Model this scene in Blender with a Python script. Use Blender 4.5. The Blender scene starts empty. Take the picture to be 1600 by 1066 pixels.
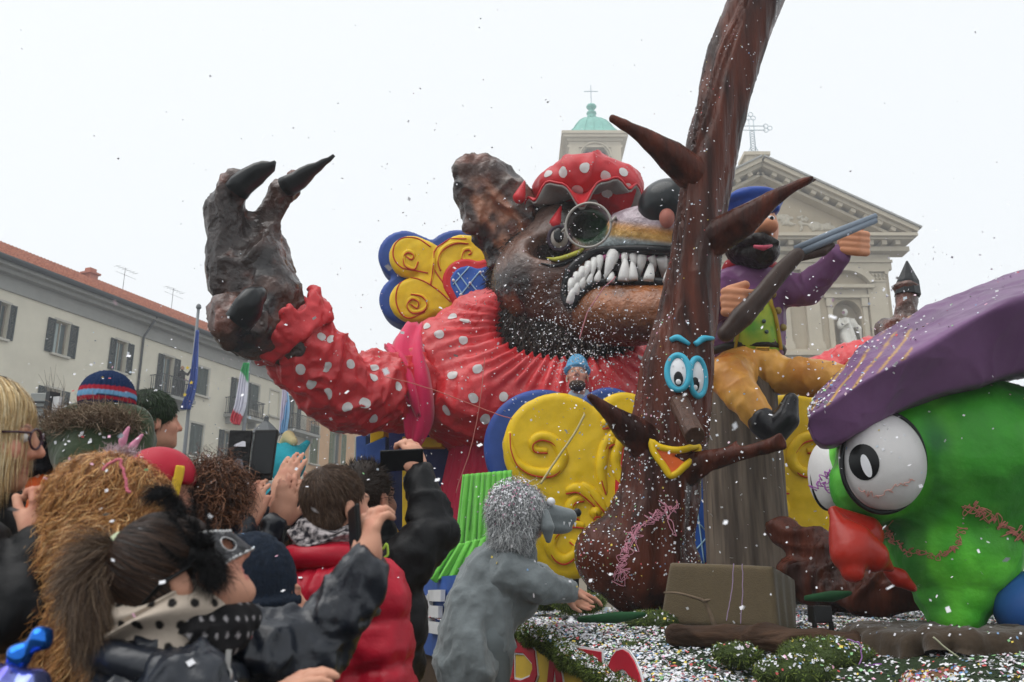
import bpy, math, random
import numpy as np
from mathutils import Vector, Matrix
from mathutils.bvhtree import BVHTree

random.seed(7); RNG = np.random.default_rng(7)
SC = bpy.context.scene
COL = SC.collection
# ------------------------------------------------------------------ camera
FPX = 1414.0                                   # focal length in photo pixels (photo 1600 x 1066)
PITCH = math.atan(397 / 1414)
CP, SP = math.cos(PITCH), math.sin(PITCH)
CAM = np.array([0.0, 0.0, 1.35])
cd = bpy.data.cameras.new('camera'); cam = bpy.data.objects.new('camera', cd); COL.objects.link(cam)
cd.sensor_width = 36; cd.lens = FPX / 1600 * 36; cd.clip_start = 0.05; cd.clip_end = 2000
cam.location = CAM; cam.rotation_euler = (math.pi / 2 + PITCH, 0, 0)
cd.dof.use_dof = True; cd.dof.focus_distance = 5.8; cd.dof.aperture_fstop = 5.6
SC.camera = cam
# ------------------------------------------------------------------ overcast sky
SUN_EL, SUN_AZ = math.radians(58), math.radians(-38)      # az measured from +Y towards +X
wd = bpy.data.worlds.new('World'); SC.world = wd; wd.use_nodes = True
wn = wd.node_tree; wn.nodes.clear()
sky = wn.nodes.new('ShaderNodeTexSky'); sky.sky_type = 'NISHITA'; sky.sun_disc = False
sky.sun_elevation = SUN_EL; sky.sun_rotation = SUN_AZ; sky.dust_density = 6.0; sky.air_density = 1.5
hs = wn.nodes.new('ShaderNodeHueSaturation'); hs.inputs['Saturation'].default_value = 0.25
cl = wn.nodes.new('ShaderNodeVectorMath'); cl.operation = 'SCALE'
cl.inputs[0].default_value = (0.94, 0.975, 1.0); cl.inputs['Scale'].default_value = 6.55     # the cloud layer
mx = wn.nodes.new('ShaderNodeMix'); mx.data_type = 'RGBA'; mx.inputs[0].default_value = 0.9
bgn = wn.nodes.new('ShaderNodeBackground'); bgn.inputs['Strength'].default_value = 0.115
wo = wn.nodes.new('ShaderNodeOutputWorld')
wn.links.new(sky.outputs[0], hs.inputs['Color']); wn.links.new(hs.outputs[0], mx.inputs[6])
wn.links.new(cl.outputs[0], mx.inputs[7]); wn.links.new(mx.outputs[2], bgn.inputs['Color'])
wn.links.new(bgn.outputs[0], wo.inputs['Surface'])
sl = bpy.data.lights.new('sun', 'SUN'); sl.energy = 1.5; sl.angle = math.radians(60); sl.color = (1.0, 0.98, 0.95)
so = bpy.data.objects.new('sun', sl); COL.objects.link(so)
sdir = Vector((math.sin(SUN_AZ) * math.cos(SUN_EL), math.cos(SUN_AZ) * math.cos(SUN_EL) * -0.4, math.sin(SUN_EL)))
so.rotation_euler = sdir.to_track_quat('Z', 'Y').to_euler()
sky.sun_rotation = math.atan2(sdir.x, sdir.y)
vs = SC.view_settings; vs.view_transform = 'Standard'; vs.look = 'None'; vs.exposure = 0.52; vs.gamma = 1.0
vs.use_curve_mapping = False
SC.render.engine = 'CYCLES'; SC.cycles.use_denoising = True
SC.cycles.max_bounces = 6; SC.cycles.volume_bounces = 1; SC.cycles.diffuse_bounces = 3; SC.cycles.glossy_bounces = 3
SC.cycles.transparent_max_bounces = 8; SC.cycles.caustics_reflective = False; SC.cycles.caustics_refractive = False
# ------------------------------------------------------------------ coordinates
def ray(px, py):
    a = (px - 800) / FPX; b = (533 - py) / FPX
    return np.array([a, CP - SP * b, SP + CP * b])
def W(px, py, Y):                              # photo pixel at forward distance Y -> world point
    d = ray(px, py); return CAM + d * (Y / d[1])
def S(px, py, Y):                              # metres per photo pixel there
    return Y / ray(px, py)[1] / FPX
def WZ(px, py, z):                             # photo pixel at height z
    d = ray(px, py); return CAM + d * ((z - CAM[2]) / d[2])
def nrm(v):
    v = np.asarray(v, float); return v / (np.linalg.norm(v) + 1e-12)
def C(h):                                      # sRGB hex -> linear
    h = h.lstrip('#'); c = [int(h[i:i + 2], 16) / 255 for i in (0, 2, 4)]
    return tuple(x / 12.92 if x <= 0.04045 else ((x + 0.055) / 1.055) ** 2.4 for x in c)
# ------------------------------------------------------------------ noise
def _hash(i, j, k, s):
    n = (i * 374761393 + j * 668265263 + k * 2147483647 + s * 974634777) & 0xFFFFFFFF
    n = ((n ^ (n >> 13)) * 1274126177) & 0xFFFFFFFF
    return ((n ^ (n >> 16)) & 0xFFFF) / 65535.0
def noise(P, scale=1.0, seed=0):
    Q = np.asarray(P) * scale; I = np.floor(Q).astype(np.int64); f = Q - I; f = f * f * (3 - 2 * f)
    r = 0
    for a in (0, 1):
        for b in (0, 1):
            for c in (0, 1):
                w = (f[:, 0] if a else 1 - f[:, 0]) * (f[:, 1] if b else 1 - f[:, 1]) * (f[:, 2] if c else 1 - f[:, 2])
                r = r + w * _hash(I[:, 0] + a, I[:, 1] + b, I[:, 2] + c, seed)
    return r
def fbm(P, scale=1.0, seed=0, oct=3):
    r = 0; a = 0.5; t = 0
    for o in range(oct):
        r = r + a * noise(P, scale * 2 ** o, seed + o); t += a; a *= 0.5
    return r / t
# ------------------------------------------------------------------ materials
MATS = {}
def pm(name, col=(0.5, 0.5, 0.5), rough=0.6, var=None, bump=None, metal=0.0, spec=0.2, attr=False, coat=0.0, emit=None,
       stretch=None, sheen=0.0, alpha=None, trans=0.0, col2=None, streak=None):
    """procedural material: base colour (or the pigment attribute), mottling, fine relief"""
    if name in MATS: return MATS[name]
    if isinstance(col, str): col = C(col)
    m = bpy.data.materials.new(name); m.use_nodes = True; N = m.node_tree.nodes; L = m.node_tree.links
    b = N['Principled BSDF']; b.inputs['Roughness'].default_value = rough; b.inputs['Metallic'].default_value = metal
    b.inputs['Specular IOR Level'].default_value = spec; b.inputs['Base Color'].default_value = (*col, 1)
    b.inputs['Coat Weight'].default_value = coat * .5; b.inputs['Coat Roughness'].default_value = 0.2
    b.inputs['Sheen Weight'].default_value = sheen; b.inputs['Transmission Weight'].default_value = trans
    tc = N.new('ShaderNodeTexCoord'); src = tc.outputs['Object']
    if stretch:
        mp = N.new('ShaderNodeMapping'); mp.inputs['Scale'].default_value = stretch; L.new(src, mp.inputs[0]); src = mp.outputs[0]
    base = None
    if attr:
        at = N.new('ShaderNodeAttribute'); at.attribute_name = 'Col'; base = at.outputs['Color']
    if col2 is not None:
        if isinstance(col2, str): col2 = C(col2)
        nz = N.new('ShaderNodeTexNoise'); nz.inputs['Scale'].default_value = streak or 4; nz.inputs['Detail'].default_value = 5
        L.new(src, nz.inputs['Vector']); rp = N.new('ShaderNodeValToRGB'); L.new(nz.outputs['Fac'], rp.inputs[0])
        rp.color_ramp.elements[0].position = 0.38; rp.color_ramp.elements[1].position = 0.62
        rp.color_ramp.elements[0].color = (*col, 1); rp.color_ramp.elements[1].color = (*col2, 1); base = rp.outputs[0]
    if var:
        nz = N.new('ShaderNodeTexNoise'); nz.inputs['Scale'].default_value = var[0]; nz.inputs['Detail'].default_value = 6
        nz.inputs['Roughness'].default_value = 0.65
        L.new(src, nz.inputs['Vector']); mr = N.new('ShaderNodeMapRange')
        mr.inputs['From Min'].default_value = 0.3; mr.inputs['From Max'].default_value = 0.7
        mr.inputs['To Min'].default_value = 1 - var[1]; mr.inputs['To Max'].default_value = 1 + var[1]
        L.new(nz.outputs['Fac'], mr.inputs['Value'])
        vm = N.new('ShaderNodeVectorMath'); vm.operation = 'SCALE'
        if base is not None: L.new(base, vm.inputs[0])
        else: vm.inputs[0].default_value = col
        L.new(mr.outputs[0], vm.inputs['Scale']); base = vm.outputs[0]
        mr2 = N.new('ShaderNodeMapRange'); mr2.inputs['To Min'].default_value = rough * 0.8; mr2.inputs['To Max'].default_value = min(1, rough * 1.25)
        L.new(nz.outputs['Fac'], mr2.inputs['Value']); L.new(mr2.outputs[0], b.inputs['Roughness'])
    if base is not None: L.new(base, b.inputs['Base Color'])
    if bump:
        nb = N.new('ShaderNodeTexNoise'); nb.inputs['Scale'].default_value = bump[0]; nb.inputs['Detail'].default_value = 5
        L.new(src, nb.inputs['Vector']); bp = N.new('ShaderNodeBump'); bp.inputs['Strength'].default_value = bump[1]
        bp.inputs['Distance'].default_value = bump[2] if len(bump) > 2 else 0.02
        L.new(nb.outputs['Fac'], bp.inputs['Height']); L.new(bp.outputs[0], b.inputs['Normal'])
    if alpha is not None: b.inputs['Alpha'].default_value = alpha
    MATS[name] = m; return m
# ------------------------------------------------------------------ objects
def link(name, me, mat=None, parent=None):
    o = bpy.data.objects.new(name, me); COL.objects.link(o)
    if mat is not None and hasattr(me, 'materials') and len(me.materials) == 0: me.materials.append(mat)
    if parent is not None: adopt(o, parent)
    return o
def origin_of(p):
    v = Vector((0, 0, 0))
    while p is not None: v = v + p.location + p.matrix_parent_inverse.translation; p = p.parent
    return v
def adopt(o, p):
    o.parent = p; o.matrix_parent_inverse = Matrix.Translation(-origin_of(p))
def T(o, label, cat=None, group=None, kind=None):
    if label: o['label'] = label
    if cat: o['category'] = cat
    if group: o['group'] = group
    if kind: o['kind'] = kind
    return o
def thing(name, label, cat, loc=(0, 0, 0), group=None):
    o = bpy.data.objects.new(name, None); COL.objects.link(o); o.location = Vector([float(x) for x in loc])
    o.empty_display_size = 0.1
    return T(o, label, cat, group)
def mesh(name, V, Fc, col=None, smooth=True):
    me = bpy.data.meshes.new(name)
    V = np.asarray(V, float)
    me.from_pydata(V.tolist(), [], Fc.tolist() if isinstance(Fc, np.ndarray) else Fc)
    if smooth: me.polygons.foreach_set('use_smooth', np.ones(len(me.polygons), bool))
    if col is not None:
        ca = me.color_attributes.new('Col', 'FLOAT_COLOR', 'POINT')
        c = np.ones((len(V), 4)); c[:, :3] = np.asarray(col)[:, :3]; ca.data.foreach_set('color', c.ravel())
    me.update(); return me
class MB:
    """collects simple solids into one mesh"""
    def __init__(s): s.V = []; s.F = []; s.c = []
    def add(s, V, Fc, col=None):
        n = len(s.V); s.V += [list(map(float, v)) for v in V]; s.F += [[i + n for i in f] for f in Fc]
        if col is not None: s.c += [col] * len(V)
        return s
    def box(s, c, h, R=None):                  # centre, half sizes, axes (rows)
        R = np.eye(3) if R is None else np.asarray(R)
        V = [np.asarray(c) + (np.array([x, y, z]) * h) @ R for x in (-1, 1) for y in (-1, 1) for z in (-1, 1)]
        return s.add(V, [(0, 1, 3, 2), (4, 6, 7, 5), (0, 4, 5, 1), (2, 3, 7, 6), (0, 2, 6, 4), (1, 5, 7, 3)])
    def tube(s, pts, rad, n=8, cap=True, closed=False, flat=1.0, up=None):
        V, Fc = sweep(pts, rad, n, cap, closed, flat, up); return s.add(V, Fc)
    def lathe(s, c, prof, n=16, R=None):
        R = np.eye(3) if R is None else np.asarray(R); V = []; Fc = []
        for r, z in prof:
            for i in range(n):
                a = 2 * math.pi * i / n; V.append(np.asarray(c) + np.array([r * math.cos(a), r * math.sin(a), z]) @ R)
        for j in range(len(prof) - 1):
            for i in range(n): Fc.append((j * n + i, j * n + (i + 1) % n, (j + 1) * n + (i + 1) % n, (j + 1) * n + i))
        Fc.append(tuple(range(n))[::-1]); Fc.append(tuple((len(prof) - 1) * n + i for i in range(n)))
        return s.add(V, Fc)
    def prism(s, poly, o, ax, ay, az, d0, d1):  # polygon (2d) in plane (ax, ay) at o, extruded along az from d0 to d1
        o, ax, ay, az = map(np.asarray, (o, ax, ay, az)); n = len(poly)
        V = [o + ax * x + ay * y + az * d for d in (d0, d1) for x, y in poly]
        Fc = [tuple(range(n))[::-1], tuple(range(n, 2 * n))] + [(i, (i + 1) % n, n + (i + 1) % n, n + i) for i in range(n)]
        return s.add(V, Fc)
    def me(s, name='m', smooth=False): return mesh(name, s.V, s.F, s.c if s.c else None, smooth)
    def build(s, name, mat, parent=None, smooth=False, bevel=0.0):
        o = link(name, s.me(name, smooth), mat, parent)
        if bevel:
            b = o.modifiers.new('b', 'BEVEL'); b.width = bevel; b.segments = 2; b.limit_method = 'ANGLE'
        return o
def smoothpath(pts, n):
    """Catmull-Rom through points (any dimension)"""
    P = np.asarray(pts, float); P = np.vstack([2 * P[0] - P[1], P, 2 * P[-1] - P[-2]]); m = len(P) - 3; out = []
    for t in np.linspace(0, m - 1e-9, n):
        i = int(t); f = t - i; a, b, c, d = P[i:i + 4]
        out.append(0.5 * ((2 * b) + (-a + c) * f + (2 * a - 5 * b + 4 * c - d) * f * f + (-a + 3 * b - 3 * c + d) * f ** 3))
    return np.array(out)
def sweep(pts, rad, n=8, cap=True, closed=False, flat=1.0, up=None):
    P = np.asarray(pts, float); m = len(P); rad = np.full(m, rad) if np.isscalar(rad) else np.asarray(rad, float)
    if closed: Tg = np.roll(P, -1, 0) - np.roll(P, 1, 0)
    else: Tg = np.gradient(P, axis=0)
    Tg /= np.linalg.norm(Tg, axis=1)[:, None] + 1e-12
    u = np.asarray(up, float) if up is not None else np.array([0, 0, 1.0])
    if abs(u @ Tg[0]) > 0.95: u = np.array([1.0, 0.13, 0])
    V = []
    for i in range(m):
        t = Tg[i]; x = nrm(u - t * (u @ t)); y = np.cross(t, x)
        if up is None: u = x
        for k in range(n):
            a = 2 * math.pi * k / n; V.append(P[i] + rad[i] * (x * math.cos(a) * flat + y * math.sin(a)))
    Fc = []
    for i in range(m if closed else m - 1):
        j = (i + 1) % m
        for k in range(n): Fc.append((i * n + k, i * n + (k + 1) % n, j * n + (k + 1) % n, j * n + k))
    if cap and not closed: Fc += [tuple(range(n))[::-1], tuple((m - 1) * n + k for k in range(n))]
    return V, Fc
# ------------------------------------------------------------------ solids grown from blended shapes
def nets(D, lo, vx):
    s = D < 0; nx, ny, nz = D.shape
    a = s[:-1, :-1, :-1]; cnt = np.zeros(a.shape, np.int8)
    for i in (0, 1):
        for j in (0, 1):
            for k in (0, 1): cnt += s[i:nx - 1 + i, j:ny - 1 + j, k:nz - 1 + k]
    act = (cnt > 0) & (cnt < 8); I = np.argwhere(act)
    idx = np.full(a.shape, -1, np.int64); idx[act] = np.arange(len(I))
    cs = {}
    for c in ((0, 0, 0), (1, 0, 0), (0, 1, 0), (1, 1, 0), (0, 0, 1), (1, 0, 1), (0, 1, 1), (1, 1, 1)):
        cs[c] = D[I[:, 0] + c[0], I[:, 1] + c[1], I[:, 2] + c[2]]
    acc = np.zeros((len(I), 3)); num = np.zeros(len(I))
    for c in cs:
        for ax in range(3):
            if c[ax] == 0:
                d = list(c); d[ax] = 1; d = tuple(d); A, B = cs[c], cs[d]; m = (A < 0) != (B < 0)
                t = np.where(m, A / np.where(m, A - B, 1), 0)
                p = np.tile(np.array(c, float), (len(I), 1)); p[:, ax] = t
                acc[m] += p[m]; num[m] += 1
    V = lo + (I + acc / num[:, None]) * vx
    Q = []
    for ax in range(3):
        o = [i for i in range(3) if i != ax]
        sl0 = [slice(None)] * 3; sl1 = [slice(None)] * 3; sl0[ax] = slice(0, -1); sl1[ax] = slice(1, None)
        s0 = s[tuple(sl0)]; s1 = s[tuple(sl1)]; ch = s0 != s1
        E = np.argwhere(ch); ok = (E[:, o[0]] > 0) & (E[:, o[1]] > 0) & (E[:, o[0]] < D.shape[o[0]] - 1) & (E[:, o[1]] < D.shape[o[1]] - 1); E = E[ok]
        ins = s0[E[:, 0], E[:, 1], E[:, 2]]
        q = []
        for da, db in ((0, 0), (1, 0), (1, 1), (0, 1)):
            G = E.copy(); G[:, o[0]] -= da; G[:, o[1]] -= db; q.append(idx[G[:, 0], G[:, 1], G[:, 2]])
        q = np.stack(q, 1); flip = ins if ax != 1 else ~ins
        q[~flip] = q[~flip][:, ::-1]; Q.append(q)
    return V, np.vstack(Q)
def rot_to(fwd, up=(0, 0, 1)):                 # rows: right, fwd, up
    f = nrm(fwd); r = nrm(np.cross(f, up)); u = np.cross(r, f); return np.array([r, f, u])
class Blob:
    """blended capsules, ellipsoids and boxes -> one continuous surface"""
    def __init__(s, k=0.05): s.k = k; s.p = []
    def cap(s, a, b, ra, rb=None, k=None, sub=False):
        a, b = np.asarray(a, float), np.asarray(b, float); rb = ra if rb is None else rb; m = max(ra, rb)
        s.p.append(('c', np.minimum(a, b) - m, np.maximum(a, b) + m, (a, b, ra, rb), s.k if k is None else k, sub)); return s
    def path(s, pts, rs, k=None):
        P = [np.asarray(p, float) for p in pts]; A = np.array(P); m = np.array(rs)[:, None]
        s.p.append(('p', (A - m).min(0), (A + m).max(0), [(P[i], P[i + 1], rs[i], rs[i + 1]) for i in range(len(P) - 1)], s.k if k is None else k, False)); return s
    def ell(s, c, r, R=None, k=None, sub=False):
        c = np.asarray(c, float); r = np.asarray(r if not np.isscalar(r) else (r,) * 3, float); m = r.max()
        s.p.append(('e', c - m, c + m, (c, r, None if R is None else np.asarray(R)), s.k if k is None else k, sub)); return s
    def box(s, c, h, rd=0.0, R=None, k=None, sub=False):
        c = np.asarray(c, float); h = np.asarray(h, float); m = np.linalg.norm(h)
        s.p.append(('b', c - m, c + m, (c, h, rd, None if R is None else np.asarray(R)), s.k if k is None else k, sub)); return s
    def disc(s, c, rx, rz, h, rd, k=None):       # flat puck facing the street
        c = np.asarray(c, float); m = np.array([rx, h, rz]); s.p.append(('d', c - m, c + m, (c, rx, rz, h, rd, None), s.k if k is None else k, False)); return s
    def grow(s, vx):
        lo = np.min([p[1] for p in s.p if not p[5]], 0) - 3 * vx; hi = np.max([p[2] for p in s.p if not p[5]], 0) + 3 * vx
        n = np.ceil((hi - lo) / vx).astype(int) + 1; D = np.full(n, 1.0)
        ax = [lo[i] + np.arange(n[i]) * vx for i in range(3)]
        for kind, a, b, prm, k, sub in s.p:
            mg = k + 3 * vx; i0 = np.maximum(0, np.floor((a - mg - lo) / vx).astype(int)); i1 = np.minimum(n, np.ceil((b + mg - lo) / vx).astype(int) + 1)
            if (i1 <= i0).any(): continue
            sl = tuple(slice(i0[i], i1[i]) for i in range(3))
            X = ax[0][sl[0]][:, None, None]; Y = ax[1][sl[1]][None, :, None]; Z = ax[2][sl[2]][None, None, :]
            if kind == 'p':
                v = None
                for A, B, ra, rb in prm:
                    d = B - A; dd = d @ d + 1e-12; h = np.clip(((X - A[0]) * d[0] + (Y - A[1]) * d[1] + (Z - A[2]) * d[2]) / dd, 0, 1)
                    w = np.sqrt((X - A[0] - h * d[0]) ** 2 + (Y - A[1] - h * d[1]) ** 2 + (Z - A[2] - h * d[2]) ** 2) - (ra + (rb - ra) * h); v = w if v is None else np.minimum(v, w)
            elif kind == 'c':
                A, B, ra, rb = prm; d = B - A; dd = d @ d + 1e-12
                h = np.clip(((X - A[0]) * d[0] + (Y - A[1]) * d[1] + (Z - A[2]) * d[2]) / dd, 0, 1)
                v = np.sqrt((X - A[0] - h * d[0]) ** 2 + (Y - A[1] - h * d[1]) ** 2 + (Z - A[2] - h * d[2]) ** 2) - (ra + (rb - ra) * h)
            else:
                c = prm[0]; R = prm[-1]; x, y, z = X - c[0], Y - c[1], Z - c[2]
                if R is not None:
                    x, y, z = (R[i][0] * x + R[i][1] * y + R[i][2] * z for i in range(3))
                if kind == 'd':
                    rx, rz, h, rd = prm[1:5]; k0 = np.sqrt((x / rx) ** 2 + (z / rz) ** 2); q0 = (k0 - 1) * min(rx, rz) + rd; q1 = np.abs(y) - h + rd
                    v = np.sqrt(np.maximum(q0, 0) ** 2 + np.maximum(q1, 0) ** 2) + np.minimum(np.maximum(q0, q1), 0) - rd + 0 * (x + y + z)
                elif kind == 'e':
                    r = prm[1]; k0 = np.sqrt((x / r[0]) ** 2 + (y / r[1]) ** 2 + (z / r[2]) ** 2)
                    k1 = np.sqrt((x / r[0] ** 2) ** 2 + (y / r[1] ** 2) ** 2 + (z / r[2] ** 2) ** 2) + 1e-9
                    v = k0 * (k0 - 1) / k1
                else:
                    h, rd = prm[1], prm[2]; q = [np.abs(t) - (h[i] - rd) for i, t in enumerate((x, y, z))]
                    v = np.sqrt(np.maximum(q[0], 0) ** 2 + np.maximum(q[1], 0) ** 2 + np.maximum(q[2], 0) ** 2) + np.minimum(np.maximum(np.maximum(q[0], q[1]), q[2]), 0) - rd
            o = D[sl]; kk = max(k, 1e-5)
            if sub:
                g = np.clip(0.5 - 0.5 * (o + v) / kk, 0, 1); D[sl] = o + (-v - o) * g + kk * g * (1 - g)
            else:
                g = np.clip(0.5 + 0.5 * (o - v) / kk, 0, 1); D[sl] = o + (v - o) * g - kk * g * (1 - g)
        return nets(D, lo, vx)
def vnormals(V, Q):
    n = np.zeros_like(V); a = V[Q[:, 2]] - V[Q[:, 0]]; b = V[Q[:, 3]] - V[Q[:, 1]]; f = np.cross(a, b)
    for i in range(4): np.add.at(n, Q[:, i], f)
    return n / (np.linalg.norm(n, axis=1)[:, None] + 1e-12)
def joinVQ(*parts):
    V = []; Q = []; n = 0
    for v, q in parts: V.append(v); Q.append(q + n); n += len(v)
    return np.vstack(V), np.vstack(Q)
def solid(name, blob, vx, mat, parent=None, disp=None, paint=None, extra=()):
    """grow a blob, push it about along its normals, paint its pigment, link it"""
    V, Q = blob.grow(vx) if isinstance(blob, Blob) else blob
    if extra: V, Q = joinVQ((V, Q), *extra)
    N = vnormals(V, Q)
    if disp is not None: V = V + N * disp(V, N)[:, None]; N = vnormals(V, Q)
    col = paint(V, N) if paint is not None else None
    o = link(name, mesh(name, V, Q, col), mat, parent); o_bvh[o.name] = (V, Q); return o
o_bvh = {}
def bvh(o):
    V, Q = o_bvh[o.name]; return BVHTree.FromPolygons([Vector(v) for v in V], Q.tolist())
def mixc(a, b, t):
    a = np.asarray(a, float); b = np.asarray(b, float); t = np.clip(np.asarray(t, float), 0, 1)[:, None]; return a * (1 - t) + b * t
def sstep(a, b, x): t = np.clip((x - a) / (b - a), 0, 1); return t * t * (3 - 2 * t)
def strands(name, roots, dirs, length, wid, mat, parent=None, seg=5, droop=0.0, curl=None, jitter=0.25, cols=None, kind=None, rs=1):
    """many thin tapering blades as one mesh (hair, fur, feathers)"""
    rg = np.random.default_rng(rs); n = len(roots); roots = np.asarray(roots, float); d = np.asarray(dirs, float) + rg.normal(0, jitter, (n, 3))
    d /= np.linalg.norm(d, axis=1)[:, None]; L = (np.full(n, length) if np.isscalar(length) else np.asarray(length)) * rg.uniform(0.7, 1.2, n)
    side = np.cross(d, rg.normal(size=(n, 3))); side /= np.linalg.norm(side, axis=1)[:, None]
    side2 = np.cross(d, side); ph = rg.uniform(0, 6.28, n); V = np.zeros((n, (seg + 1) * 2, 3)); cw = np.zeros((n, (seg + 1) * 2, 3))
    pos = roots.copy(); dd = d.copy()
    for s in range(seg + 1):
        t = s / seg; w = wid * (1 - 0.75 * t); p = pos.copy()
        if curl: p = p + side * (np.sin(ph + t * curl[1]) * curl[0] * t ** 0.5)[:, None] + side2 * (np.cos(ph + t * curl[1] * 0.93) * curl[0] * t ** 0.5)[:, None]
        V[:, 2 * s] = p - side * w / 2; V[:, 2 * s + 1] = p + side * w / 2
        dd = dd + np.array([0, 0, -droop / seg]); dd /= np.linalg.norm(dd, axis=1)[:, None]; pos = pos + dd * (L / seg)[:, None]
    base = np.arange(n)[:, None] * (2 * (seg + 1)); Fc = []
    for s in range(seg): Fc.append(base + np.array([[2 * s, 2 * s + 1, 2 * s + 3, 2 * s + 2]]))
    Fc = np.vstack(Fc); c = None
    if cols is not None:
        cc = np.asarray(cols)[rg.integers(0, len(cols), n)] * rg.uniform(0.75, 1.25, (n, 1)); c = np.repeat(cc, 2 * (seg + 1), 0)
    o = link(name, mesh(name, V.reshape(-1, 3), Fc, c), mat, parent)
    if kind: o['kind'] = kind
    return o
def sample(VQ, n, rg, cond=None):
    V, Q = VQ; i = rg.integers(0, len(Q), n * 3); uu = rg.random((len(i), 1)); vv = rg.random((len(i), 1)); q4 = V[Q[i]]; c = (q4[:, 0] * (1 - uu) + q4[:, 1] * uu) * (1 - vv) + (q4[:, 3] * (1 - uu) + q4[:, 2] * uu) * vv
    a = V[Q[i, 2]] - V[Q[i, 0]]; b = V[Q[i, 3]] - V[Q[i, 1]]; nn = np.cross(a, b); ar = np.linalg.norm(nn, axis=1); nn /= ar[:, None] + 1e-12
    if cond is not None: m = cond(c, nn); c, nn = c[m], nn[m]
    return c[:n], nn[:n]

def cloth(V, amp=.012, sc=9, seed=3, st=(1, 1, .7)):
    """sharp-crested creases of worn cloth"""
    U = V * np.array(st); wv = np.stack([fbm(U, sc * .5, seed + 20), fbm(U, sc * .5, seed + 30), fbm(U, sc * .5, seed + 40)], 1) * (1.6 / sc)
    r = 1 - np.abs(2 * fbm(U + wv, sc, seed, 2) - 1); r2 = 1 - np.abs(2 * noise(U + wv * .6, sc * 2.3, seed + 9) - 1); return amp * (r ** 4 - .45) + amp * .4 * (r2 ** 3 - .3)
# ================================================================== setting
M_ground = pm('asphalt', '4a4744', 0.85, var=(3, 0.25), bump=(60, 0.3))
g = MB().box((0, 54, -0.1), (69, 69, 0.1)).build('ground', M_ground); g['kind'] = 'structure'
M_cream = pm('cream_render', 'd9d3c1', 0.9, var=(0.5, 0.09), bump=(25, 0.15))
M_trim = pm('grey_cornice', '9a9a96', 0.85, var=(1.5, 0.08))
M_stonetrim = pm('pale_trim', 'bdb9ae', 0.85, var=(2, 0.06))
M_shut = pm('dark_shutter', '3b4243', 0.7, var=(3, 0.12))
M_shutg = pm('grey_shutter', '56605c', 0.7, var=(3, 0.12))
M_shutgreen = pm('green_shutter', '6f7a62', 0.7, var=(3, 0.12))
M_frame = pm('window_frame', '8d8578', 0.6)
M_glass = pm('window_glass', '4b5a5c', 0.08, spec=0.8)
M_curt = pm('curtain', 'a9b5b4', 0.9, var=(6, 0.15), stretch=(6, 6, 0.3))
M_tile = pm('roof_tile', '9c5640', 0.85, col2='bf7a5e', streak=9, var=(14, 0.3), bump=(30, 0.5))
M_gutter = pm('gutter', '2f3539', 0.5)
M_iron = pm('iron', '4a4d4f', 0.5, metal=0.3)
M_orange = pm('orange_render', 'd3ad88', 0.9, var=(0.8, 0.08), bump=(25, 0.15))
M_chim = pm('chimney_brick', 'ab6a55', 0.85, var=(8, 0.2))
class Fac:
    """a facade plane: o at ground level, u along, n outwards"""
    def __init__(s, o, u): s.o = np.asarray(o, float); s.u = nrm(u); s.n = np.array([s.u[1], -s.u[0], 0.0]); s.R = np.array([s.u, s.n, [0, 0, 1.0]])
    def p(s, u, z, n=0.0): return s.o + s.u * u + s.n * n + np.array([0, 0, z])
    def hit(s, px, py):
        d = ray(px, py); q = CAM + d * (((s.o - CAM) @ s.n) / (d @ s.n)); return (q - s.o) @ s.u, q[2]
    def box(s, mb, u0, u1, z0, z1, n0, n1):
        mb.box(s.p((u0 + u1) / 2, (z0 + z1) / 2, (n0 + n1) / 2), (abs(u1 - u0) / 2, abs(n1 - n0) / 2, abs(z1 - z0) / 2), s.R); return mb
    def wall(s, name, mat, parent, u0, u1, z0, z1, holes, depth=0.3):
        us = sorted({u0, u1, *[h[0] for h in holes], *[h[1] for h in holes]}); zs = sorted({z0, z1, *[h[2] for h in holes], *[h[3] for h in holes]})
        mb = MB()
        for i in range(len(us) - 1):
            for j in range(len(zs) - 1):
                cu, cz = (us[i] + us[i + 1]) / 2, (zs[j] + zs[j + 1]) / 2
                if any(h[0] < cu < h[1] and h[2] < cz < h[3] for h in holes): continue
                mb.add([s.p(us[i], zs[j]), s.p(us[i + 1], zs[j]), s.p(us[i + 1], zs[j + 1]), s.p(us[i], zs[j + 1])], [(0, 1, 2, 3)])
        for a, b, c, d in holes:
            for q in (((a, c), (a, d)), ((b, d), (b, c)), ((a, d), (b, d)), ((b, c), (a, c))):
                (x0, y0), (x1, y1) = q; mb.add([s.p(x0, y0), s.p(x1, y1), s.p(x1, y1, -depth), s.p(x0, y0, -depth)], [(0, 1, 2, 3)])
        return mb.build(name, mat, parent)
def shutter(fac, parent, u0, u1, z0, z1, mat, n0=0.02):
    mb = MB(); w = 0.07
    fac.box(mb, u0, u0 + w, z0, z1, n0, n0 + 0.05); fac.box(mb, u1 - w, u1, z0, z1, n0, n0 + 0.05)
    zm = (z0 + z1) / 2
    for za, zb in ((z0, z0 + w), (zm - w / 2, zm + w / 2), (z1 - w, z1)): fac.box(mb, u0 + w, u1 - w, za, zb, n0, n0 + 0.048)
    z = z0 + w
    while z < z1 - w: fac.box(mb, u0 + w, u1 - w, z + 0.008, z + 0.052, n0 + 0.004, n0 + 0.03); z += 0.065
    return mb.build('shutter', mat, parent)
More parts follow.
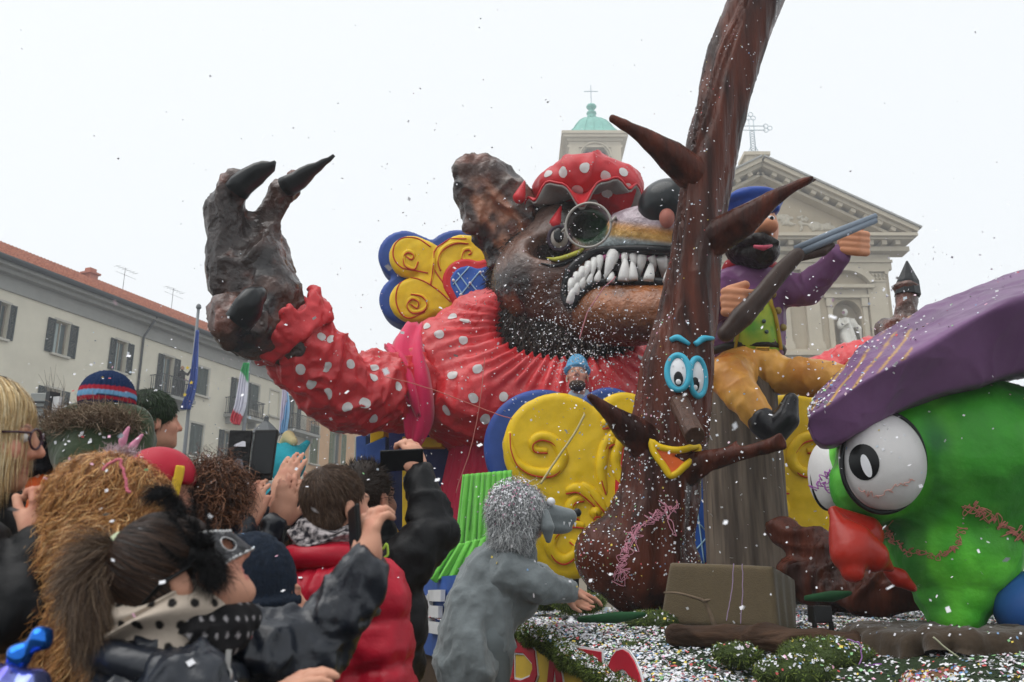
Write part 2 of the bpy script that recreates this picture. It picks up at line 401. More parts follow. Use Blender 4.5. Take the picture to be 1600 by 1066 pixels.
def window(fac, parent, u0, u1, z0, z1, style, mat=None, door=False, pale=False):
    """opening u0..u1; style: open (leaves folded back), shut (closed leaves), bare"""
    mat = mat or M_shut
    if style == 'blank':
        mb = MB(); fac.box(mb, u0, u1, z0, z1, -0.10, -0.06); w = mb.build('window', M_cream, parent)
    else:
        mb = MB(); fac.box(mb, u0, u1, z0, z1, -0.27, -0.25); w = mb.build('window', M_glass, parent)
        mb = MB(); fw = 0.07; um = (u0 + u1) / 2
        for a, b in ((u0, u0 + fw), (um - fw / 2, um + fw / 2), (u1 - fw, u1)): fac.box(mb, a, b, z0, z1, -0.249, -0.19)
        for a, b in ((z0, z0 + fw), (z1 - fw, z1)): fac.box(mb, u0 + fw, um - fw / 2, a, b, -0.249, -0.195); fac.box(mb, um + fw / 2, u1 - fw, a, b, -0.249, -0.195)
        mb.build('frame', M_frame, w)
        if style == 'open':
            mb = MB(); n = 26; a = u0 + fw; b = u0 + (u1 - u0) * 0.62                   # gathered curtain behind the pane
            P = [fac.p(a + (b - a) * i / n, z0 + 0.08, -0.225 + 0.012 * math.sin(i * 1.7)) for i in range(n + 1)]
            H = np.array([0, 0, z1 - z0 - 0.16]); mb.add(P + [p + H for p in P], [(i, i + 1, n + 2 + i, n + 1 + i) for i in range(n)])
            mb.build('curtain', M_curt, w, smooth=True)
            sw = (u1 - u0) * 0.52
            shutter(fac, w, u0 - sw - 0.03, u0 - 0.03, z0, z1, mat); shutter(fac, w, u1 + 0.03, u1 + sw + 0.03, z0, z1, mat)
        elif style == 'shut':
            um = (u0 + u1) / 2; shutter(fac, w, u0 + 0.015, um - 0.01, z0, z1, mat, -0.1); shutter(fac, w, um + 0.01, u1 - 0.015, z0, z1, mat, -0.1)
    mb = MB()
    if not door: fac.box(mb, u0 - 0.12, u1 + 0.12, z0 - 0.1, z0, 0.0, 0.16)
    t = 0.1
    fac.box(mb, u0 - t, u1 + t, z1, z1 + t, 0.0, 0.02); fac.box(mb, u0 - t, u0, z0, z1, 0.0, 0.018); fac.box(mb, u1, u1 + t, z0, z1, 0.0, 0.018)
    mb.build('surround', M_stonetrim, w); return w
def balcony(fac, parent, u0, u1, z):
    mb = MB(); fac.box(mb, u0, u1, z - 0.16, z, 0.0, 0.95)
    for a in (u0 + 0.2, u1 - 0.35): fac.box(mb, a, a + 0.15, z - 0.5, z - 0.16, 0, 0.5)
    b = mb.build('balcony', M_trim, parent); mb = MB(); h = 0.95
    for za in (z + 0.06, z + h): fac.box(mb, u0 + .03, u1 - .03, za, za + 0.04, 0.86, 0.9); fac.box(mb, u0 + 0.03, u0 + .07, za, za + .04, 0, .86); fac.box(mb, u1 - .07, u1 - .03, za, za + .04, 0, .86)
    u = u0 + 0.05
    while u < u1 - 0.03: fac.box(mb, u - .012, u + .012, z, z + h, 0.868, 0.892); u += 0.13
    n = 0.1
    while n < 0.85:
        for uu in (u0 + .05, u1 - .05): fac.box(mb, uu - .012, uu + .012, z, z + h, n - .012, n + .012)
        n += 0.13
    mb.build('railing', M_iron, b); return b
def tiled_roof(fac, parent, u0, u1, z, over, depth, pitch, mat):
    """corrugated run of pantiles climbing back from the eave"""
    n = int((u1 - u0) / 0.055); rows = 14; V = []; Fc = []; tp = math.tan(pitch)
    for j in range(rows + 1):
        d = depth * j / rows
        for st in (0, 1):
            dd = d + (0.0 if st == 0 else -0.02)
            for i in range(n + 1):
                uu = u0 + (u1 - u0) * i / n; c = abs(math.sin(math.pi * uu / 0.22)) * 0.07
                V.append(fac.p(uu, z + dd * tp + c + (0.05 if st else 0.0), over - dd))
    m = n + 1
    for r in range(2 * rows + 1):
        for i in range(n): Fc.append((r * m + i, r * m + i + 1, (r + 1) * m + i + 1, (r + 1) * m + i))
    return link('roof', mesh('roof', V, Fc), mat, parent)
# ------------------------------------------------------------------ long cream town house
K = 1.5
def kz(z): return 1.35 + K * (z - 1.35)
A0 = CAM + K * (np.array([-14.678, 24.377, 10.5]) - CAM); FU = (0.38021, 0.92490, 0)
fa = Fac((A0[0], A0[1], 0), FU)
tb = thing('town_house', 'long cream rendered town house with red tiled roof, dark shutters and iron balconies', 'building', fa.p(8, 0))
tops = [(-1.4, -0.35, 'open'), (0.16, 0.53, 'open'), (2.13, 2.66, 'open'), (4.53, 5.0, 'open'), (6.68, 7.18, 'door'), (8.3, 9.0, 'shut'), (10.55, 11.1, 'door'), (11.45, 11.98, 'shut'),
        (12.68, 13.28, 'blank'), (14.1, 14.55, 'door')]
lows = [(-1.4, -0.35, 'open'), (-0.05, 0.45, 'open'), (2.13, 2.66, 'open'), (4.53, 5.0, 'open'), (6.5, 7.1, 'open'), (8.3, 8.98, 'shut'), (10.1, 10.6, 'open'), (12.0, 12.5, 'open'), (14.1, 14.7, 'shut')]
Z = dict(wt=kz(9.42), wb=kz(8.38), db=kz(7.93), lt=kz(7.32), lb=kz(6.14), eave=kz(10.5), corn=kz(9.78), str=kz(5.55))
holes = []; wins = []
for a, b, st in tops:
    h = (a * K, b * K, Z['db'] if st == 'door' else Z['wb'], Z['wt']); holes.append(h); wins.append((h, st))
for a, b, st in lows:
    h = (a * K, b * K, Z['lb'], Z['lt']); holes.append(h); wins.append((h, st))
for i in range(10):
    a = -1.2 + i * 1.75; h = (a * K, (a + 0.6) * K, 5.0, 6.9); holes.append(h); wins.append((h, 'shut'))
E1 = 15.3 * K
holes = [(round(a, 4), round(b, 4), round(c, 4), round(d, 4)) for a, b, c, d in holes]
fa.wall('wall', M_cream, tb, -6, E1, 0, Z['corn'], holes)
for h, st in wins:
    window(fa, tb, *h, 'open' if st == 'door' else st, M_shut if st != 'shut' else M_shutg, door=(st == 'door'))
    if st == 'door': balcony(fa, tb, h[0] - 0.85, h[1] + (0.85 if h[0] < 20 else 1.4), Z['db'])
mb = MB()
for (z0, z1, n1) in ((Z['corn'], Z['corn'] + 0.12, 0.10), (Z['corn'] + 0.12, Z['eave'] - 0.42, 0.05), (Z['eave'] - 0.42, Z['eave'] - 0.25, 0.45), (Z['eave'] - 0.25, Z['eave'] - 0.08, 0.8)): fa.box(mb, -6, E1 + 0.2, z0, z1, -0.2, n1)
mb.build('cornice', M_trim, tb)
mb = MB(); fa.box(mb, -6, E1, Z['str'], Z['str'] + 0.28, 0, 0.1); mb.build('string_course', M_trim, tb)
mb = MB().tube([fa.p(-6, Z['eave'] + 0.0, 0.92), fa.p(E1 + 0.2, Z['eave'], 0.92)], 0.14, 8); mb.build('gutter', M_gutter, tb, smooth=True)
for i, u in enumerate((5.6 * K, 13.55 * K)):
    MB().tube([fa.p(u, 0.1, 0.08), fa.p(u, Z['corn'], 0.08), fa.p(u, Z['eave'] - 0.1, 0.8)], 0.06, 8).build('downpipe', M_iron, tb, smooth=True)
rf = tiled_roof(fa, tb, -6, E1 + 0.2, Z['eave'] + 0.06, 0.95, 7.2, math.radians(26), M_tile)
cu, cz = fa.hit(183, 470)
mb = MB(); bz = Z['eave'] + 2.6; fa.box(mb, cu * 1.0 + 2.6, cu + 3.15, bz - 0.6, bz + 0.75, -5.6, -5.0); fa.box(mb, cu + 2.5, cu + 3.25, bz + 0.75, bz + 0.86, -5.7, -4.9); fa.box(mb, cu + 2.65, cu + 3.1, bz + 0.86, bz + 1.1, -5.5, -5.1)
mb.build('chimney', M_chim, rf)
for u in (12.6, 16.6):
    mb = MB().tube([fa.p(u, Z['eave'] + 2.9, -6.2), fa.p(u, Z['eave'] + 5.0, -6.2)], 0.016, 5)
    for k, zz in enumerate((4.9, 4.55)):
        mb.tube([fa.p(u - 0.7, Z['eave'] + zz, -6.2), fa.p(u + 0.9, Z['eave'] + zz, -6.2)], 0.009, 4)
    for q in np.linspace(-0.6, 0.8, 6): mb.tube([fa.p(u + q, Z['eave'] + 4.9, -6.45), fa.p(u + q, Z['eave'] + 4.9, -5.95)], 0.007, 4)
    mb.build('antenna', M_iron, rf)
mb = MB(); fa.box(mb, -6, -5.7, 0, Z['corn'], -9, -0.02); fa.box(mb, E1 - 0.3, E1, 0, Z['corn'], -9, -0.02); fa.box(mb, -6, E1, 0, Z['corn'], -9.2, -9); mb.build('rear_wall', M_cream, tb)
# a little onlooker on the balcony
# ------------------------------------------------------------------ orange house beyond
fo = Fac(fa.p(E1 + 0.05, 0, -0.6), FU)
to = thing('orange_house', 'apricot rendered house with grey green shutters beyond the cream town house', 'building', fo.p(5, 0))
OH = []
for k, (z0, z1) in enumerate(((13.6, 15.2), (9.7, 12.2), (5.4, 7.6))):
    for j in range(5):
        u = 1.35 + j * 2.75; OH.append((round(u, 3), round(u + 0.95, 3), z0, z1))
fo.wall('wall', M_orange, to, 0, 15, 0, 16.0, OH)
for i, h in enumerate(OH): window(fo, to, *h, 'shut' if i % 3 else 'open', M_shutgreen)
mb = MB(); fo.box(mb, -0.1, 15.2, 16.0, 16.4, -0.2, 0.6); mb.build('cornice', M_trim, to)
mb = MB(); fo.box(mb, -0.02, 15, 8.6, 8.85, 0, 0.12); mb.build('string_course', M_trim, to)
mb = MB(); fo.box(mb, 0, 0.3, 0, 16, -8, -0.02); fo.box(mb, 14.7, 15, 0, 16, -8, -0.02); mb.build('side_wall', M_orange, to)
tiled_roof(fo, to, -0.2, 15.3, 16.45, 0.7, 6.5, math.radians(24), M_tile)
# ------------------------------------------------------------------ church front
M_stone = pm('church_stone', 'ada089', 0.9, var=(0.8, 0.10), bump=(12, 0.2, 0.03))
M_stone2 = pm('church_stone_pale', 'b7ad99', 0.9, var=(1.0, 0.08), bump=(12, 0.15, 0.03))
M_relief = pm('stucco_relief', 'b9b2a2', 0.9, var=(6, 0.12))
M_statue = pm('statue_marble', 'cfccc3', 0.75, var=(5, 0.08))
M_copper = pm('green_copper', '6fa79b', 0.6, var=(2.5, 0.15), bump=(20, 0.1))
M_cross = pm('cross_metal', 'aab7bd', 0.4, metal=0.4)
M_dark = pm('belfry_dark', '35393b', 0.8)
YC = 60.0
fc = Fac((W(1185, 300, YC)[0], YC, 0), (1, 0, 0))
def cx(px, py): u, z = fc.hit(px, py); return u
def czz(px, py): return fc.hit(px, py)[1]
ch = thing('church', 'beige stone church front with pediment, pilasters and arched statue niche', 'church', fc.o)
zc = czz(1300, 397); zp = czz(1185, 262); HW = cx(1389, 440); HC = cx(1416, 362)
zb = czz(1300, 548)
na, nb, nt, nbot = cx(1303, 500), cx(1347, 500), czz(1325, 490), czz(1325, 546)
nm = (na + nb) / 2; nr = (nb - na) / 2
holes = [(round(na, 3), round(nb, 3), round(nbot, 3), round(nt + nr, 3)), (round(-nb, 3), round(-na, 3), round(nbot, 3), round(nt + nr, 3))]
fc.wall('wall', M_stone, ch, -HW, HW, 0, zc, holes, 0.9)
mb = MB(); fc.box(mb, -HW, -HW + .5, 0, zc, -26, -0.02); mb.build('side_wall', M_stone, ch); mb = MB(); fc.box(mb, HW - .5, HW, 0, zc, -26, -0.02); mb.build('side_wall', M_stone, ch)
for s in (1, -1):                                   # arched niche backs and spandrels
    c = s * nm; mb = MB(); n = 14
    V = []; Fc = []
    for i in range(n + 1):
        a = math.pi * i / n; V += [fc.p(c + nr * math.cos(a), nt + nr * math.sin(a), 0.004), fc.p(c + nr * (1 if i <= n / 2 else -1), nt + nr, 0.004), fc.p(c + nr * math.cos(a), nt + nr * math.sin(a), -0.9)]
    for i in range(n): Fc += [(3 * i, 3 * i + 3, 3 * i + 4, 3 * i + 1), (3 * i, 3 * i + 2, 3 * i + 5, 3 * i + 3)]
    mb.add(V, Fc); fc.box(mb, c - nr, c + nr, nbot, nt + nr, -0.95, -0.9)
    ni = mb.build('niche', M_stone, ch)
    mb = MB()                                       # little pilasters, entablature and curved hood of the niche
    for q in (-1, 1): fc.box(mb, c + q * (nr + 0.25) - .16, c + q * (nr + .25) + .16, nbot, nt + nr - .5, 0, .16); fc.box(mb, c + q * (nr + .25) - .22, c + q * (nr + .25) + .22, nt + nr - .5, nt + nr + .1, 0, .25)
    fc.box(mb, c - nr - .6, c + nr + .6, nt + nr + .1, nt + nr + .32, 0, .3); fc.box(mb, c - nr - .5, c + nr + .5, nt + nr + .32, nt + nr + .75, 0, .14); fc.box(mb, c - nr - .9, c + nr + .9, nt + nr + .75, nt + nr + 1.0, 0, .55)
    fc.box(mb, c - nr - .6, c + nr + .6, nbot - .35, nbot, 0, .35)
    o = []; R0, R1 = nr + .95, nr + .55
    for i in range(17):
        a = math.pi * (0.12 + 0.76 * i / 16); zz = nt + nr + .55
        for rr, d in ((R0, 0.0), (R0, .6), (R1, .6), (R1, 0.0)): o.append(fc.p(c + rr * math.cos(a) * 1.12, zz + rr * math.sin(a) * .95, d))
    mb.add(o, [(4 * i + k, 4 * i + 4 + k, 4 * i + 4 + (k + 1) % 4, 4 * i + (k + 1) % 4) for i in range(16) for k in range(4)] + [(0, 1, 2, 3), (67, 66, 65, 64)])
    mb.build('niche_surround', M_stone2, ni)
def pilaster(px0, px1):
    a, b = cx(px0, 480), cx(px1, 480); zt = czz(1370, 424)
    for s in (1, -1):
        x0, x1 = sorted((s * a, s * b)); mb = MB(); fc.box(mb, x0, x1, zb, zt - .9, 0, .28)
        fc.box(mb, x0 - .12, x1 + .12, zb, zb + .35, 0, .42); fc.box(mb, x0 - .06, x1 + .06, zb + .35, zb + .55, 0, .36)
        p = mb.build('pilaster', M_stone2, ch); mb = MB(); zq = zt - .9
        fc.box(mb, x0 - .05, x1 + .05, zq, zq + .12, 0, .34); fc.box(mb, x0, x1, zq + .12, zq + .7, 0, .3); fc.box(mb, x0 - .22, x1 + .22, zq + .7, zq + .9, 0, .52)
        w = x1 - x0
        for t in (0.08, .3, .5, .7, .92):               # acanthus leaves and volutes
            for lv in (0, 1): mb.lathe(fc.p(x0 + w * t, zq + .14 + lv * .22, .3 + .05 * lv), [(0.02, 0), (.09, .06), (.11, .16), (.05, .24)], 6)
        for q in (x0 - .02, x1 + .02): mb.lathe(fc.p(q, zq + .6, .25), [(.13, 0), (.13, .3)], 10, R=[[1, 0, 0], [0, 0, 1], [0, -1, 0]])
        mb.build('capital', M_stone2, p)
pilaster(1357, 1386); pilaster(1258, 1279); pilaster(1218, 1232)
mb = MB(); zt = czz(1370, 424)
fc.box(mb, -HW - .15, HW + .15, zt, zt + .5, 0, .36); fc.box(mb, -HW - .2, HW + .2, zt + .5, zt + .68, 0, .5); fc.box(mb, -HW - .1, HW + .1, zt + .68, zc - .15, 0, .33)
mb.build('entablature', M_stone2, ch)
mb = MB(); fc.box(mb, -HC + .35, HC - .35, zc - .1, zc + .22, -.4, .9); fc.box(mb, -HC + .2, HC - .2, zc + .55, zc + .72, -.4, 1.45); fc.box(mb, -HC, HC, zc + .72, zc + .95, -.4, 1.7)
mb.build('cornice', M_stone2, ch)
x = -HC + 0.75
while x < HC - .6:
    mb = MB(); fc.box(mb, x - .17, x + .17, zc + .22, zc + .55, -.2, 1.3); mb.build('modillion', M_stone2, ch); x += 0.93
zk = zc + .95; slope = (zp - 0.4 - zk) / HC; L = math.hypot(HC, zp - .4 - zk); ang = math.atan2(zp - .4 - zk, HC)
mb = MB(); mb.prism([(-HC + .8, zk - .05), (HC - .8, zk - .05), (0, zk + slope * (HC - .8))], fc.p(0, 0, 0), (1, 0, 0), (0, 0, 1), fc.n, -.3, 0.02); mb.build('tympanum', M_stone, ch)
for s in (1, -1):
    ax = np.array([-s * math.cos(ang), 0, math.sin(ang)]); ay = np.array([s * math.sin(ang), 0, math.cos(ang)]); o = fc.p(s * HC, zk, 0)
    mb = MB()
    for y0, y1, n1, l0 in ((-.62, -.42, .9, 1.4), (-.15, .08, 1.4, .3), (.08, .38, 1.72, 0)):
        pl = [(l0, y0), (L + 0.0, y0), (L + 0.0, y1), (l0, y1)]; mb.prism(pl, o, ax, ay, fc.n, -.4, n1)
    mb.build('raking_cornice', M_stone2, ch); d = 1.5
    while d < L - .5:
        m2 = MB(); m2.box(o + ax * d + ay * -.28 + fc.n * .55, (.18, .75, .13), [ax, fc.n, ay]); m2.build('modillion', M_stone2, ch); d += 1.0
    m2 = MB(); m2.prism([(-.1, .38), (L + .15, .38), (L + .15, .5), (-.1, .5)], o, ax, ay, fc.n, -26, 1.85); m2.build('roof_slope', M_trim, ch)
rel = Blob(0.12); rg = np.random.default_rng(3)       # scrolling foliage relief of the tympanum
for i in range(90):
    u = rg.uniform(-5.2, 5.2); h = (1 - abs(u) / 6.2) * slope * 6.2; z = zk + .9 + rg.uniform(0.05, 1) * max(h * .55, .15)
    a = rg.uniform(0, 6.28); q = fc.p(u, z, .03); rel.cap(q, q + np.array([math.cos(a) * .45, 0, math.sin(a) * .28]), .13, .05)
solid('relief', rel, 0.06, M_relief, ch)
mb = MB(); za = zp - .1
fc.box(mb, -.75, .75, za - .8, za + .9, -1.2, .3); fc.box(mb, -.95, .95, za + .9, za + 1.15, -1.4, .5); fc.box(mb, -.55, .55, za + 1.15, za + 1.35, -1.0, .1)
mb.build('pedestal', M_stone2, ch)
mb = MB(); zx = za + 1.35; q = fc.p(0, zx, -.4)
def bar(a, b, r=.035): mb.tube([q + np.array([a[0], 0, a[1]]), q + np.array([b[0], 0, b[1]])], r, 5)
for dx in (-.17, .17): bar((dx, 0), (dx, 2.95)); 
for dz in (2.0, 2.34): bar((-1.0, dz), (1.0, dz))
bar((-.17, 0), (-.45, 0), .05); bar((.17, 0), (.45, 0), .05); bar((-.45, 0), (-.17, .7)); bar((.45, 0), (.17, .7))
for k in range(9): bar((-.17, .2 + k * .2), (.17, .4 + k * .2), .022); bar((.17, .2 + k * .2), (-.17, .4 + k * .2), .022)
for (ex, ez) in ((-1.15, 2.17), (1.15, 2.17), (0, 3.1)):
    for a in range(3):
        an = a * 2.094 + (math.pi / 2 if ex == 0 else (math.pi if ex < 0 else 0)); c0 = np.array([ex + .2 * math.cos(an), ez + .2 * math.sin(an)])
        mb.tube([q + np.array([c0[0] + .17 * math.cos(t), 0, c0[1] + .17 * math.sin(t)]) for t in np.linspace(0, 6.28, 12, endpoint=False)], .028, 5, closed=True)
mb.build('cross', M_cross, ch, smooth=True)
mb = MB(); fc.box(mb, -HW - .3, HW + .3, zb - .9, zb - .55, 0, .5); fc.box(mb, -HW - .6, HW + .6, zb - .55, zb - .3, 0, .95); fc.box(mb, -HW - .2, HW + .2, zb - .3, zb, 0, .4); mb.build('storey_cornice', M_stone2, ch)
for px in (1357, 1258, 1218):
    for s in (1, -1):
        a, b = sorted((s * cx(px, 480), s * (cx(px, 480) + 1.25))); mb = MB(); fc.box(mb, a, b, 0, zb - .9, 0, .3); mb.build('lower_pilaster', M_stone2, ch)
# robed statue in the niche
sc = fc.p(nm, nbot, -.35); B = Blob(.12); k = (nt + nr * .6 - nbot) / 2.1
B.cap(sc + np.array([0, 0, .25]) * k, sc + np.array([.02, 0, 1.2]) * k, .38 * k, .27 * k).ell(sc + np.array([0, 0, 1.35]) * k, (.3 * k, .2 * k, .25 * k)).ell(sc + np.array([-.04, -.05, 1.82]) * k, (.13 * k, .15 * k, .18 * k), k=.05)
B.cap(sc + np.array([-.28, 0, 1.45]) * k, sc + np.array([-.42, -.2, 1.1]) * k, .1 * k, .08 * k).cap(sc + np.array([-.42, -.2, 1.1]) * k, sc + np.array([-.1, -.35, 1.2]) * k, .08 * k, .07 * k)
B.cap(sc + np.array([.28, 0, 1.45]) * k, sc + np.array([.45, -.1, 1.0]) * k, .1 * k, .08 * k).cap(sc + np.array([.5, -.15, 1.05]) * k, sc + np.array([.55, -.1, .1]) * k, .06 * k, .05 * k)
B.box(sc + np.array([0, 0, .08]) * k, np.array([.5, .35, .1]) * k, .03)
def drape(V, N): return 0.05 * k * np.sin(V[:, 0] * 14 / k + V[:, 2] * 2.5) * (V[:, 2] < sc[2] + 1.5 * k) * (V[:, 2] > sc[2] + .2 * k)
st = solid('statue', B, .05, M_statue, disp=drape); T(st, 'white marble robed statue standing in the church niche', 'statue')
# ------------------------------------------------------------------ bell tower
YT = 84.0; ft = Fac((W(931.5, 300, YT)[0], YT, 0), (1, 0, 0))
def tz(py): return ft.hit(932, py)[1]
bt = thing('bell_tower', 'square stone bell tower with green copper dome and cross', 'bell tower', ft.o)
hw = ft.hit(971, 240)[0]; ow = ft.hit(981, 210)[0]; zt2 = tz(209); ar = ft.hit(951, 240)[0]; zar = tz(262) ; za1 = tz(246)
ft.wall('wall', M_stone2, bt, -hw, hw, 0, zt2 - .9, [(-ar, ar, zar - 4, za1 + ar)], .8)
mb = MB(); ft.box(mb, -hw, -hw + .3, 0, zt2 - .9, -2 * hw, -.02); ft.box(mb, hw - .3, hw, 0, zt2 - .9, -2 * hw, -.02); ft.box(mb, -hw, hw, 0, zt2 - .9, -2 * hw - .3, -2 * hw); mb.build('side_wall', M_stone2, bt)
mb = MB(); V = []; Fc = []; n = 16
for i in range(n + 1):
    a = math.pi * i / n
    V += [ft.p(ar * math.cos(a), za1 + ar * math.sin(a), .005), ft.p(ar * (1 if i <= n / 2 else -1), za1 + ar, .005), ft.p(ar * math.cos(a), za1 + ar * math.sin(a), -.8)]
for i in range(n): Fc += [(3 * i, 3 * i + 3, 3 * i + 4, 3 * i + 1), (3 * i, 3 * i + 2, 3 * i + 5, 3 * i + 3)]
mb.add(V, Fc)
pts = [ft.p(1.16 * ar * math.cos(a), za1 + 1.16 * ar * math.sin(a), .06) for a in np.linspace(0, math.pi, 20)]; mb.tube(pts, .2, 6, flat=.6)
mb.build('arch', M_stone2, bt)
mb = MB(); ft.box(mb, -ar, ar, zar - 4, za1 + ar, -1.1, -.9); opn = mb.build('belfry_opening', M_dark, bt)
for k in range(6):
    mb = MB(); ft.box(mb, -ar, ar, zar - 2 + k * .55, zar - 1.85 + k * .55, -.85, -.35); mb.build('louvre', M_iron, opn)
for s in (-1, 1):
    mb = MB(); ft.box(mb, s * (hw - .55) - .5, s * (hw - .55) + .5, 0, zt2 - 1.6, 0, .14); mb.build('corner_pilaster', M_stone2, bt)
mb = MB()
for z0, z1, e in ((zt2 - 1.6, zt2 - 1.35, .12), (zt2 - .9, zt2 - .62, .2), (zt2 - .62, zt2 - .3, ow - hw - .15), (zt2 - .3, zt2, ow - hw)): mb.box(ft.p(0, (z0 + z1) / 2, -hw), (hw + e, hw + e, (z1 - z0) / 2))
mb.build('cornice', M_stone2, bt)
zd = tz(166); mb = MB(); c = ft.p(0, 0, -hw); prof = [(.99, 0), (.97, .06), (.86, .14), (.76, .3), (.68, .5), (.55, .72), (.36, .9), (.17, 1.0)]
n = 8; sz = hw * 1.12; V = []
for r, t in prof:
    for i in range(32):
        a = 2 * math.pi * i / 32; sq = 1 / max(abs(math.cos(a)), abs(math.sin(a))); q = 1 + (sq - 1) * (0.9 - .65 * t)
        V.append(c + np.array([r * sz * math.cos(a) * q, r * sz * math.sin(a) * q, zt2 + (zd - zt2) * t]))
Fc = [(j * 32 + i, j * 32 + (i + 1) % 32, (j + 1) * 32 + (i + 1) % 32, (j + 1) * 32 + i) for j in range(len(prof) - 1) for i in range(32)] + [tuple(7 * 32 + i for i in range(32))]
mb.add(V, Fc); dm = mb.build('dome', M_copper, bt, smooth=True)
for i in range(32):
    if i % 2 == 0:
        mb = MB().tube([np.array(V[j * 32 + i]) for j in range(len(prof))], .055, 5); mb.build('seam', M_copper, dm, smooth=True)
h = tz(142) - zd
mb = MB().lathe(c + np.array([0, 0, zd]), [(.75, -.1), (.5, .25), (.42, h * .3), (.55, h * .36), (.5, h * .45), (.22, h * .52), (.3, h * .58), (.2, h * .62), (.46, h * .72), (.56, h * .82), (.46, h * .93), (.1, h)], 14)
mb.build('finial', M_copper, bt, smooth=True)
zq = zd + h; mb = MB().tube([c + np.array([0, 0, zq - .1]), c + np.array([0, 0, zq + 2.3])], .05, 5); mb.tube([c + np.array([-.75, 0, zq + 1.55]), c + np.array([.75, 0, zq + 1.55])], .05, 5); mb.build('cross', M_cross, bt)
# ------------------------------------------------------------------ flags, lamp, bare tree
M_pole = pm('pole_paint', '6c7073', 0.5)
def flag_cloth(name, fac_pts, cols, mat, parent, fold=4, amp=.09, Y=20):
    """cloth hanging in folds: fac_pts = (px_left, px_right, py) rows from top down"""
    rows = smoothpath([(a, b, c) for a, b, c in fac_pts], 40); n = 22; V = []; cc = []
    for j, (a, b, c) in enumerate(rows):
        for i in range(n + 1):
            s = i / n; p = W(a + (b - a) * s, c, Y); p[1] += amp * math.sin(s * fold * 2 * math.pi + j * .09) * (0.3 + .7 * j / 40); V.append(p); cc.append(cols(s, j / 39))
    Fc = [(j * (n + 1) + i, j * (n + 1) + i + 1, (j + 1) * (n + 1) + i + 1, (j + 1) * (n + 1) + i) for j in range(39) for i in range(n)]
    o = link(name, mesh(name, V, Fc, cc), mat, parent); o.modifiers.new('s', 'SOLIDIFY').thickness = .004; return o
M_flag = pm('flag_cloth', attr=True, rough=.75, sheen=.3, var=(4, .08))
def flag(label, bx, by, tx, ty, Y, rows, cols, stars=None):
    b = WZ(bx, by, 0) if False else None
    top = W(tx, ty, Y); f = thing('flag', label, 'flag', (top[0], Y, 0))
    MB().tube([(top[0], Y, 0), tuple(top)], [.06, .035], 10).lathe(top, [(.03, 0), (.07, .05), (.05, .12), (.01, .15)], 8).build('flagpole', M_pole, f, smooth=True)
    cl = flag_cloth('flag_cloth', rows, cols, M_flag, f, Y=Y - .12)
    if stars:
        for (sx, sy) in stars:
            p = W(sx, sy, Y - .26); mb = MB(); pl = [(.055 * (1 if k % 2 == 0 else .42) * math.sin(k * math.pi / 5), .055 * (1 if k % 2 == 0 else .42) * math.cos(k * math.pi / 5)) for k in range(10)]
            mb.prism(pl, p, (1, 0, 0), (0, 0, 1), (0, -1, 0), 0, .01); mb.build('star', pm('star_yellow', 'd8b93c', .7), cl)
Bl = C('2f4f9e'); Gr = C('2f9f5c'); Wh = C('d9d8e4'); Rd = C('cf3c4c'); Lb = C('7fb0d8')
flag('dark blue flag with yellow stars hanging from a tall pole', 285, 740, 310, 484, 21, [(306, 311, 516), (301, 309, 560), (294, 306, 605), (283, 297, 640)], lambda s, t: Bl, [(289, 617), (299, 598), (293, 575)])
flag('green, white and red flag hanging before the town house', 384, 750, 390, 560, 19, [(380, 390, 567), (374, 388, 585), (367, 384, 630), (360, 377, 655), (366, 374, 664)],
     lambda s, t: Gr if t < .2 + .12 * s else (Wh if t < .58 + .1 * s else Rd))
flag('pale blue and white flag on a pole near the lantern', 438, 760, 446, 606, 20, [(441, 449, 608), (439, 452, 630), (437, 450, 660), (437, 447, 678)], lambda s, t: Lb if s + t > 1.0 else C('cfc8dc'))
lp = W(414, 682, 17); ln = thing('street_lamp', 'dark iron street lantern on a post before the town house', 'street lamp', (lp[0], lp[1], 0))
MB().lathe((lp[0], lp[1], 0), [(.16, 0), (.16, .3), (.08, .5), (.06, lp[2] - .6), (.09, lp[2] - .5), (.05, lp[2] - .42)], 12).build('post', M_iron, ln, smooth=True)
MB().lathe((lp[0], lp[1], lp[2] - .42), [(.12, 0), (.24, .45)], 6).build('lantern_glass', pm('lantern_glass', '8f9694', .2, spec=.7), ln)
mb = MB().lathe((lp[0], lp[1], lp[2] + .03), [(.3, 0), (.26, .06), (.12, .2), (.05, .26), (.05, .34), (.01, .38)], 6)
for k in range(6): mb.tube([(lp[0] + .125 * math.cos(k * 1.0472), lp[1] + .125 * math.sin(k * 1.0472), lp[2] - .43), (lp[0] + .25 * math.cos(k * 1.0472), lp[1] + .25 * math.sin(k * 1.0472), lp[2] + .03)], .015, 5)
mb.build('lantern_frame', M_iron, ln)
M_bark = pm('bare_bark', '8c8478', .9, var=(6, .2))
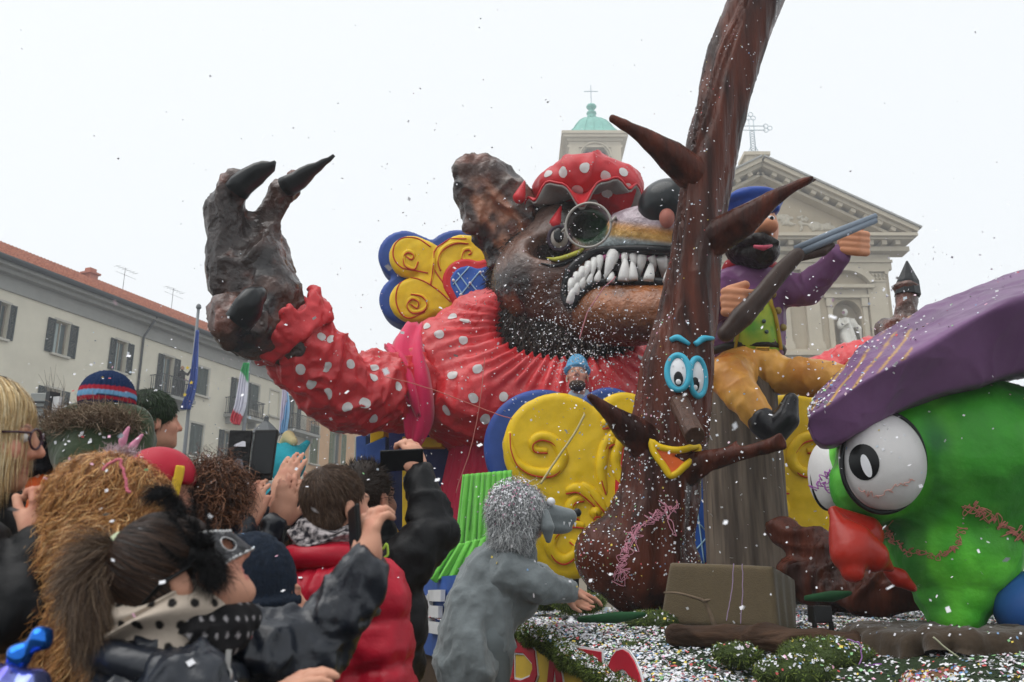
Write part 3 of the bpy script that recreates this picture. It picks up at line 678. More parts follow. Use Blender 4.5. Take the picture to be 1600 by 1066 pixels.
def bare_tree(px, py, Y, hgt, label, seed):
    top = W(px, py, Y); t = thing('bare_tree', label, 'tree', (top[0], Y, 0)); rg = random.Random(seed); tr = MB(); tw = MB()
    def grow(p, d, l, r, lv):
        q = p + d * l; (tr if lv == 0 else tw).tube([p, (p + q) / 2 + np.array([rg.uniform(-.05, .05) * l, rg.uniform(-.05, .05) * l, 0]), q], [r, r * .85, r * .65], 5)
        if lv < 4:
            for k in range(3 if lv else 5):
                a = rg.uniform(0, 6.28); sp = rg.uniform(.25, .55); s = np.array([math.cos(a), math.sin(a), 0]); dd = nrm(d + s * sp + np.array([0, 0, .12])); grow(p + d * l * rg.uniform(.55, 1), dd, l * rg.uniform(.5, .68), r * .5, lv + 1)
    base = np.array([top[0], Y, 0.]); hh = top[2]; grow(base, np.array([0, 0, 1.]), hh * .42, .11, 0)
    tr.build('trunk', M_bark, t, smooth=True); tw.build('crown', M_bark, t, smooth=True)
bare_tree(150, 530, 24, 8, 'thin leafless tree before the cream town house wall', 5)
# ================================================================== the carnival float
def hitp(tree, px, py, off=0.0):
    d = Vector(ray(px, py)).normalized(); l, n, i, t = tree.ray_cast(Vector(CAM), d)
    if l is None: return None, None
    if n.dot(d) > 0: n = -n
    return np.array(l) + np.array(n) * off, np.array(n)
def PX(V):                                     # world points -> photo pixels (to lay out paint jobs on a figure)
    q = V - CAM; fw = q[:, 1] * CP + q[:, 2] * SP; up = -q[:, 1] * SP + q[:, 2] * CP
    return 800 + FPX * q[:, 0] / fw, 533 - FPX * up / fw
def patch(tree, c, n, rx, ry, ang=0.0, off=.004, rings=3, seg=16):
    """a thin painted patch that follows the surface under it"""
    n = nrm(n); t = nrm(np.cross(n, (0.1, 0.2, 1))); b = np.cross(n, t); V = [c + n * off]; Fc = []
    for r in range(1, rings + 1):
        for k in range(seg):
            a = 2 * math.pi * k / seg; x, y = rx * r / rings * math.cos(a), ry * r / rings * math.sin(a)
            p = c + t * (x * math.cos(ang) - y * math.sin(ang)) + b * (x * math.sin(ang) + y * math.cos(ang))
            l, nn, i, d = tree.find_nearest(Vector(p)); nn = np.array(nn); nn = nn if nn @ n > 0 else -nn; V.append(np.array(l) + nn * off)
    for k in range(seg): Fc.append((0, 1 + k, 1 + (k + 1) % seg))
    for r in range(1, rings):
        for k in range(seg): a = 1 + (r - 1) * seg; e = a + seg; Fc.append((a + k, e + k, e + (k + 1) % seg, a + (k + 1) % seg))
    return V, Fc
M_yel = pm('yellow_paint', 'd9b413', 0.45, var=(5, .12), bump=(14, .12), coat=.15)
M_blue = pm('blue_paint', '27458c', 0.45, var=(3, .25), bump=(14, .15), coat=.15)
M_red = pm('red_line_paint', 'b8331f', 0.5, var=(8, .15))
M_redp = pm('crimson_paint', 'a81e30', 0.5, var=(6, .12))
M_white = pm('white_paint', 'cfcfcf', 0.55, var=(8, .06))
M_green = pm('green_cloth', '6cc04a', 0.85, var=(5, .12), bump=(40, .3), sheen=.3)
M_carpet = pm('green_carpet', '2c3a24', 0.95, var=(30, .4), bump=(120, .8))
M_moss = pm('moss', attr=True, rough=.95)
M_wood = pm('platform_wood', '4b3a2a', 0.8, var=(4, .3))
# side line of the trailer: from the near corner back along SD
SB = np.array([0.60, 3.40, 0.0]); SD = nrm((-0.3, 1.0, 0)); fs = Fac(SB, -SD)       # facade seen from the street side
if fs.n[0] > 0: fs = Fac(SB, SD)
SG = 1 if (fs.u @ SD) > 0 else -1
fl = thing('carnival_float', 'long carnival trailer with green deck, yellow and blue lettered side panels', 'float', (1.5, 7, 0))
def sp(d, z, n=0.0): return SB + SD * d + np.array([0, 0, z]) + OUT * n
OUT = np.array([-SD[1], SD[0], 0.0]); OUT = OUT if OUT[0] < 0 else -OUT
RS = np.array([SD, OUT, [0, 0, 1.0]])
def sbox(mb, d0, d1, z0, z1, n0, n1): mb.box(sp((d0 + d1) / 2, (z0 + z1) / 2, (n0 + n1) / 2), (abs(d1 - d0) / 2, abs(n1 - n0) / 2, abs(z1 - z0) / 2), RS); return mb
def shit(px, py, n=0.0):                        # pixel -> (distance along side, height) on the side panel
    d = ray(px, py); o = SB + OUT * n; q = CAM + d * (((o - CAM) @ OUT) / (d @ OUT)); return (q - o) @ SD, q[2]
mb = MB(); sbox(mb, -1.6, 8.5, .55, .9, -6.5, -.05); sbox(mb, 2.2, 8.5, .9, 1.15, -6.5, -.06); mb.build('deck', M_wood, fl)
mb = MB(); sbox(mb, 0.5, 8.0, .35, .62, -5.8, -.7); mb.build('chassis', pm('chassis', '1f1f20', .8), fl)
for d in (3.2, 4.2):
    for n in (-1.0, -5.5):
        c = sp(d, .36, n); w = MB().lathe(c - OUT * .12, [(.18, 0), (.34, 0), (.36, .03), (.36, .21), (.34, .24), (.18, .24)], 24, R=[SD, [0, 0, 1.0], OUT]).build('wheel', pm('tyre', '151515', .8), fl, smooth=False)
        MB().lathe(c - OUT * .1, [(.02, 0), (.17, 0), (.17, .2), (.05, .23)], 16, R=[SD, [0, 0, 1.0], OUT]).build('rim', M_iron, w)
# yellow front panel with red letters
d_split = shit(742, 1000)[0]
mb = MB(); sbox(mb, -1.5, d_split - .02, .40, .95, -.05, 0.0); mb.prism([(0.3, .95), (d_split - .02, .95), (d_split - .02, 1.2), (2.0, 1.2)], SB, SD, (0, 0, 1), OUT, -.05, 0.0); py_ = mb.build('yellow_panel', pm('yellow_panel', 'c6a63a', 0.6, var=(3, .12), bump=(20, .1)), fl)
zb0, zb1 = shit(665, 1016)[1], shit(665, 903)[1]
mb = MB(); sbox(mb, d_split, 7.6, zb0 - .03, zb1, -.05, 0.0); pb_ = mb.build('blue_panel', pm('blue_panel', '2f5296', .6, var=(3, .2), bump=(16, .2)), fl)
def stroke_letter(parent, strokes, d0, d1, z0, z1, wid, mcore, medge, thick=.012, edge=.02, n0=.0):
    """letter from strokes in a unit box (x along the reading direction), painted core over a wider pale edge"""
    def pos(x, y, n): return sp(d0 + (d1 - d0) * x, z0 + (z1 - z0) * y, n)
    out = []
    for nm_, w, n_in, n_out, m in (('letter_edge', wid + edge, n0, n0 + thick * .5, medge), ('letter', wid, n0 + thick * .3, n0 + thick, mcore)):
        if m is None: continue
        mb = MB()
        for s in strokes:
            s = np.array(s, float); P = np.array([[abs(d1 - d0) * x, (z1 - z0) * y] for x, y in s]); L_ = []; R_ = []
            for i in range(len(P)):
                a = P[max(i - 1, 0)]; b = P[min(i + 1, len(P) - 1)]; t = (b - a) / (np.linalg.norm(b - a) + 1e-9); nn = np.array([-t[1], t[0]])
                e = t * (edge * .5 if medge is not None and nm_ == 'letter_edge' else 0) * (-1 if i == 0 else 1 if i == len(P) - 1 else 0)
                L_.append(P[i] + e + nn * w / 2); R_.append(P[i] + e - nn * w / 2)
            poly = L_ + R_[::-1]; m_ = len(poly); sg = 1 if d1 > d0 else -1
            V = [sp(d0 + sg * x, z0 + y, n) for n in (n_in, n_out) for x, y in poly]; k = len(P)
            Fc = []
            for i in range(k - 1):
                a, b, c, e = i, i + 1, m_ - 2 - i, m_ - 1 - i; Fc += [(a, b, c, e), (m_ + a, m_ + e, m_ + c, m_ + b)]
            Fc += [(i, (i + 1) % m_, m_ + (i + 1) % m_, m_ + i) for i in range(m_)]
            mb.add(V, Fc)
        o = mb.build(nm_, m, parent if not out else out[-1]); out.append(o)
    return out
ring = [(.5 + .5 * math.cos(a), .5 + .5 * math.sin(a)) for a in np.linspace(0, 2 * math.pi, 25)]
LET = {'O': [ring], 'A': [[(0, 0), (.45, 1)], [(1, 0), (.5, 1)], [(.2, .36), (.82, .36)]], 'T': [[(.5, 0), (.5, 1)], [(-.05, .95), (1.05, .95)]],
       'R': [[(.05, 0), (.05, 1)], [(.05, .95), (.5, .97), (.85, .86), (.9, .7), (.75, .55), (.4, .47), (.05, .46)], [(.3, .46), (.95, 0)]],
       'E': [[(.05, 0), (.05, 1)], [(.05, .95), (.95, .95)], [(.05, .5), (.8, .5)], [(.05, .05), (.95, .05)]]}
for c, x0, x1 in (('O', 760, 788), ('R', 800, 843), ('A', 852, 889), ('T', 897, 940), ('O', 950, 1004)):
    d0, d1 = shit(x0, 1030)[0], shit(x1, 1030)[0]; stroke_letter(py_, LET[c], d0, d1, .66, 1.10, .075, M_redp, M_white)
for c, x0, x1, y0, y1 in (('T', 643, 670, 988, 936), ('E', 676, 700, 984, 928), ('A', 600, 630, 990, 940), ('N', 570, 592, 990, 942)):
    if c in 'AN': continue
    d0, z0 = shit(x0, y0); d1, z1 = shit(x1, y1); z0 = shit((x0 + x1) / 2, y0)[1]; z1 = shit((x0 + x1) / 2, y1)[1]; stroke_letter(pb_, LET[c], d0, d1, z0, z1, .085, M_white, None, thick=.05)
# ------------------------------------------------------------------ bumpy green deck cover with mossy fringe
rg = np.random.default_rng(11); n1, n2 = 90, 70; V = []
for j in range(n2 + 1):
    for i in range(n1 + 1):
        d = -1.45 + 6.9 * i / n1; n = -5.4 * (j / n2) ** 1.3 + .03; V.append(sp(d, 1.185, n))
V = np.array(V); nn = -((V - SB) @ OUT); dd = (V - SB) @ SD
def deckz(d, n): return 1.235 - .19 * sstep(2.1, -.4, d) * sstep(2.2, 0, n) - .06 * sstep(2.6, 0, d)
V[:, 2] = deckz(dd, nn) + .07 * (fbm(V, 1.7, 4) - .5) + .045 * (fbm(V, 6, 9) - .5) - .04 * sstep(.12, -.05, nn)
Fc = np.array([(j * (n1 + 1) + i, j * (n1 + 1) + i + 1, (j + 1) * (n1 + 1) + i + 1, (j + 1) * (n1 + 1) + i) for j in range(n2) for i in range(n1)])
nz0 = vnormals(V, Fc)[:, 2].mean()
if nz0 < 0: Fc = Fc[:, ::-1]
deckVQ = (V, Fc); dk = link('deck_cover', mesh('deck_cover', V, Fc), M_carpet, fl)
fr = Blob(.06); rg = np.random.default_rng(5)
for i in range(64):
    d = -1.4 + 4.3 * i / 63; h = .01 + .045 * rg.random() + .03 * max(0, 1 - d / 2); q = sp(d, float(deckz(np.array([d]), np.array([0.]))[0]) - .05, .0 + .025 * rg.random()); fr.cap(q, q - np.array([0, 0, h]), .04, .022)
def crag(V, N): return .03 * (fbm(V, 14, 3) - .5)
frm = solid('moss_fringe', fr, .02, pm('moss_base', '3d4a27', .95, var=(25, .4), bump=(90, 1.0)), fl, disp=crag)
mounds = Blob(.05)
for px, py, Y, r in ((1020, 965, 5.0, .1), (1290, 1015, 4.0, .13), (1240, 1040, 3.7, .1), (850, 925, 5.6, .12), (905, 935, 5.4, .1), (1150, 1015, 3.9, .07), (985, 1010, 4.5, .06)):
    c = W(px, py, Y); mounds.ell((c[0], c[1], 1.17), (r * 1.5, r * 1.2, r * .6)) if False else mounds.ell((c[0], c[1], c[2] - r * .25), (r * 1.5, r * 1.2, r * .6))
mo = solid('moss_mound', mounds, .02, MATS['moss_base'], fl, disp=crag); mo['kind'] = 'stuff'
cs = [C('4f5f2a'), C('5f7032'), C('39471f'), C('6d7a3d')]
for o, n, nm in ((frm, 34000, 'moss_blades'), (mo, 9000, 'moss_blades')):
    p, d = sample(o_bvh[o.name], n, rg); strands(nm, p, d + np.array([0, 0, -.3]), .018, .0045, M_moss, o, seg=2, jitter=.7, cols=cs, kind='stuff', rs=3)
# ------------------------------------------------------------------ blue and yellow gatehouse panels at the back of the float, green drapes
def slab(name, pts, Y0, th, mat, parent, bevel=.01, lean=0.0):
    """a board cut to an outline traced at distance Y0 with real thickness"""
    P = [W(x, y, Y0 + lean * i) for i, (x, y) in enumerate(pts)]; n = len(P); bk = np.array([0.25, .97, 0]) * th; V = P + [p + bk for p in P]
    Fc = [tuple(range(n)), tuple(range(2 * n - 1, n - 1, -1))] + [(i, n + i, n + (i + 1) % n, (i + 1) % n) for i in range(n)]
    o = link(name, mesh(name, V, Fc, smooth=False), mat, parent)
    if bevel: b = o.modifiers.new('b', 'BEVEL'); b.width = bevel; b.segments = 2
    return o
M_navy = pm('navy_paint', '1d2b5e', .5, var=(3, .2)); M_skyblue = pm('worn_blue_paint', '3d62a8', .55, var=(2.5, .25), bump=(10, .15), col2='35589c', streak=2)
gh = thing('gatehouse_panel', 'blue and yellow painted gatehouse boards behind the giant sleeve', 'stage set', W(630, 940, 9.6))
slab('back_board', [(556, 690), (556, 870), (720, 870), (720, 640), (640, 640)], 10.0, .1, M_navy, gh)
slab('side_board', [(556, 682), (572, 679), (572, 880), (556, 882)], 9.75, .12, M_skyblue, gh)
slab('blue_wing', [(571, 695), (603, 682), (601, 760), (604, 800), (622, 850), (571, 850)], 9.6, .1, M_skyblue, gh)
slab('yellow_base', [(565, 818), (607, 815), (622, 842), (622, 880), (565, 880)], 9.5, .16, M_yel, gh)
slab('yellow_cap', [(578, 676), (600, 670), (600, 683), (578, 694)], 9.6, .14, M_yel, gh)
slab('yellow_post', [(628, 682), (639, 682), (639, 850), (628, 850)], 9.55, .14, M_yel, gh)
slab('yellow_lintel', [(628, 683), (690, 683), (690, 699), (639, 699)], 9.54, .14, M_yel, gh)
slab('red_curtain', [(600, 765), (612, 762), (612, 825), (606, 830), (598, 800)], 9.8, .05, pm('red_curtain', '6f1f2a', .8), gh)
def drape_sheet(name, quad, Y0, Y1, folds, amp, mat, parent, rows=24, cols=80, hem=.0):
    """hanging cloth between four traced corners (tl, tr, br, bl), gathered in folds"""
    tl, tr, br, bl = [np.array(q, float) for q in quad]; V = []; rgd = np.random.default_rng(9); ph = rgd.uniform(0, 6.28, 4)
    for j in range(rows + 1):
        t = j / rows
        for i in range(cols + 1):
            s = i / cols; q = (tl * (1 - s) + tr * s) * (1 - t) + (bl * (1 - s) + br * s) * t
            q = q + np.array([0, hem * math.sin(s * folds * 5.1 + 1) * t]); p = W(q[0], q[1], Y0 + (Y1 - Y0) * s)
            p[1] += amp * (math.sin(s * folds * 6.283 + ph[0] + .6 * math.sin(t * 3)) + .5 * math.sin(s * folds * 15.7 + ph[1] + t)) * (.35 + .65 * t); V.append(p)
    Fc = [(j * (cols + 1) + i, j * (cols + 1) + i + 1, (j + 1) * (cols + 1) + i + 1, (j + 1) * (cols + 1) + i) for j in range(rows) for i in range(cols)]
    o = link(name, mesh(name, V, Fc), mat, parent); o.modifiers.new('s', 'SOLIDIFY').thickness = .012; return o
gd = thing('green_drape', 'bright green cloth skirt draped in folds behind the grey costumed person', 'cloth', W(730, 950, 7.4))
drape_sheet('upper_cloth', ((724, 742), (800, 735), (800, 860), (712, 850)), 7.75, 7.5, 9, .03, M_green, gd)
drape_sheet('lower_cloth', ((700, 855), (830, 822), (830, 905), (660, 908)), 7.3, 7.0, 11, .03, M_green, gd, hem=3)
# ------------------------------------------------------------------ scrollwork ornaments
def relief(parent, face, paths, rpx, Y):
    tr = bvh(face); s = S(900, 700, Y)
    for pth in paths:
        P = []; 
        for x, y in smoothpath(pth, max(14, 7 * len(pth))):
            h, n = hitp(tr, x, y)
            if h is not None: P.append(h)
        if len(P) < 4: continue
        P = np.array(P); m = len(P); tp = np.sin(np.linspace(.25, math.pi - .12, m)) ** .5
        rd = MB().tube(P + np.array([0, rpx * s * .2, 0]), rpx * s * tp, 10).build('scroll_ridge', M_yel, parent, smooth=True)
        MB().tube(P + np.array([0, -rpx * s * .56, -rpx * s * .74]) * tp[:, None], 1.15 * s, 6).build('painted_line', M_red, rd, smooth=True)
def lattice(parent, tr, cells, knobs, Y):
    s = S(900, 700, Y); M_lat = pm('lattice_paint', '9fc3d6', .5); M_knob = pm('knob_white', 'd5d5da', .5)
    for a, b in cells:
        P = [hitp(tr, a[0] + (b[0] - a[0]) * t, a[1] + (b[1] - a[1]) * t, .004)[0] for t in np.linspace(0, 1, 8)]; P = [p for p in P if p is not None]
        if len(P) > 2: MB().tube(P, 1.1 * s, 5).build('lattice_line', M_lat, parent, smooth=True)
    for x, y in knobs:
        p, n = hitp(tr, x, y, .0)
        if p is not None: MB().lathe(p + np.array([0, -.01, 0]), [(.001, -2.6 * s), (1.8 * s, -1.9 * s), (2.6 * s, 0), (1.8 * s, 1.9 * s), (.001, 2.6 * s)], 10).build('knob', M_knob, parent, smooth=True)
def ornament(label, Y, lobes, border, heart, paths, rpx, shift, cells, knobs, vx, lines=()):
    c0 = W(lobes[0][0], lobes[0][1], Y); root = thing('scroll_ornament', label, 'ornament', (c0[0], Y, 1.2)); s = S(lobes[0][0], lobes[0][1], Y)
    f = Blob(.05); b = Blob(.05)
    for x, y, rx, ry in lobes:
        f.disc(W(x, y, Y), rx * s, ry * s, .10, .07, k=.05); q = W(x + shift[0], y + shift[1], Y + .3); b.disc(q, (rx + 7) * s, (ry + 7) * s, .2, .05, k=.04)
    face = solid('scroll_face', f, vx, M_yel, root, disp=lambda V, N: .03 * (fbm(V, 3.5, 2) - .5) + .012 * (fbm(V, 11, 5) - .5))
    solid('backing', b, vx * 1.5, M_blue, root)
    g_ = Blob(.04); h_ = Blob(.04)
    for x, y, rx, ry in border: g_.disc(W(x, y, Y - .03), rx * s, ry * s, .11, .04)
    for x, y, rx, ry in heart: h_.disc(W(x, y, Y - .05), rx * s, ry * s, .11, .03)
    solid('border', g_, vx, pm('border_paint', 'c8364e' if Y > 9 else 'c01f24', .45, var=(6, .1), coat=.2), root); hh = solid('heart_panel', h_, vx, pm('heart_blue', '2c58a8', .5, var=(6, .15)), root)
    relief(root, face, paths, rpx, Y); tf = bvh(face)
    for ln_ in lines:
        P = [q_ for q_ in (hitp(tf, x, y, .003)[0] for x, y in smoothpath(ln_, 40)) if q_ is not None]
        if len(P) > 4: MB().tube(P, 1.1 * s, 6).build('painted_line', M_red, root, smooth=True)
    lattice(root, bvh(hh), cells, knobs, Y); return root
q = lambda P: [(740 + x / 3.333, 600 + y / 3.333) for x, y in P]
pa = [q(p) for p in ([(385, 350), (320, 340), (310, 300), (350, 275), (410, 290), (450, 340), (463, 390), (440, 440), (390, 465), (300, 455), (230, 410), (195, 330), (190, 250)],
      [(575, 740), (520, 730), (460, 745), (410, 800), (400, 850), (430, 900), (480, 915), (530, 880), (525, 835), (500, 815)], [(575, 600), (530, 600), (505, 640), (515, 670), (550, 700)],
      [(660, 680), (635, 670), (625, 700)], [(735, 235), (690, 310), (670, 380), (665, 480), (690, 570)], [(800, 560), (755, 470), (740, 390), (760, 300), (800, 235)], [(560, 520), (610, 560), (650, 610), (690, 670)], [(480, 560), (540, 545), (600, 590), (640, 640)], [(740, 300), (715, 300), (700, 330)], [(710, 215), (690, 210), (672, 225)])]
mir = lambda P: [(2 * 1058 - x, y) for x, y in P]
lob = [(872, 700, 86, 86), (893, 800, 72, 70), (884, 853, 56, 50), (975, 668, 52, 56), (955, 750, 70, 80), (1000, 770, 70, 90)]
lob = lob + [(2 * 1058 - a, b, c, d) for a, b, c, d in lob]
ornament('large yellow scroll ornament with blue backing behind the smiling tree', 7.9, lob, [(1052, 770, 92, 128)], [(1056, 775, 78, 114)], pa + [mir(p) for p in pa], 10, (-26, 2),
         [((985, 700), (1130, 860)), ((1130, 690), (985, 850)), ((1040, 660), (1135, 780)), ((975, 780), (1080, 880)), ((1090, 800), (1100, 880)), ((1140, 800), (1060, 890))], [(1084, 862), (1057, 778), (1110, 722), (1003, 722), (1110, 832)], .016)
q2 = lambda P: [(580 + x / 3.554, 220 + y / 3.554) for x, y in P]
pb = [q2(p) for p in ([(195, 640), (225, 655), (235, 630), (205, 615), (180, 640), (190, 690), (240, 710), (262, 670)], [(220, 905), (255, 925), (262, 890), (225, 875), (200, 910), (230, 950), (290, 940), (310, 900), (280, 860), (220, 850)],
      [(540, 630), (555, 620), (545, 600), (515, 610), (505, 650), (530, 670), (570, 665)], [(385, 720), (372, 660), (400, 600), (470, 565), (540, 570)], [(330, 800), (345, 690), (350, 610)])]
lb2 = [(642, 402, 34, 34), (662, 405, 30, 28), (652, 470, 42, 36), (678, 466, 40, 30), (690, 440, 36, 36), (725, 408, 46, 42), (770, 440, 60, 50)]
ornament('smaller yellow scroll ornament with blue heart rising behind the wolf shoulder', 10.9, lb2, [(728, 442, 36, 36), (765, 442, 36, 36), (745, 462, 42, 34)], [(731, 445, 27, 27), (765, 445, 28, 27), (746, 464, 33, 26)], pb, 4, (-9, 3),
         [(q2([(455, 700)])[0], q2([(545, 820)])[0]), (q2([(545, 700)])[0], q2([(455, 800)])[0]), (q2([(430, 730)])[0], q2([(510, 860)])[0]), (q2([(600, 730)])[0], q2([(495, 860)])[0]), (q2([(600, 730)])[0], q2([(650, 790)])[0]), (q2([(550, 790)])[0], q2([(600, 850)])[0])],
         [q2([p])[0] for p in ((457, 777), (549, 792), (606, 732), (498, 856))], .022, [q2(p) for p in ([(330, 590), (260, 545), (180, 540), (130, 580), (125, 650), (170, 705), (250, 722), (315, 735)], [(440, 895), (370, 830), (280, 775), (200, 765), (150, 810), (138, 890), (165, 960), (215, 985), (300, 950)], [(400, 790), (345, 700), (355, 610), (420, 550), (530, 545)])])
# ================================================================== the giant wolf in a red spotted dress
def w3(x, y, Y): return W(x, y, Y)
def rp(r, x, y, Y): return r * S(x, y, Y)
wolf = thing('wolf_figure', 'giant papier-mache wolf in a red dress with white dots, arm and claws raised', 'carnival figure', (W(800, 700, 9.7)[0], 9.7, 1.2))
M_dress = pm('red_dress_plastic', 'c42a30', 0.36, spec=.45, var=(2.2, .18), bump=(9, .6, .03))
M_skirt = pm('crimson_skirt', 'b01a3c', 0.6, var=(3, .1), bump=(8, .2), stretch=(1, 1, .3))
M_pink = pm('pink_ribbon_cloth', 'c61a4e', 0.6, var=(4, .1), sheen=.2)
M_hide = pm('wolf_hide', attr=True, rough=.24, spec=.5, var=(9, .3), bump=(14, .9, .03))
M_claw = pm('black_claw', '15181a', .3, var=(6, .3), bump=(20, .2), coat=.3)
M_dot = pm('white_dot', 'c9c6c4', .5, var=(12, .08))
def caps_px(b, pts, k=None):                    # (px, py, Y, radius px)
    P = [w3(x, y, Y) for x, y, Y, r in pts]; R_ = [rp(r, x, y, Y) for x, y, Y, r in pts]
    return b.path(P, R_, k)
def ell_px(b, x, y, Y, rx, ry, dz, R=None, k=None, sub=False): s = S(x, y, Y); return b.ell(w3(x, y, Y), (rx * s, dz, ry * s), R, k, sub)
# --- dress
dr = Blob(.22)
ell_px(dr, 815, 612, 9.7, 160, 92, .95); ell_px(dr, 700, 575, 9.6, 72, 78, .6); ell_px(dr, 775, 522, 9.8, 88, 62, .7); ell_px(dr, 955, 592, 9.7, 70, 66, .7); ell_px(dr, 880, 640, 9.5, 120, 75, .8); ell_px(dr, 745, 640, 9.55, 80, 68, .75)
ell_px(dr, 888, 500, 9.0, 112, 66, .75, k=.18, sub=True)
def folds(V, N):
    x, y = PX(V); a = np.arctan2(y - 505, (x - 885) * .62); d = np.hypot((x - 885) * .62, y - 505)
    g = sstep(150, 62, d) * (y > 470)                       # gathers running into the neckline
    return .035 * np.sin(a * 46 + 3 * noise(V, 2, 4)) * g + .10 * (fbm(V, 1.1, 2, 2) - .5) + cloth(V, .055, 2.8, 7, (1, 1, .5)) * (1 - g) + cloth(V, .018, 8, 17) * (1 - .5 * g)
body = solid('dress', dr, .028, M_dress, wolf, disp=folds)
sk = Blob(.1); a, b_ = w3(768, 690, 9.7), w3(768, 690, 9.7); b_[2] = 1.15; sk.cap(a, b_, .42, .75)
solid('skirt', sk, .04, M_skirt, wolf, disp=lambda V, N: .03 * np.sin(np.arctan2(V[:, 1] - 9.7, V[:, 0] - a[0]) * 22))
sv = Blob(.12); caps_px(sv, [(655, 605, 9.4, 66), (600, 612, 9.0, 62), (545, 620, 8.7, 60), (505, 580, 8.45, 60), (455, 520, 8.2, 56)])
def crease(V, N): return .05 * (fbm(V, 2.4, 3, 3) - .5) + cloth(V, .065, 3.4, 5, (1, 1, .6)) + cloth(V, .02, 9, 15)
slv = solid('sleeve', sv, .022, M_dress, wolf, disp=crease)
cf = Blob(.09); rgc = np.random.default_rng(2); fd = nrm(w3(430, 480, 8.1) - w3(505, 580, 8.45)); c0 = w3(450, 512, 8.18); t1 = nrm(np.cross(fd, (0, 1, 0))); t2 = np.cross(fd, t1)
for i in range(26):
    a = 2 * math.pi * i / 26; r = .34 + .05 * rgc.random(); q0 = c0 + (t1 * math.cos(a) + t2 * math.sin(a)) * r; cf.cap(q0 - fd * .1, q0 + fd * (.05 + .13 * rgc.random()) + (t1 * math.cos(a) + t2 * math.sin(a)) * .05 * rgc.random(), .05, .03)
solid('cuff', cf, .022, M_dress, wolf, disp=lambda V, N: .03 * (fbm(V, 7, 1) - .5) + cloth(V, .05, 4, 21))
s2 = Blob(.12); caps_px(s2, [(985, 600, 9.8, 62), (1120, 632, 10.0, 60), (1260, 622, 10.0, 60), (1350, 590, 9.8, 55), (1405, 560, 9.6, 48)])
slv2 = solid('sleeve', s2, .04, M_dress, wolf, disp=crease)
hb2 = Blob(.08); caps_px(hb2, [(1405, 555, 9.6, 40), (1418, 525, 9.55, 40), (1419, 490, 9.5, 24), (1418, 452, 9.5, 22)]); caps_px(hb2, [(1440, 530, 9.6, 36), (1465, 515, 9.7, 22), (1475, 490, 9.7, 18)]); caps_px(hb2, [(1400, 530, 9.7, 30), (1385, 515, 9.75, 20)])
BR = [C('4b3229'), C('2c211e'), C('6e4032'), C('1e1a1a')]
def hide(V, N):
    n = fbm(V, 2.3, 21); m = fbm(V, 5.5, 8); c = mixc(BR[0], BR[1], sstep(.42, .62, n)); c = mixc(c, BR[2], sstep(.55, .72, m) * .8); return mixc(c, BR[3], sstep(.6, .75, fbm(V, 3.1, 40)))
def lump(V, N): return .06 * (fbm(V, 4, 11) - .5) + .025 * (fbm(V, 11, 6) - .5) + cloth(V, .05, 3.5, 13) - .03
solid('hand', hb2, .03, M_hide, wolf, disp=lump, paint=hide)
MB().tube([w3(1418, 462, 9.5), w3(1418, 440, 9.5), w3(1417, 408, 9.48)], [rp(20, 1418, 450, 9.5), rp(17, 1418, 450, 9.5), .01], 8).build('claw', M_claw, wolf)
# --- raised hand
hb = Blob(.10); hp = 8.05
caps_px(hb, [(448, 530, 8.15, 50), (425, 470, 8.05, 52), (410, 410, 8.0, 46)]); ell_px(hb, 398, 522, 7.95, 58, 42, .34)
caps_px(hb, [(372, 450, 8.0, 42), (352, 385, 7.95, 37), (352, 325, 7.9, 37), (374, 286, 7.8, 27)], k=.07)
caps_px(hb, [(412, 400, 8.15, 34), (416, 345, 8.15, 27), (436, 306, 8.1, 27), (462, 284, 8.05, 20)], k=.07)
caps_px(hb, [(430, 470, 8.3, 40), (432, 380, 8.35, 22)], k=.05)
caps_px(hb, [(410, 520, 7.9, 40), (372, 505, 7.75, 47), (352, 488, 7.7, 33)], k=.06)
hd = solid('hand', hb, .028, M_hide, wolf, disp=lump, paint=hide)
def claw(pts):
    P = smoothpath([w3(x, y, Y) for x, y, Y, r in pts], 9); R_ = smoothpath([[r] for *_, r in pts], 9)[:, 0]; s = S(pts[0][0], pts[0][1], pts[0][2])
    return MB().tube(P + .02 * (RNG.random(P.shape) - .5), np.maximum(R_, .5) * s, 12, flat=.8).build('claw', M_claw, wolf, smooth=True)
claw([(368, 300, 7.72, 22), (395, 276, 7.68, 20), (418, 261, 7.62, 13), (432, 252, 7.6, 2)]); claw([(446, 292, 7.98, 20), (475, 276, 7.92, 16), (500, 258, 7.86, 8), (522, 243, 7.85, 3)]); claw([(372, 505, 7.42, 26), (388, 480, 7.36, 27), (402, 462, 7.4, 18), (412, 452, 7.45, 4)])
# --- neck and fur collar
nk = Blob(.15); caps_px(nk, [(870, 575, 9.55, 72), (850, 500, 9.6, 92), (850, 430, 9.6, 85)]); ell_px(nk, 890, 545, 9.45, 105, 42, .6)
def furc(V, N): return mixc(C('2a2422'), C('3d322c'), fbm(V, 6, 2))
neck = solid('neck', nk, .035, pm('neck_fur', attr=True, rough=.8, bump=(30, .8, .03)), wolf, disp=lambda V, N: .08 * (fbm(V, 7, 3) - .5), paint=furc)
rg = np.random.default_rng(8); p, d = sample(o_bvh[neck.name], 9000, rg, lambda c, n: n[:, 1] < .4)
strands('collar_fur', p, d * .5 + np.array([0, -.1, -.8]), .12, .012, pm('collar_fur', attr=True, rough=.8), neck, seg=3, jitter=.35, cols=[C('2c2623'), C('463a33'), C('1e1a18'), C('55504b')], kind='stuff')
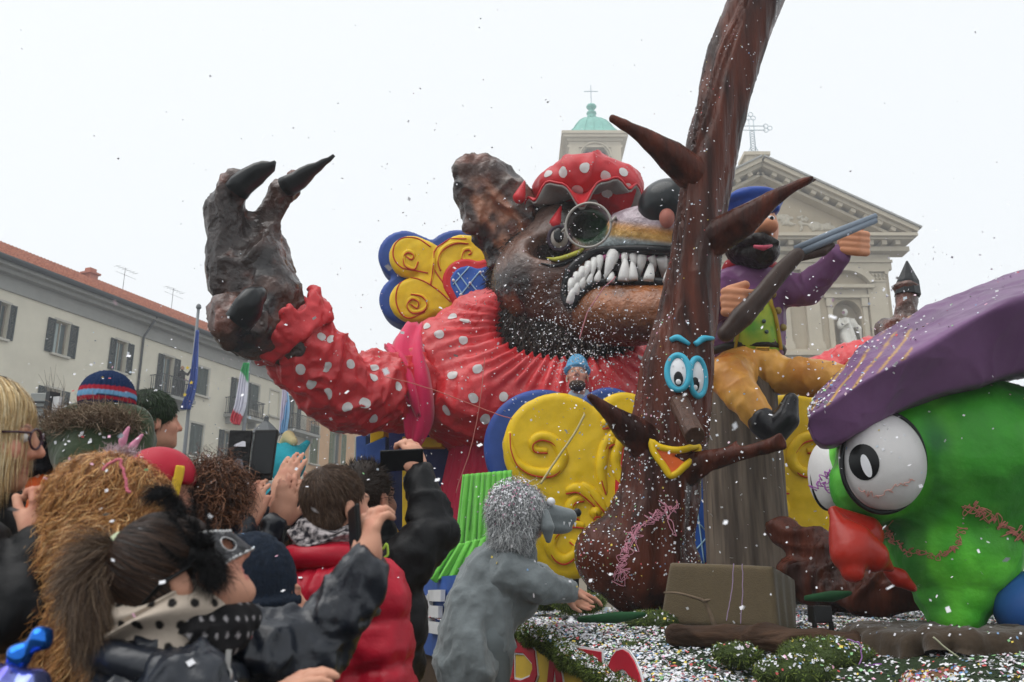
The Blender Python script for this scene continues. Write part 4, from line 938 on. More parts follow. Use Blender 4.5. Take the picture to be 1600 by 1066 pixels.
# --- head
hd = Blob(.16)
ell_px(hd, 850, 448, 9.35, 82, 92, .62); ell_px(hd, 890, 372, 9.45, 78, 56, .55); caps_px(hd, [(905, 390, 9.25, 50), (962, 376, 8.9, 42), (1000, 366, 8.72, 45), (1040, 360, 8.55, 42)])
caps_px(hd, [(880, 415, 9.1, 48), (900, 428, 8.95, 38)])
ell_px(hd, 985, 425, 8.98, 88, 36, .30, k=.08)          # gum block between the jaws
caps_px(hd, [(875, 480, 9.2, 55), (930, 492, 8.95, 52), (990, 492, 8.75, 50), (1040, 490, 8.6, 46)], k=.1)
ell_px(hd, 860, 385, 8.85, 34, 26, .2, k=.12, sub=True)   # eye socket
ell_px(hd, 925, 355, 8.9, 30, 26, .25, k=.1, sub=True)
HB, HR, HD_ = C('4d2d20'), C('6b3c24'), C('1e1614')
def face(V, N):
    x, y = PX(V); n = fbm(V, 3, 5); c = mixc(HB, HD_, sstep(.45, .7, n)); c = mixc(c, HR, sstep(.5, .7, fbm(V, 4, 30)) * .8)
    c = mixc(c, C('6d5a52'), sstep(905, 850, x) * sstep(440, 400, y) * .6)
    low = sstep(392, 398, y - (x - 930) * 0.0); up = (x > 905) * (y < 404) * (y > 315)
    t = sstep(328, 380, y + (960 - x) * .12)
    m = mixc(C('9a8a92'), C('c08a45'), sstep(.15, .5, t)); m = mixc(m, C('cda45c'), sstep(.5, .75, t)); m = mixc(m, C('a9b5b6'), sstep(.82, .97, t))
    c = mixc(c, m, up * sstep(915, 945, x))
    c = mixc(c, C('1b3a22'), ((x > 895) & (x < 950) & (y > 325) & (y < 385)) * (1 - sstep(24, 36, np.hypot(x - 922, y - 354))))
    c = mixc(c, C('26221f'), (y < 372) * sstep(930, 905, x) * sstep(860, 880, x) * .9)
    mouth = (x > 890) * sstep(395, 399, y) * sstep(449, 444, y) * (y > 452 - (x - 885) * 1.0); c = mixc(c, C('2a0f18'), mouth)
    jw = (y > 446) & (x > 895); c = mixc(c, mixc(C('50301f'), C('9a5a2c'), sstep(.35, .6, fbm(V, 2.2, 77)) * sstep(530, 450, y)), jw * .9)
    return c
head = solid('head', hd, .028, M_hide, wolf, disp=lambda V, N: .035 * (fbm(V, 4, 2) - .5), paint=face); ht = bvh(head)
def onhead(pts, off=0.0, n=24):
    P = []
    for x, y in smoothpath(pts, n):
        h, nn = hitp(ht, x, y, off)
        if h is not None: P.append(h)
    P = np.array(P)
    for _ in range(3): P[1:-1] = (P[:-2] + 2 * P[1:-1] + P[2:]) / 4
    return P
s9 = S(960, 420, 8.8)
M_lip = pm('black_lip', '16181a', .35, coat=.3); M_gum = pm('pink_gum', 'b05a86', .4, var=(8, .2), coat=.3); M_tooth = pm('tooth_paint', 'd3d2cf', .45, var=(8, .08), coat=.2)
up = onhead([(884, 448), (890, 424), (912, 404), (945, 390), (1000, 386), (1052, 388)], .03); MB().tube(up, 6.5 * s9, 8).build('upper_lip', M_lip, wolf, smooth=True)
MB().tube(onhead([(884, 446), (884, 468), (895, 482), (906, 462), (925, 449), (960, 442), (1000, 443), (1052, 446)], .03), 6.5 * s9, 8).build('lower_lip', M_lip, wolf, smooth=True)
MB().tube(onhead([(893, 440), (915, 420), (950, 403), (1000, 399), (1052, 401)], .035), 4.5 * s9, 8).build('gum', M_gum, wolf, smooth=True)
def tooth(bx, by, tx, ty, w):
    b, _ = hitp(ht, bx, by, .03); t, _ = hitp(ht, tx, ty, .03)
    if b is None or t is None: return
    t = t + np.array([0, -.05, 0]); b = b + np.array([0, -.02, 0]); P = smoothpath([b, (b + t) / 2 + np.array([0, -.03, 0]), t], 7); MB().tube(P, w * s9 * np.array([1.0, 1, .9, .74, .56, .36, .08]), 9).build('tooth', M_tooth, wolf, smooth=True)
for a in ((894, 440, 890, 464, 6), (901, 430, 897, 456, 6), (909, 422, 904, 450, 6), (918, 415, 912, 446, 6.5), (928, 409, 923, 444, 6), (938, 405, 934, 436, 6), (960, 397, 945, 443, 10), (978, 396, 972, 424, 6), (990, 396, 988, 428, 6.5), (1004, 397, 995, 440, 8), (1017, 398, 1022, 426, 6.5), (1033, 399, 1036, 444, 8.5), (1048, 400, 1049, 436, 7)): tooth(*a)
for a in ((893, 476, 897, 452, 7), (901, 464, 902, 442, 6), (909, 455, 911, 434, 6), (920, 449, 923, 428, 5.5), (933, 446, 936, 424, 6), (974, 445, 977, 402, 9), (954, 446, 957, 426, 6), (989, 444, 986, 408, 8), (1013, 445, 1016, 410, 8.5), (1042, 446, 1042, 418, 7)): tooth(*a)
# nose with nostril
nb = Blob(.05); ell_px(nb, 1044, 323, 8.45, 47, 42, .34); ell_px(nb, 1043, 340, 8.12, 12, 17, .1, sub=True, k=.03)
solid('nose', nb, .02, pm('black_nose', '1b2022', .28, coat=.4, var=(4, .1)), wolf)
ns = Blob(.02); ell_px(ns, 1042, 340, 8.24, 12, 17, .09); solid('nostril', ns, .012, pm('nostril_pink', 'a86a5c', .5, var=(8, .15)), wolf)
# eye, lid, brow
ep, en = hitp(ht, 873, 380); ep = ep + np.array([0, -.12, 0]); ey = Blob(.02); ey.ell(ep + np.array([0, .05, 0]), (.11, .13, .13)); eb = solid('eyeball', ey, .012, pm('eye_grey', '9d9690', .4, coat=.4), wolf)
ei = Blob(.02).ell(ep + np.array([-.01, -.075, .01]), (.055, .03, .085)); solid('pupil', ei, .008, pm('eye_black', '141416', .2, coat=.6), eb)
MB().tube([ep + np.array([.11 * math.cos(t) * 1.02, -.01, .13 * math.sin(t) * 1.02]) for t in np.linspace(0, 6.283, 20, endpoint=False)], .022, 6, closed=True).build('eye_rim', pm('eye_rim', '3a2f3a', .5), eb, smooth=True)
MB().tube(onhead([(853, 405), (868, 408), (885, 404), (905, 396), (915, 386)], .02), [s9 * r for r in np.interp(np.linspace(0, 1, 24), [0, .3, .7, 1], [1, 7, 7, 1])], 8, flat=.6).build('eyelid', pm('lid_yellow', '9c9a3a', .5, var=(6, .2)), wolf, smooth=True)
MB().tube(onhead([(845, 412), (865, 416), (888, 410), (910, 396)], .01), [s9 * r for r in np.interp(np.linspace(0, 1, 24), [0, .5, 1], [1, 3.5, 1])], 8).build('eye_crease', M_lip, wolf, smooth=True)
# ear
er = Blob(.08); ax = nrm(w3(735, 270, 9.1) - w3(825, 410, 9.3)); dp = np.array([.35, .93, 0.]); dp = nrm(dp - ax * (dp @ ax)); ac = np.cross(dp, ax); RE = np.array([ax, ac, dp]); s = S(780, 340, 9.2)
er.ell(w3(800, 368, 9.3), (95 * s, 58 * s, .2), RE).ell(w3(768, 308, 9.2), (72 * s, 52 * s, .17), RE); R2 = rot_to((1, 0, -.1), (0, -1, 0)); er.cap(w3(724, 266, 9.1), w3(788, 272, 9.2), rp(14, 750, 270, 9.1), rp(13, 750, 270, 9.1)).cap(w3(790, 272, 9.2), w3(838, 335, 9.3), rp(12, 750, 270, 9.1), rp(14, 750, 270, 9.1)).cap(w3(724, 268, 9.1), w3(738, 350, 9.2), rp(12, 750, 270, 9.1), rp(14, 750, 270, 9.1))
er.ell(w3(800, 372, 9.0), (66 * s, 30 * s, .2), RE, k=.06, sub=True).ell(w3(772, 318, 8.93), (48 * s, 24 * s, .18), RE, k=.06, sub=True)
ce = w3(790, 350, 9.2)
def earp(V, N):
    a = (V - ce) @ ax / (95 * s); c_ = (V - ce) @ ac / (32 * s); inn = 1 - sstep(.7, 1.0, np.hypot(a, c_ + .1)); c = hide(V, N); c = mixc(c, C('6f6259'), sstep(.5, .9, N[:, 2]) * .0 + sstep(.55, .75, fbm(V, 3, 60)) * .5)
    return mixc(c, mixc(C('8f5438'), C('a87a60'), fbm(V, 5, 3)), inn * sstep(.3, .5, fbm(V, 5, 14)) * (N[:, 1] < .2))
solid('ear', er, .022, M_hide, wolf, disp=lambda V, N: .07 * (fbm(V, 6, 12) - .5) + cloth(V, .06, 4, 3), paint=earp)
# cap, ruffle, glasses
cp_ = Blob(.12); ell_px(cp_, 918, 294, 9.3, 78, 42, .58); ell_px(cp_, 872, 298, 9.2, 36, 30, .4); ell_px(cp_, 966, 300, 9.2, 36, 32, .4); ell_px(cp_, 915, 276, 9.2, 55, 24, .4)
M_cap = pm('red_cap', 'b8282f', .4, var=(4, .15), bump=(8, .3, .03), coat=.2)
cap_o = solid('cap', cp_, .025, M_cap, wolf, disp=lambda V, N: .12 * (fbm(V, 2.4, 9, 2) - .5) + cloth(V, .05, 2.8, 19))
rgf = np.random.default_rng(4)
def ruffle(name, r0, r1, z1, dz, mat, ph):
    n = 96; V = []; c0 = w3(912, 325, 9.3)
    for j in range(7):
        t = j / 6
        for i in range(n):
            a = 2 * math.pi * i / n; w = 1.2 * math.sin(a * 5 + ph) + .8 * math.sin(a * 9 + 1) + .4 * math.sin(a * 16); r = r0 + (r1 - r0) * t
            V.append(c0 + np.array([math.cos(a) * r * 1.02, math.sin(a) * r * .9, dz + z1 * t + .10 * t * w + .05 * math.cos(a + .5)]))
    Fc = [(j * n + i, j * n + (i + 1) % n, (j + 1) * n + (i + 1) % n, (j + 1) * n + i) for j in range(6) for i in range(n)]
    o = link(name, mesh(name, V, Fc), mat, wolf); o.modifiers.new('s', 'SOLIDIFY').thickness = .018
ruffle('ruffle', .36, .70, -.06, -.03, pm('grey_ruffle', '8b8783', .6, var=(6, .2), bump=(20, .3)), .4); ruffle('ruffle', .38, .71, -.055, -.005, M_cap, .4)
for x0, x1, y in ((812, 828, 298), (868, 886, 338)):
    rb = Blob(.03); c_ = w3((x0 + x1) / 2, y, 8.95); rb.cap(c_ + np.array([-.06, 0, -.08]), c_ + np.array([.0, 0, .12]), .07, .01); solid('ruffle_tip', rb, .015, M_cap, wolf)
gc = w3(919, 352, 8.62); gx = nrm((.97, -.25, .02)); gz = nrm((-.05, -.1, 1)); MB().tube([gc + gx * (.235 * math.cos(t)) + gz * (.235 * math.sin(t)) for t in np.linspace(0, 6.283, 40, endpoint=False)], .014, 8, closed=True).build('spectacle_ring', pm('spectacle_metal', '9a9690', .35, metal=.4), wolf, smooth=True)
g2 = gc + gx * .55 + np.array([0, .1, .03]); MB().tube([gc + gx * .235, gc + gx * .28 + gz * .05, g2 - gx * .235], .018, 8).build('spectacle_bridge', MATS['spectacle_metal'], wolf, smooth=True)
MB().tube([gc - gx * .235, gc - gx * .3 + np.array([0, .2, 0]), w3(862, 350, 9.1)], .014, 6).build('spectacle_arm', MATS['spectacle_metal'], wolf, smooth=True)
# ribbon tied round the sleeve
tr = bvh(slv)
def ribbon(pts, Yf, w, name='ribbon'):
    P = smoothpath([np.append(w3(x, y, Y), wd) for (x, y, Y, wd) in pts], 26); V = []
    for i, p in enumerate(P):
        q = p[:3]; s = S(640, 600, 9); hw = p[3] * s / 2
        for k in range(9): t = k / 8 * 2 - 1; V.append(q + np.array([hw * t, .05 * math.sin(t * 5 + i * .2) + .06 * t * t, .02 * math.sin(t * 7 + i * .35)]))
    Fc = [(i * 9 + k, i * 9 + k + 1, (i + 1) * 9 + k + 1, (i + 1) * 9 + k) for i in range(25) for k in range(8)]
    o = link(name, mesh(name, V, Fc), M_pink, wolf); o.modifiers.new('s', 'SOLIDIFY').thickness = .015
ribbon([(646, 505, 9.35, 30), (636, 540, 9.0, 48), (645, 590, 8.8, 50), (652, 640, 8.82, 46), (650, 680, 8.85, 34), (644, 712, 8.9, 6)], 0, 0)
ribbon([(604, 538, 9.1, 8), (622, 560, 8.85, 22), (640, 610, 8.72, 26), (655, 650, 8.78, 10)], 0, 0)
# printed dots
def dots(o, pts, r, extra=0, seed=1):
    t = bvh(o); mb = MB(); used = []
    for x, y in pts:
        h, n = hitp(t, x, y)
        if h is not None: V, Fc = patch(t, h, n, r * random.uniform(.85, 1.15), r * random.uniform(.85, 1.1), random.uniform(0, 3), off=.006); mb.add(V, Fc); used.append(h)
    rr = np.random.default_rng(seed); p, n = sample(o_bvh[o.name], 400, rr)
    for h, nn in zip(p, n):
        if extra <= 0: break
        if all(np.linalg.norm(h - u) > r * 4.2 for u in used) and nn[1] > .3: V, Fc = patch(t, h, nn, r, r * .9, 0, off=.006); mb.add(V, Fc); used.append(h); extra -= 1
    me_o = mb.build('white_dot', M_dot, o, smooth=True); me_o['kind'] = 'stuff'
dots(body, [(665, 509), (686, 522), (724, 531), (707, 496), (726, 501), (746, 576), (707, 586), (740, 622), (787, 620), (698, 641), (758, 655), (672, 690), (985, 545), (1003, 560), (940, 640), (880, 660), (668, 650)], .055, 30)
dots(slv, [(469, 577), (502, 527), (518, 530), (511, 574), (512, 616), (543, 637), (570, 630), (583, 654), (531, 673), (599, 547), (585, 575), (621, 604), (548, 569), (583, 590), (486, 600)], .052, 22, 2)
dots(slv2, [(1252, 640), (1290, 600), (1300, 640), (1240, 610), (1180, 640), (1340, 600)], .062, 10, 3)
dots(cap_o, [(914, 262), (880, 269), (946, 275), (902, 297), (862, 299), (949, 302), (980, 294), (856, 271), (974, 269), (925, 318)], .06, 8, 4)
# ================================================================== the smiling tree
M_trunk = pm('painted_bark', '2a120b', 0.25, col2='54281a', streak=3.2, stretch=(2.6, 2.6, .3), bump=(7, .8, .03), var=(5, .25), spec=.14)
tree = thing('tree_figure', 'tall glossy brown tree figure with blue rimmed eyes and a yellow smile', 'carnival figure', W(1000, 955, 6))
tb_ = Blob(.10)
caps_px(tb_, [(1003, 935, 6.0, 40), (1000, 885, 6.0, 74), (1012, 830, 6.0, 70), (1028, 780, 6.0, 62), (1036, 720, 6.0, 60), (1050, 650, 6.0, 57), (1058, 580, 6.0, 55), (1075, 500, 6.02, 45), (1087, 400, 6.05, 38), (1102, 300, 6.08, 37), (1118, 200, 6.1, 38), (1145, 100, 6.15, 42), (1180, 0, 6.2, 43), (1218, -100, 6.25, 40), (1240, -170, 6.3, 20)])
ell_px(tb_, 942, 868, 5.95, 42, 50, .2); ell_px(tb_, 1050, 900, 6.0, 45, 50, .25)
def flute(V, N):
    a = np.arctan2(V[:, 1] - 6.0, V[:, 0] - np.interp(V[:, 2], [1.2, 2.6, 4.4, 6], [.9, 1.05, 1.3, 1.9]))
    return .014 * np.sin(a * 7 + V[:, 2] * 1.2 + 4 * noise(V, 1.5, 3)) + cloth(V, .010, 9, 4, (1, 1, .12))
trunk = solid('trunk', tb_, .02, M_trunk, tree, disp=flute)
def limb(pts, twigs=()):
    b = Blob(.05); caps_px(b, pts)
    for t in twigs: caps_px(b, t)
    return solid('branch', b, .011, M_trunk, tree, disp=lambda V, N: .012 * (fbm(V, 9, 2) - .5))
limb([(1092, 280, 6.05, 30), (1050, 245, 5.95, 24), (1005, 212, 5.85, 13), (975, 195, 5.8, 7), (957, 183, 5.78, 3.5)], [[(975, 195, 5.8, 4), (955, 188, 5.8, 2)]])
limb([(1105, 378, 6.0, 30), (1160, 347, 5.85, 25), (1205, 312, 5.75, 14), (1240, 292, 5.7, 8), (1268, 278, 5.66, 3)], [[(1250, 288, 5.7, 4), (1274, 281, 5.7, 2)]])
limb([(1015, 695, 5.9, 34), (982, 670, 5.8, 24), (952, 645, 5.7, 13), (922, 620, 5.62, 6)])
limb([(1070, 735, 5.85, 28), (1105, 720, 5.78, 17), (1160, 708, 5.72, 11), (1200, 698, 5.7, 9), (1222, 690, 5.68, 6)], [[(1195, 699, 5.7, 6), (1225, 699, 5.66, 4)], [(1200, 697, 5.7, 6), (1218, 679, 5.66, 3)], [(1140, 711, 5.74, 6), (1150, 690, 5.72, 2)]])
tt = bvh(trunk); s6 = S(1060, 600, 5.75)
M_cyan = pm('cyan_paint', '3fa3bd', .4, var=(10, .1), coat=.2); M_eyew = pm('eye_white', 'd9dadd', .4, coat=.2); M_blk = pm('gloss_black', '101112', .3, coat=.3)
def disc(tr, name, x, y, rx, ry, th, mat, parent, off=.0, res=.006):
    h, n = hitp(tr, x, y, off); R = rot_to(-n); b = Blob(.01); s = S(x, y, h[1]); b.ell(h, (rx * s, th, ry * s), R); return solid(name, b, res, mat, parent)
for ex, ey, rx, ry, pxx, pyy in ((1060, 583, 15, 26, 1060, 592), (1088, 590, 14, 28, 1086, 601)):
    e = disc(tt, 'eye', ex, ey, rx, ry, .035, M_eyew, tree); h, n = hitp(tt, ex, ey); R = rot_to(-n)
    MB().tube([h + n * .012 + R[0] * ((rx + 2) * s6 * math.cos(t)) + R[2] * ((ry + 2) * s6 * math.sin(t)) for t in np.linspace(0, 6.283, 30, endpoint=False)], .021, 8, closed=True).build('eye_rim', M_cyan, e, smooth=True)
    et = bvh(e); p = disc(et, 'pupil', pxx, pyy, 7.5, 12, .012, M_blk, e); disc(bvh(p), 'pupil_glint', pxx, pyy + 5, 4.5, 5, .008, M_eyew, e)
for a in ([(1050, 532), (1060, 529), (1076, 539)], [(1085, 539), (1098, 530), (1112, 529)]):
    P = [hitp(tt, x, y, .01)[0] for x, y in smoothpath(a, 10)]; MB().tube(P, s6 * np.interp(np.linspace(0, 1, 10), [0, .5, 1], [4.5, 5.5, 3]), 8).build('eyebrow', M_cyan, tree, smooth=True)
h, n = hitp(tt, 1064, 636); e_ = W(1086, 682, 5.42)
MB().tube(np.array([h + (e_ - h) * t for t in np.linspace(-.2, 1, 9)]), s6 * np.array([16, 16.5, 15, 15.5, 15, 14.5, 15.5, 15, 15]), 14).build('nose', pm('nose_bark', '4a3328', .4, var=(8, .35), stretch=(4, 4, .8), bump=(10, .6)), tree, smooth=False, bevel=.006)
tri = [(1016, 690), (1032, 700), (1060, 704), (1084, 698), (1089, 703), (1075, 722), (1050, 744), (1034, 725), (1022, 708)]
P = [hitp(tt, x, y, .012)[0] for x, y in smoothpath(tri + [tri[0]], 50)[:-1]]
MB().tube(P, 5.5 * s6, 8, closed=True).build('lip', M_yel, tree, smooth=True)
c_, n = hitp(tt, 1050, 714, .016); mb = MB(); mb.add([c_] + [np.array(p) for p in P], [(0, 1 + i, 1 + (i + 1) % len(P)) for i in range(len(P))]); mb.build('mouth', pm('mouth_orange', 'd8632a', .45, var=(8, .15)), tree, smooth=True)
# ================================================================== hunter on his stump
st_c = W(1171, 880, 7.3); sw = 62 * S(1171, 780, 7.3)
stump = thing('stump', 'grey brown painted stump under the seated hunter figure', 'stump', (st_c[0], 7.3, 1.2)); ztop = W(1171, 604, 7.3)[2]
n = 72; V = []; rgs = np.random.default_rng(6); prof = rgs.normal(0, .012, n); prof = (prof + np.roll(prof, 1)) / 2
for j in range(13):
    z = 1.15 + (ztop - 1.15) * j / 12; fl_ = 1.04 - .06 * j / 12
    for i in range(n): a = 2 * math.pi * i / n; r = sw * fl_ + prof[i] + .004 * math.sin(z * 9 + i); V.append((st_c[0] + r * math.cos(a), 7.3 + r * math.sin(a), z + (0.03 * math.sin(i * .8) if j == 12 else 0)))
Fc = [(j * n + i, j * n + (i + 1) % n, (j + 1) * n + (i + 1) % n, (j + 1) * n + i) for j in range(12) for i in range(n)]
link('bark', mesh('bark', V, Fc), pm('stump_bark', '4a4038', .65, col2='6e6256', streak=5, stretch=(3.5, 3.5, .3), bump=(8, .5), var=(4, .2)), stump)
V2 = [V[12 * n + i] for i in range(n)] + [(st_c[0], 7.3, ztop - .02)]; link('cut_top', mesh('cut_top', V2, [(i, (i + 1) % n, n) for i in range(n)]), pm('stump_top', '6b5a48', .7, var=(6, .3)), stump)
hun = thing('hunter_figure', 'painted hunter figure with dark beard, blue beret and purple jacket sitting on stump', 'carnival figure', (st_c[0], 7.3, 1.2 + 1.2))
M_skin = pm('figure_skin', 'c98a66', .5, var=(6, .1), bump=(20, .15), coat=.15); M_purp = pm('purple_paint', '70486f', .45, var=(4, .15), bump=(12, .3), coat=.15)
M_org = pm('orange_trousers', 'a5601c', .42, col2='d9a24e', streak=2.2, var=(3, .15), bump=(10, .25), coat=.2); M_beard = pm('beard_paint', '1d1714', .4, bump=(25, .8), coat=.2)
b = Blob(.08); caps_px(b, [(1168, 450, 7.35, 44), (1168, 490, 7.35, 56), (1166, 535, 7.35, 58)]); ell_px(b, 1172, 440, 7.35, 50, 24, .24)
caps_px(b, [(1212, 452, 7.3, 26), (1262, 452, 7.05, 25), (1290, 425, 6.9, 22), (1308, 402, 6.8, 19)], k=.06); caps_px(b, [(1125, 452, 7.25, 28), (1098, 490, 7.0, 27), (1118, 482, 6.8, 22)], k=.06)
jk = solid('jacket', b, .015, M_purp, hun, disp=lambda V, N: .02 * (fbm(V, 5, 3) - .5) + cloth(V, .02, 5, 3)); jt = bvh(jk)
mb = MB(); o = []
pts = smoothpath([(1172, 455), (1196, 452), (1208, 490), (1216, 548), (1150, 552), (1156, 500), (1172, 455)], 40)[:-1]
P = [hitp(jt, x, y, .012)[0] for x, y in pts]; c_, _ = hitp(jt, 1182, 505, .03); mid = [hitp(jt, 1182 + (x - 1182) * .5, 505 + (y - 505) * .5, .03)[0] for x, y in pts]; m = len(P)
mb.add(P + mid + [c_], [(i, (i + 1) % m, m + (i + 1) % m, m + i) for i in range(m)] + [(m + i, m + (i + 1) % m, 2 * m) for i in range(m)]); vest = mb.build('waistcoat', pm('waistcoat_green', '5f9a35', .45, col2='a7b83a', streak=4, bump=(12, .3), coat=.15), hun, smooth=True)
s7 = S(1180, 480, 7.1)
def onj(pts, off, n=16): return [q for q in (hitp(jt, x, y, off)[0] for x, y in smoothpath(pts, n)) if q is not None]
MB().tube(onj([(1196, 455), (1208, 492), (1217, 546)], .02), 3.2 * s7, 8).build('jacket_edging', pm('edging_yellow', 'a88d2a', .5), hun, smooth=True)
MB().tube(onj([(1150, 552), (1157, 500), (1172, 458)], .02), 2.5 * s7, 8).build('jacket_edging', MATS['edging_yellow'], hun, smooth=True)
for x, y in ((1206, 461), (1214, 486), (1222, 512)): disc(jt, 'button', x, y, 6, 6, .03, pm('button_gold', '96864a', .4, coat=.2), hun, .01)
for x, y in ((1187, 484), (1190, 503), (1194, 521)): disc(jt, 'waistcoat_button', x, y, 3.5, 3.5, .015, pm('button_grey', '4b5a58', .4), hun, .04)
b = Blob(.05); ell_px(b, 1178, 360, 7.25, 37, 48, .22); ell_px(b, 1188, 358, 7.05, 25, 33, .13); ell_px(b, 1199, 354, 6.88, 17, 12, .1, k=.03); ell_px(b, 1150, 365, 7.3, 7, 13, .05, k=.02); caps_px(b, [(1174, 400, 7.32, 24), (1172, 430, 7.34, 26)])
hf = solid('face', b, .012, M_skin, hun); hft = bvh(hf)
b = Blob(.05); ell_px(b, 1175, 391, 7.15, 41, 27, .22); ell_px(b, 1190, 398, 7.02, 27, 20, .16); caps_px(b, [(1150, 365, 7.25, 8), (1152, 385, 7.2, 16)])
caps_px(b, [(1156, 374, 6.95, 9), (1188, 371, 6.85, 9), (1211, 380, 6.9, 6)], k=.03)
solid('beard', b, .012, M_beard, hun, disp=lambda V, N: .045 * (fbm(V, 16, 2) - .5)); MB().tube([W(1178, 385, 6.8), W(1193, 388, 6.76), W(1206, 384, 6.8)], [2.5 * s7, 4.5 * s7, 2 * s7], 8).build('mouth', pm('mouth_pink', 'b3485c', .4), hun, smooth=True)
for x in (1188, 1205):
    e = disc(hft, 'eye', x, 341, 6, 5, .02, M_eyew, hun); disc(bvh(e), 'pupil', x + 1, 341, 3, 3.5, .01, M_blk, e, res=.004)
b = Blob(.05); ell_px(b, 1174, 318, 7.25, 47, 17, .28); ell_px(b, 1178, 330, 7.25, 39, 12, .24); caps_px(b, [(1196, 328, 7.1, 8), (1212, 325, 7.05, 7)]); solid('beret', b, .012, pm('beret_blue', '26489a', .45, var=(5, .12), bump=(12, .3), coat=.15), hun, disp=lambda V, N: .025 * (fbm(V, 6, 2) - .5))
MB().tube([W(1172, 420, 7.33) + np.array([.19 * math.cos(t), .17 * math.sin(t), .02 * math.sin(2 * t)]) for t in np.linspace(0, 6.283, 24, endpoint=False)], .055, 8, closed=True).build('scarf', pm('scarf_red', '9c2029', .45, var=(6, .15), bump=(15, .4)), hun, smooth=True)
b = Blob(.07); ell_px(b, 1168, 572, 7.3, 56, 26, .32); caps_px(b, [(1150, 580, 7.15, 34), (1140, 590, 6.75, 33), (1158, 618, 6.6, 28), (1190, 655, 6.5, 21)]); caps_px(b, [(1195, 582, 7.2, 30), (1250, 588, 7.0, 29), (1305, 595, 6.9, 27), (1330, 640, 6.85, 22)])
solid('trousers', b, .015, M_org, hun, disp=lambda V, N: .022 * (fbm(V, 5, 7) - .5) + cloth(V, .022, 5, 7))
c_ = W(1167, 551, 7.35); MB().tube([c_ + np.array([.288 * math.cos(t), .288 * math.sin(t), 0]) for t in np.linspace(0, 6.283, 40, endpoint=False)], .035, 8, closed=True, flat=1.0).build('belt', pm('belt_dark', '2a2620', .4), hun, smooth=True)
k_ = W(1192, 552, 7.02); MB().tube([k_ + np.array(v) for v in ((-.05, 0, -.045), (.05, 0, -.045), (.05, 0, .045), (-.05, 0, .045))], .011, 6, closed=True).build('buckle', pm('buckle_gold', 'b8963a', .35, metal=.5), hun)
b = Blob(.05); caps_px(b, [(1192, 660, 6.48, 23), (1210, 674, 6.44, 22), (1228, 655, 6.4, 21), (1236, 625, 6.38, 12)]); solid('boot', b, .013, pm('boot_black', '17161a', .3, coat=.3, bump=(14, .3)), hun, disp=lambda V, N: .015 * (fbm(V, 7, 7) - .5))
b = Blob(.05); caps_px(b, [(1330, 645, 6.85, 22), (1345, 690, 6.8, 22), (1375, 695, 6.7, 18)]); solid('boot', b, .015, MATS['boot_black'], hun)
def fist(cx_, cy_, Y, s, dirs, name='hand'):
    b = Blob(.02); ell_px(b, cx_, cy_, Y, 22 * s, 18 * s, .1 * s)
    for i in range(4):
        t = i / 3; y = cy_ - 13 * s + 26 * s * t; sgn = dirs; caps_px(b, [(cx_ - 14 * sgn * s, y, Y - .05, 6.2 * s), (cx_ + 8 * sgn * s, y + 2, Y - .11, 6.4 * s), (cx_ + 20 * sgn * s, y + 3, Y - .06, 6 * s), (cx_ + 21 * sgn * s, y + 3, Y + .03, 5.5 * s)], k=.012)
    caps_px(b, [(cx_ - 8 * sgn * s, cy_ - 14 * s, Y - .02, 8 * s), (cx_ + 12 * sgn * s, cy_ - 22 * s, Y - .04, 6 * s)], k=.02)
    return solid(name, b, .009, M_skin, hun)
fist(1150, 472, 6.72, 1.2, 1); fist(1332, 378, 6.78, 1.05, 1)
gun = thing('shotgun', 'brown and grey double barrelled shotgun aimed by the hunter figure', 'gun', W(1190, 460, 6.6))
M_stock = pm('stock_wood', '42322b', .4, var=(5, .25), stretch=(3, 3, 1), bump=(10, .3), coat=.15); M_steel = pm('barrel_grey', '7d8894', .4, var=(6, .1), metal=.1)
b = Blob(.04); caps_px(b, [(1134, 522, 6.6, 13), (1160, 495, 6.58, 18), (1190, 462, 6.56, 15), (1220, 425, 6.54, 14), (1246, 398, 6.52, 11)]); solid('stock', b, .012, M_stock, gun, disp=lambda V, N: .012 * (fbm(V, 7, 7) - .5))
b = Blob(.03); caps_px(b, [(1250, 402, 6.56, 7), (1285, 392, 6.56, 9), (1300, 383, 6.56, 5)]); solid('fore_end', b, .01, M_stock, gun)
for dy in (-4.5, 4.5): MB().tube([W(1243, 394 + dy, 6.52), W(1300, 369 + dy * .95, 6.5), W(1369, 341 + dy * .8, 6.48)], np.array([6, 5.6, 4.6]) * S(1300, 370, 6.5), 14).build('barrel', M_steel, gun, smooth=True)
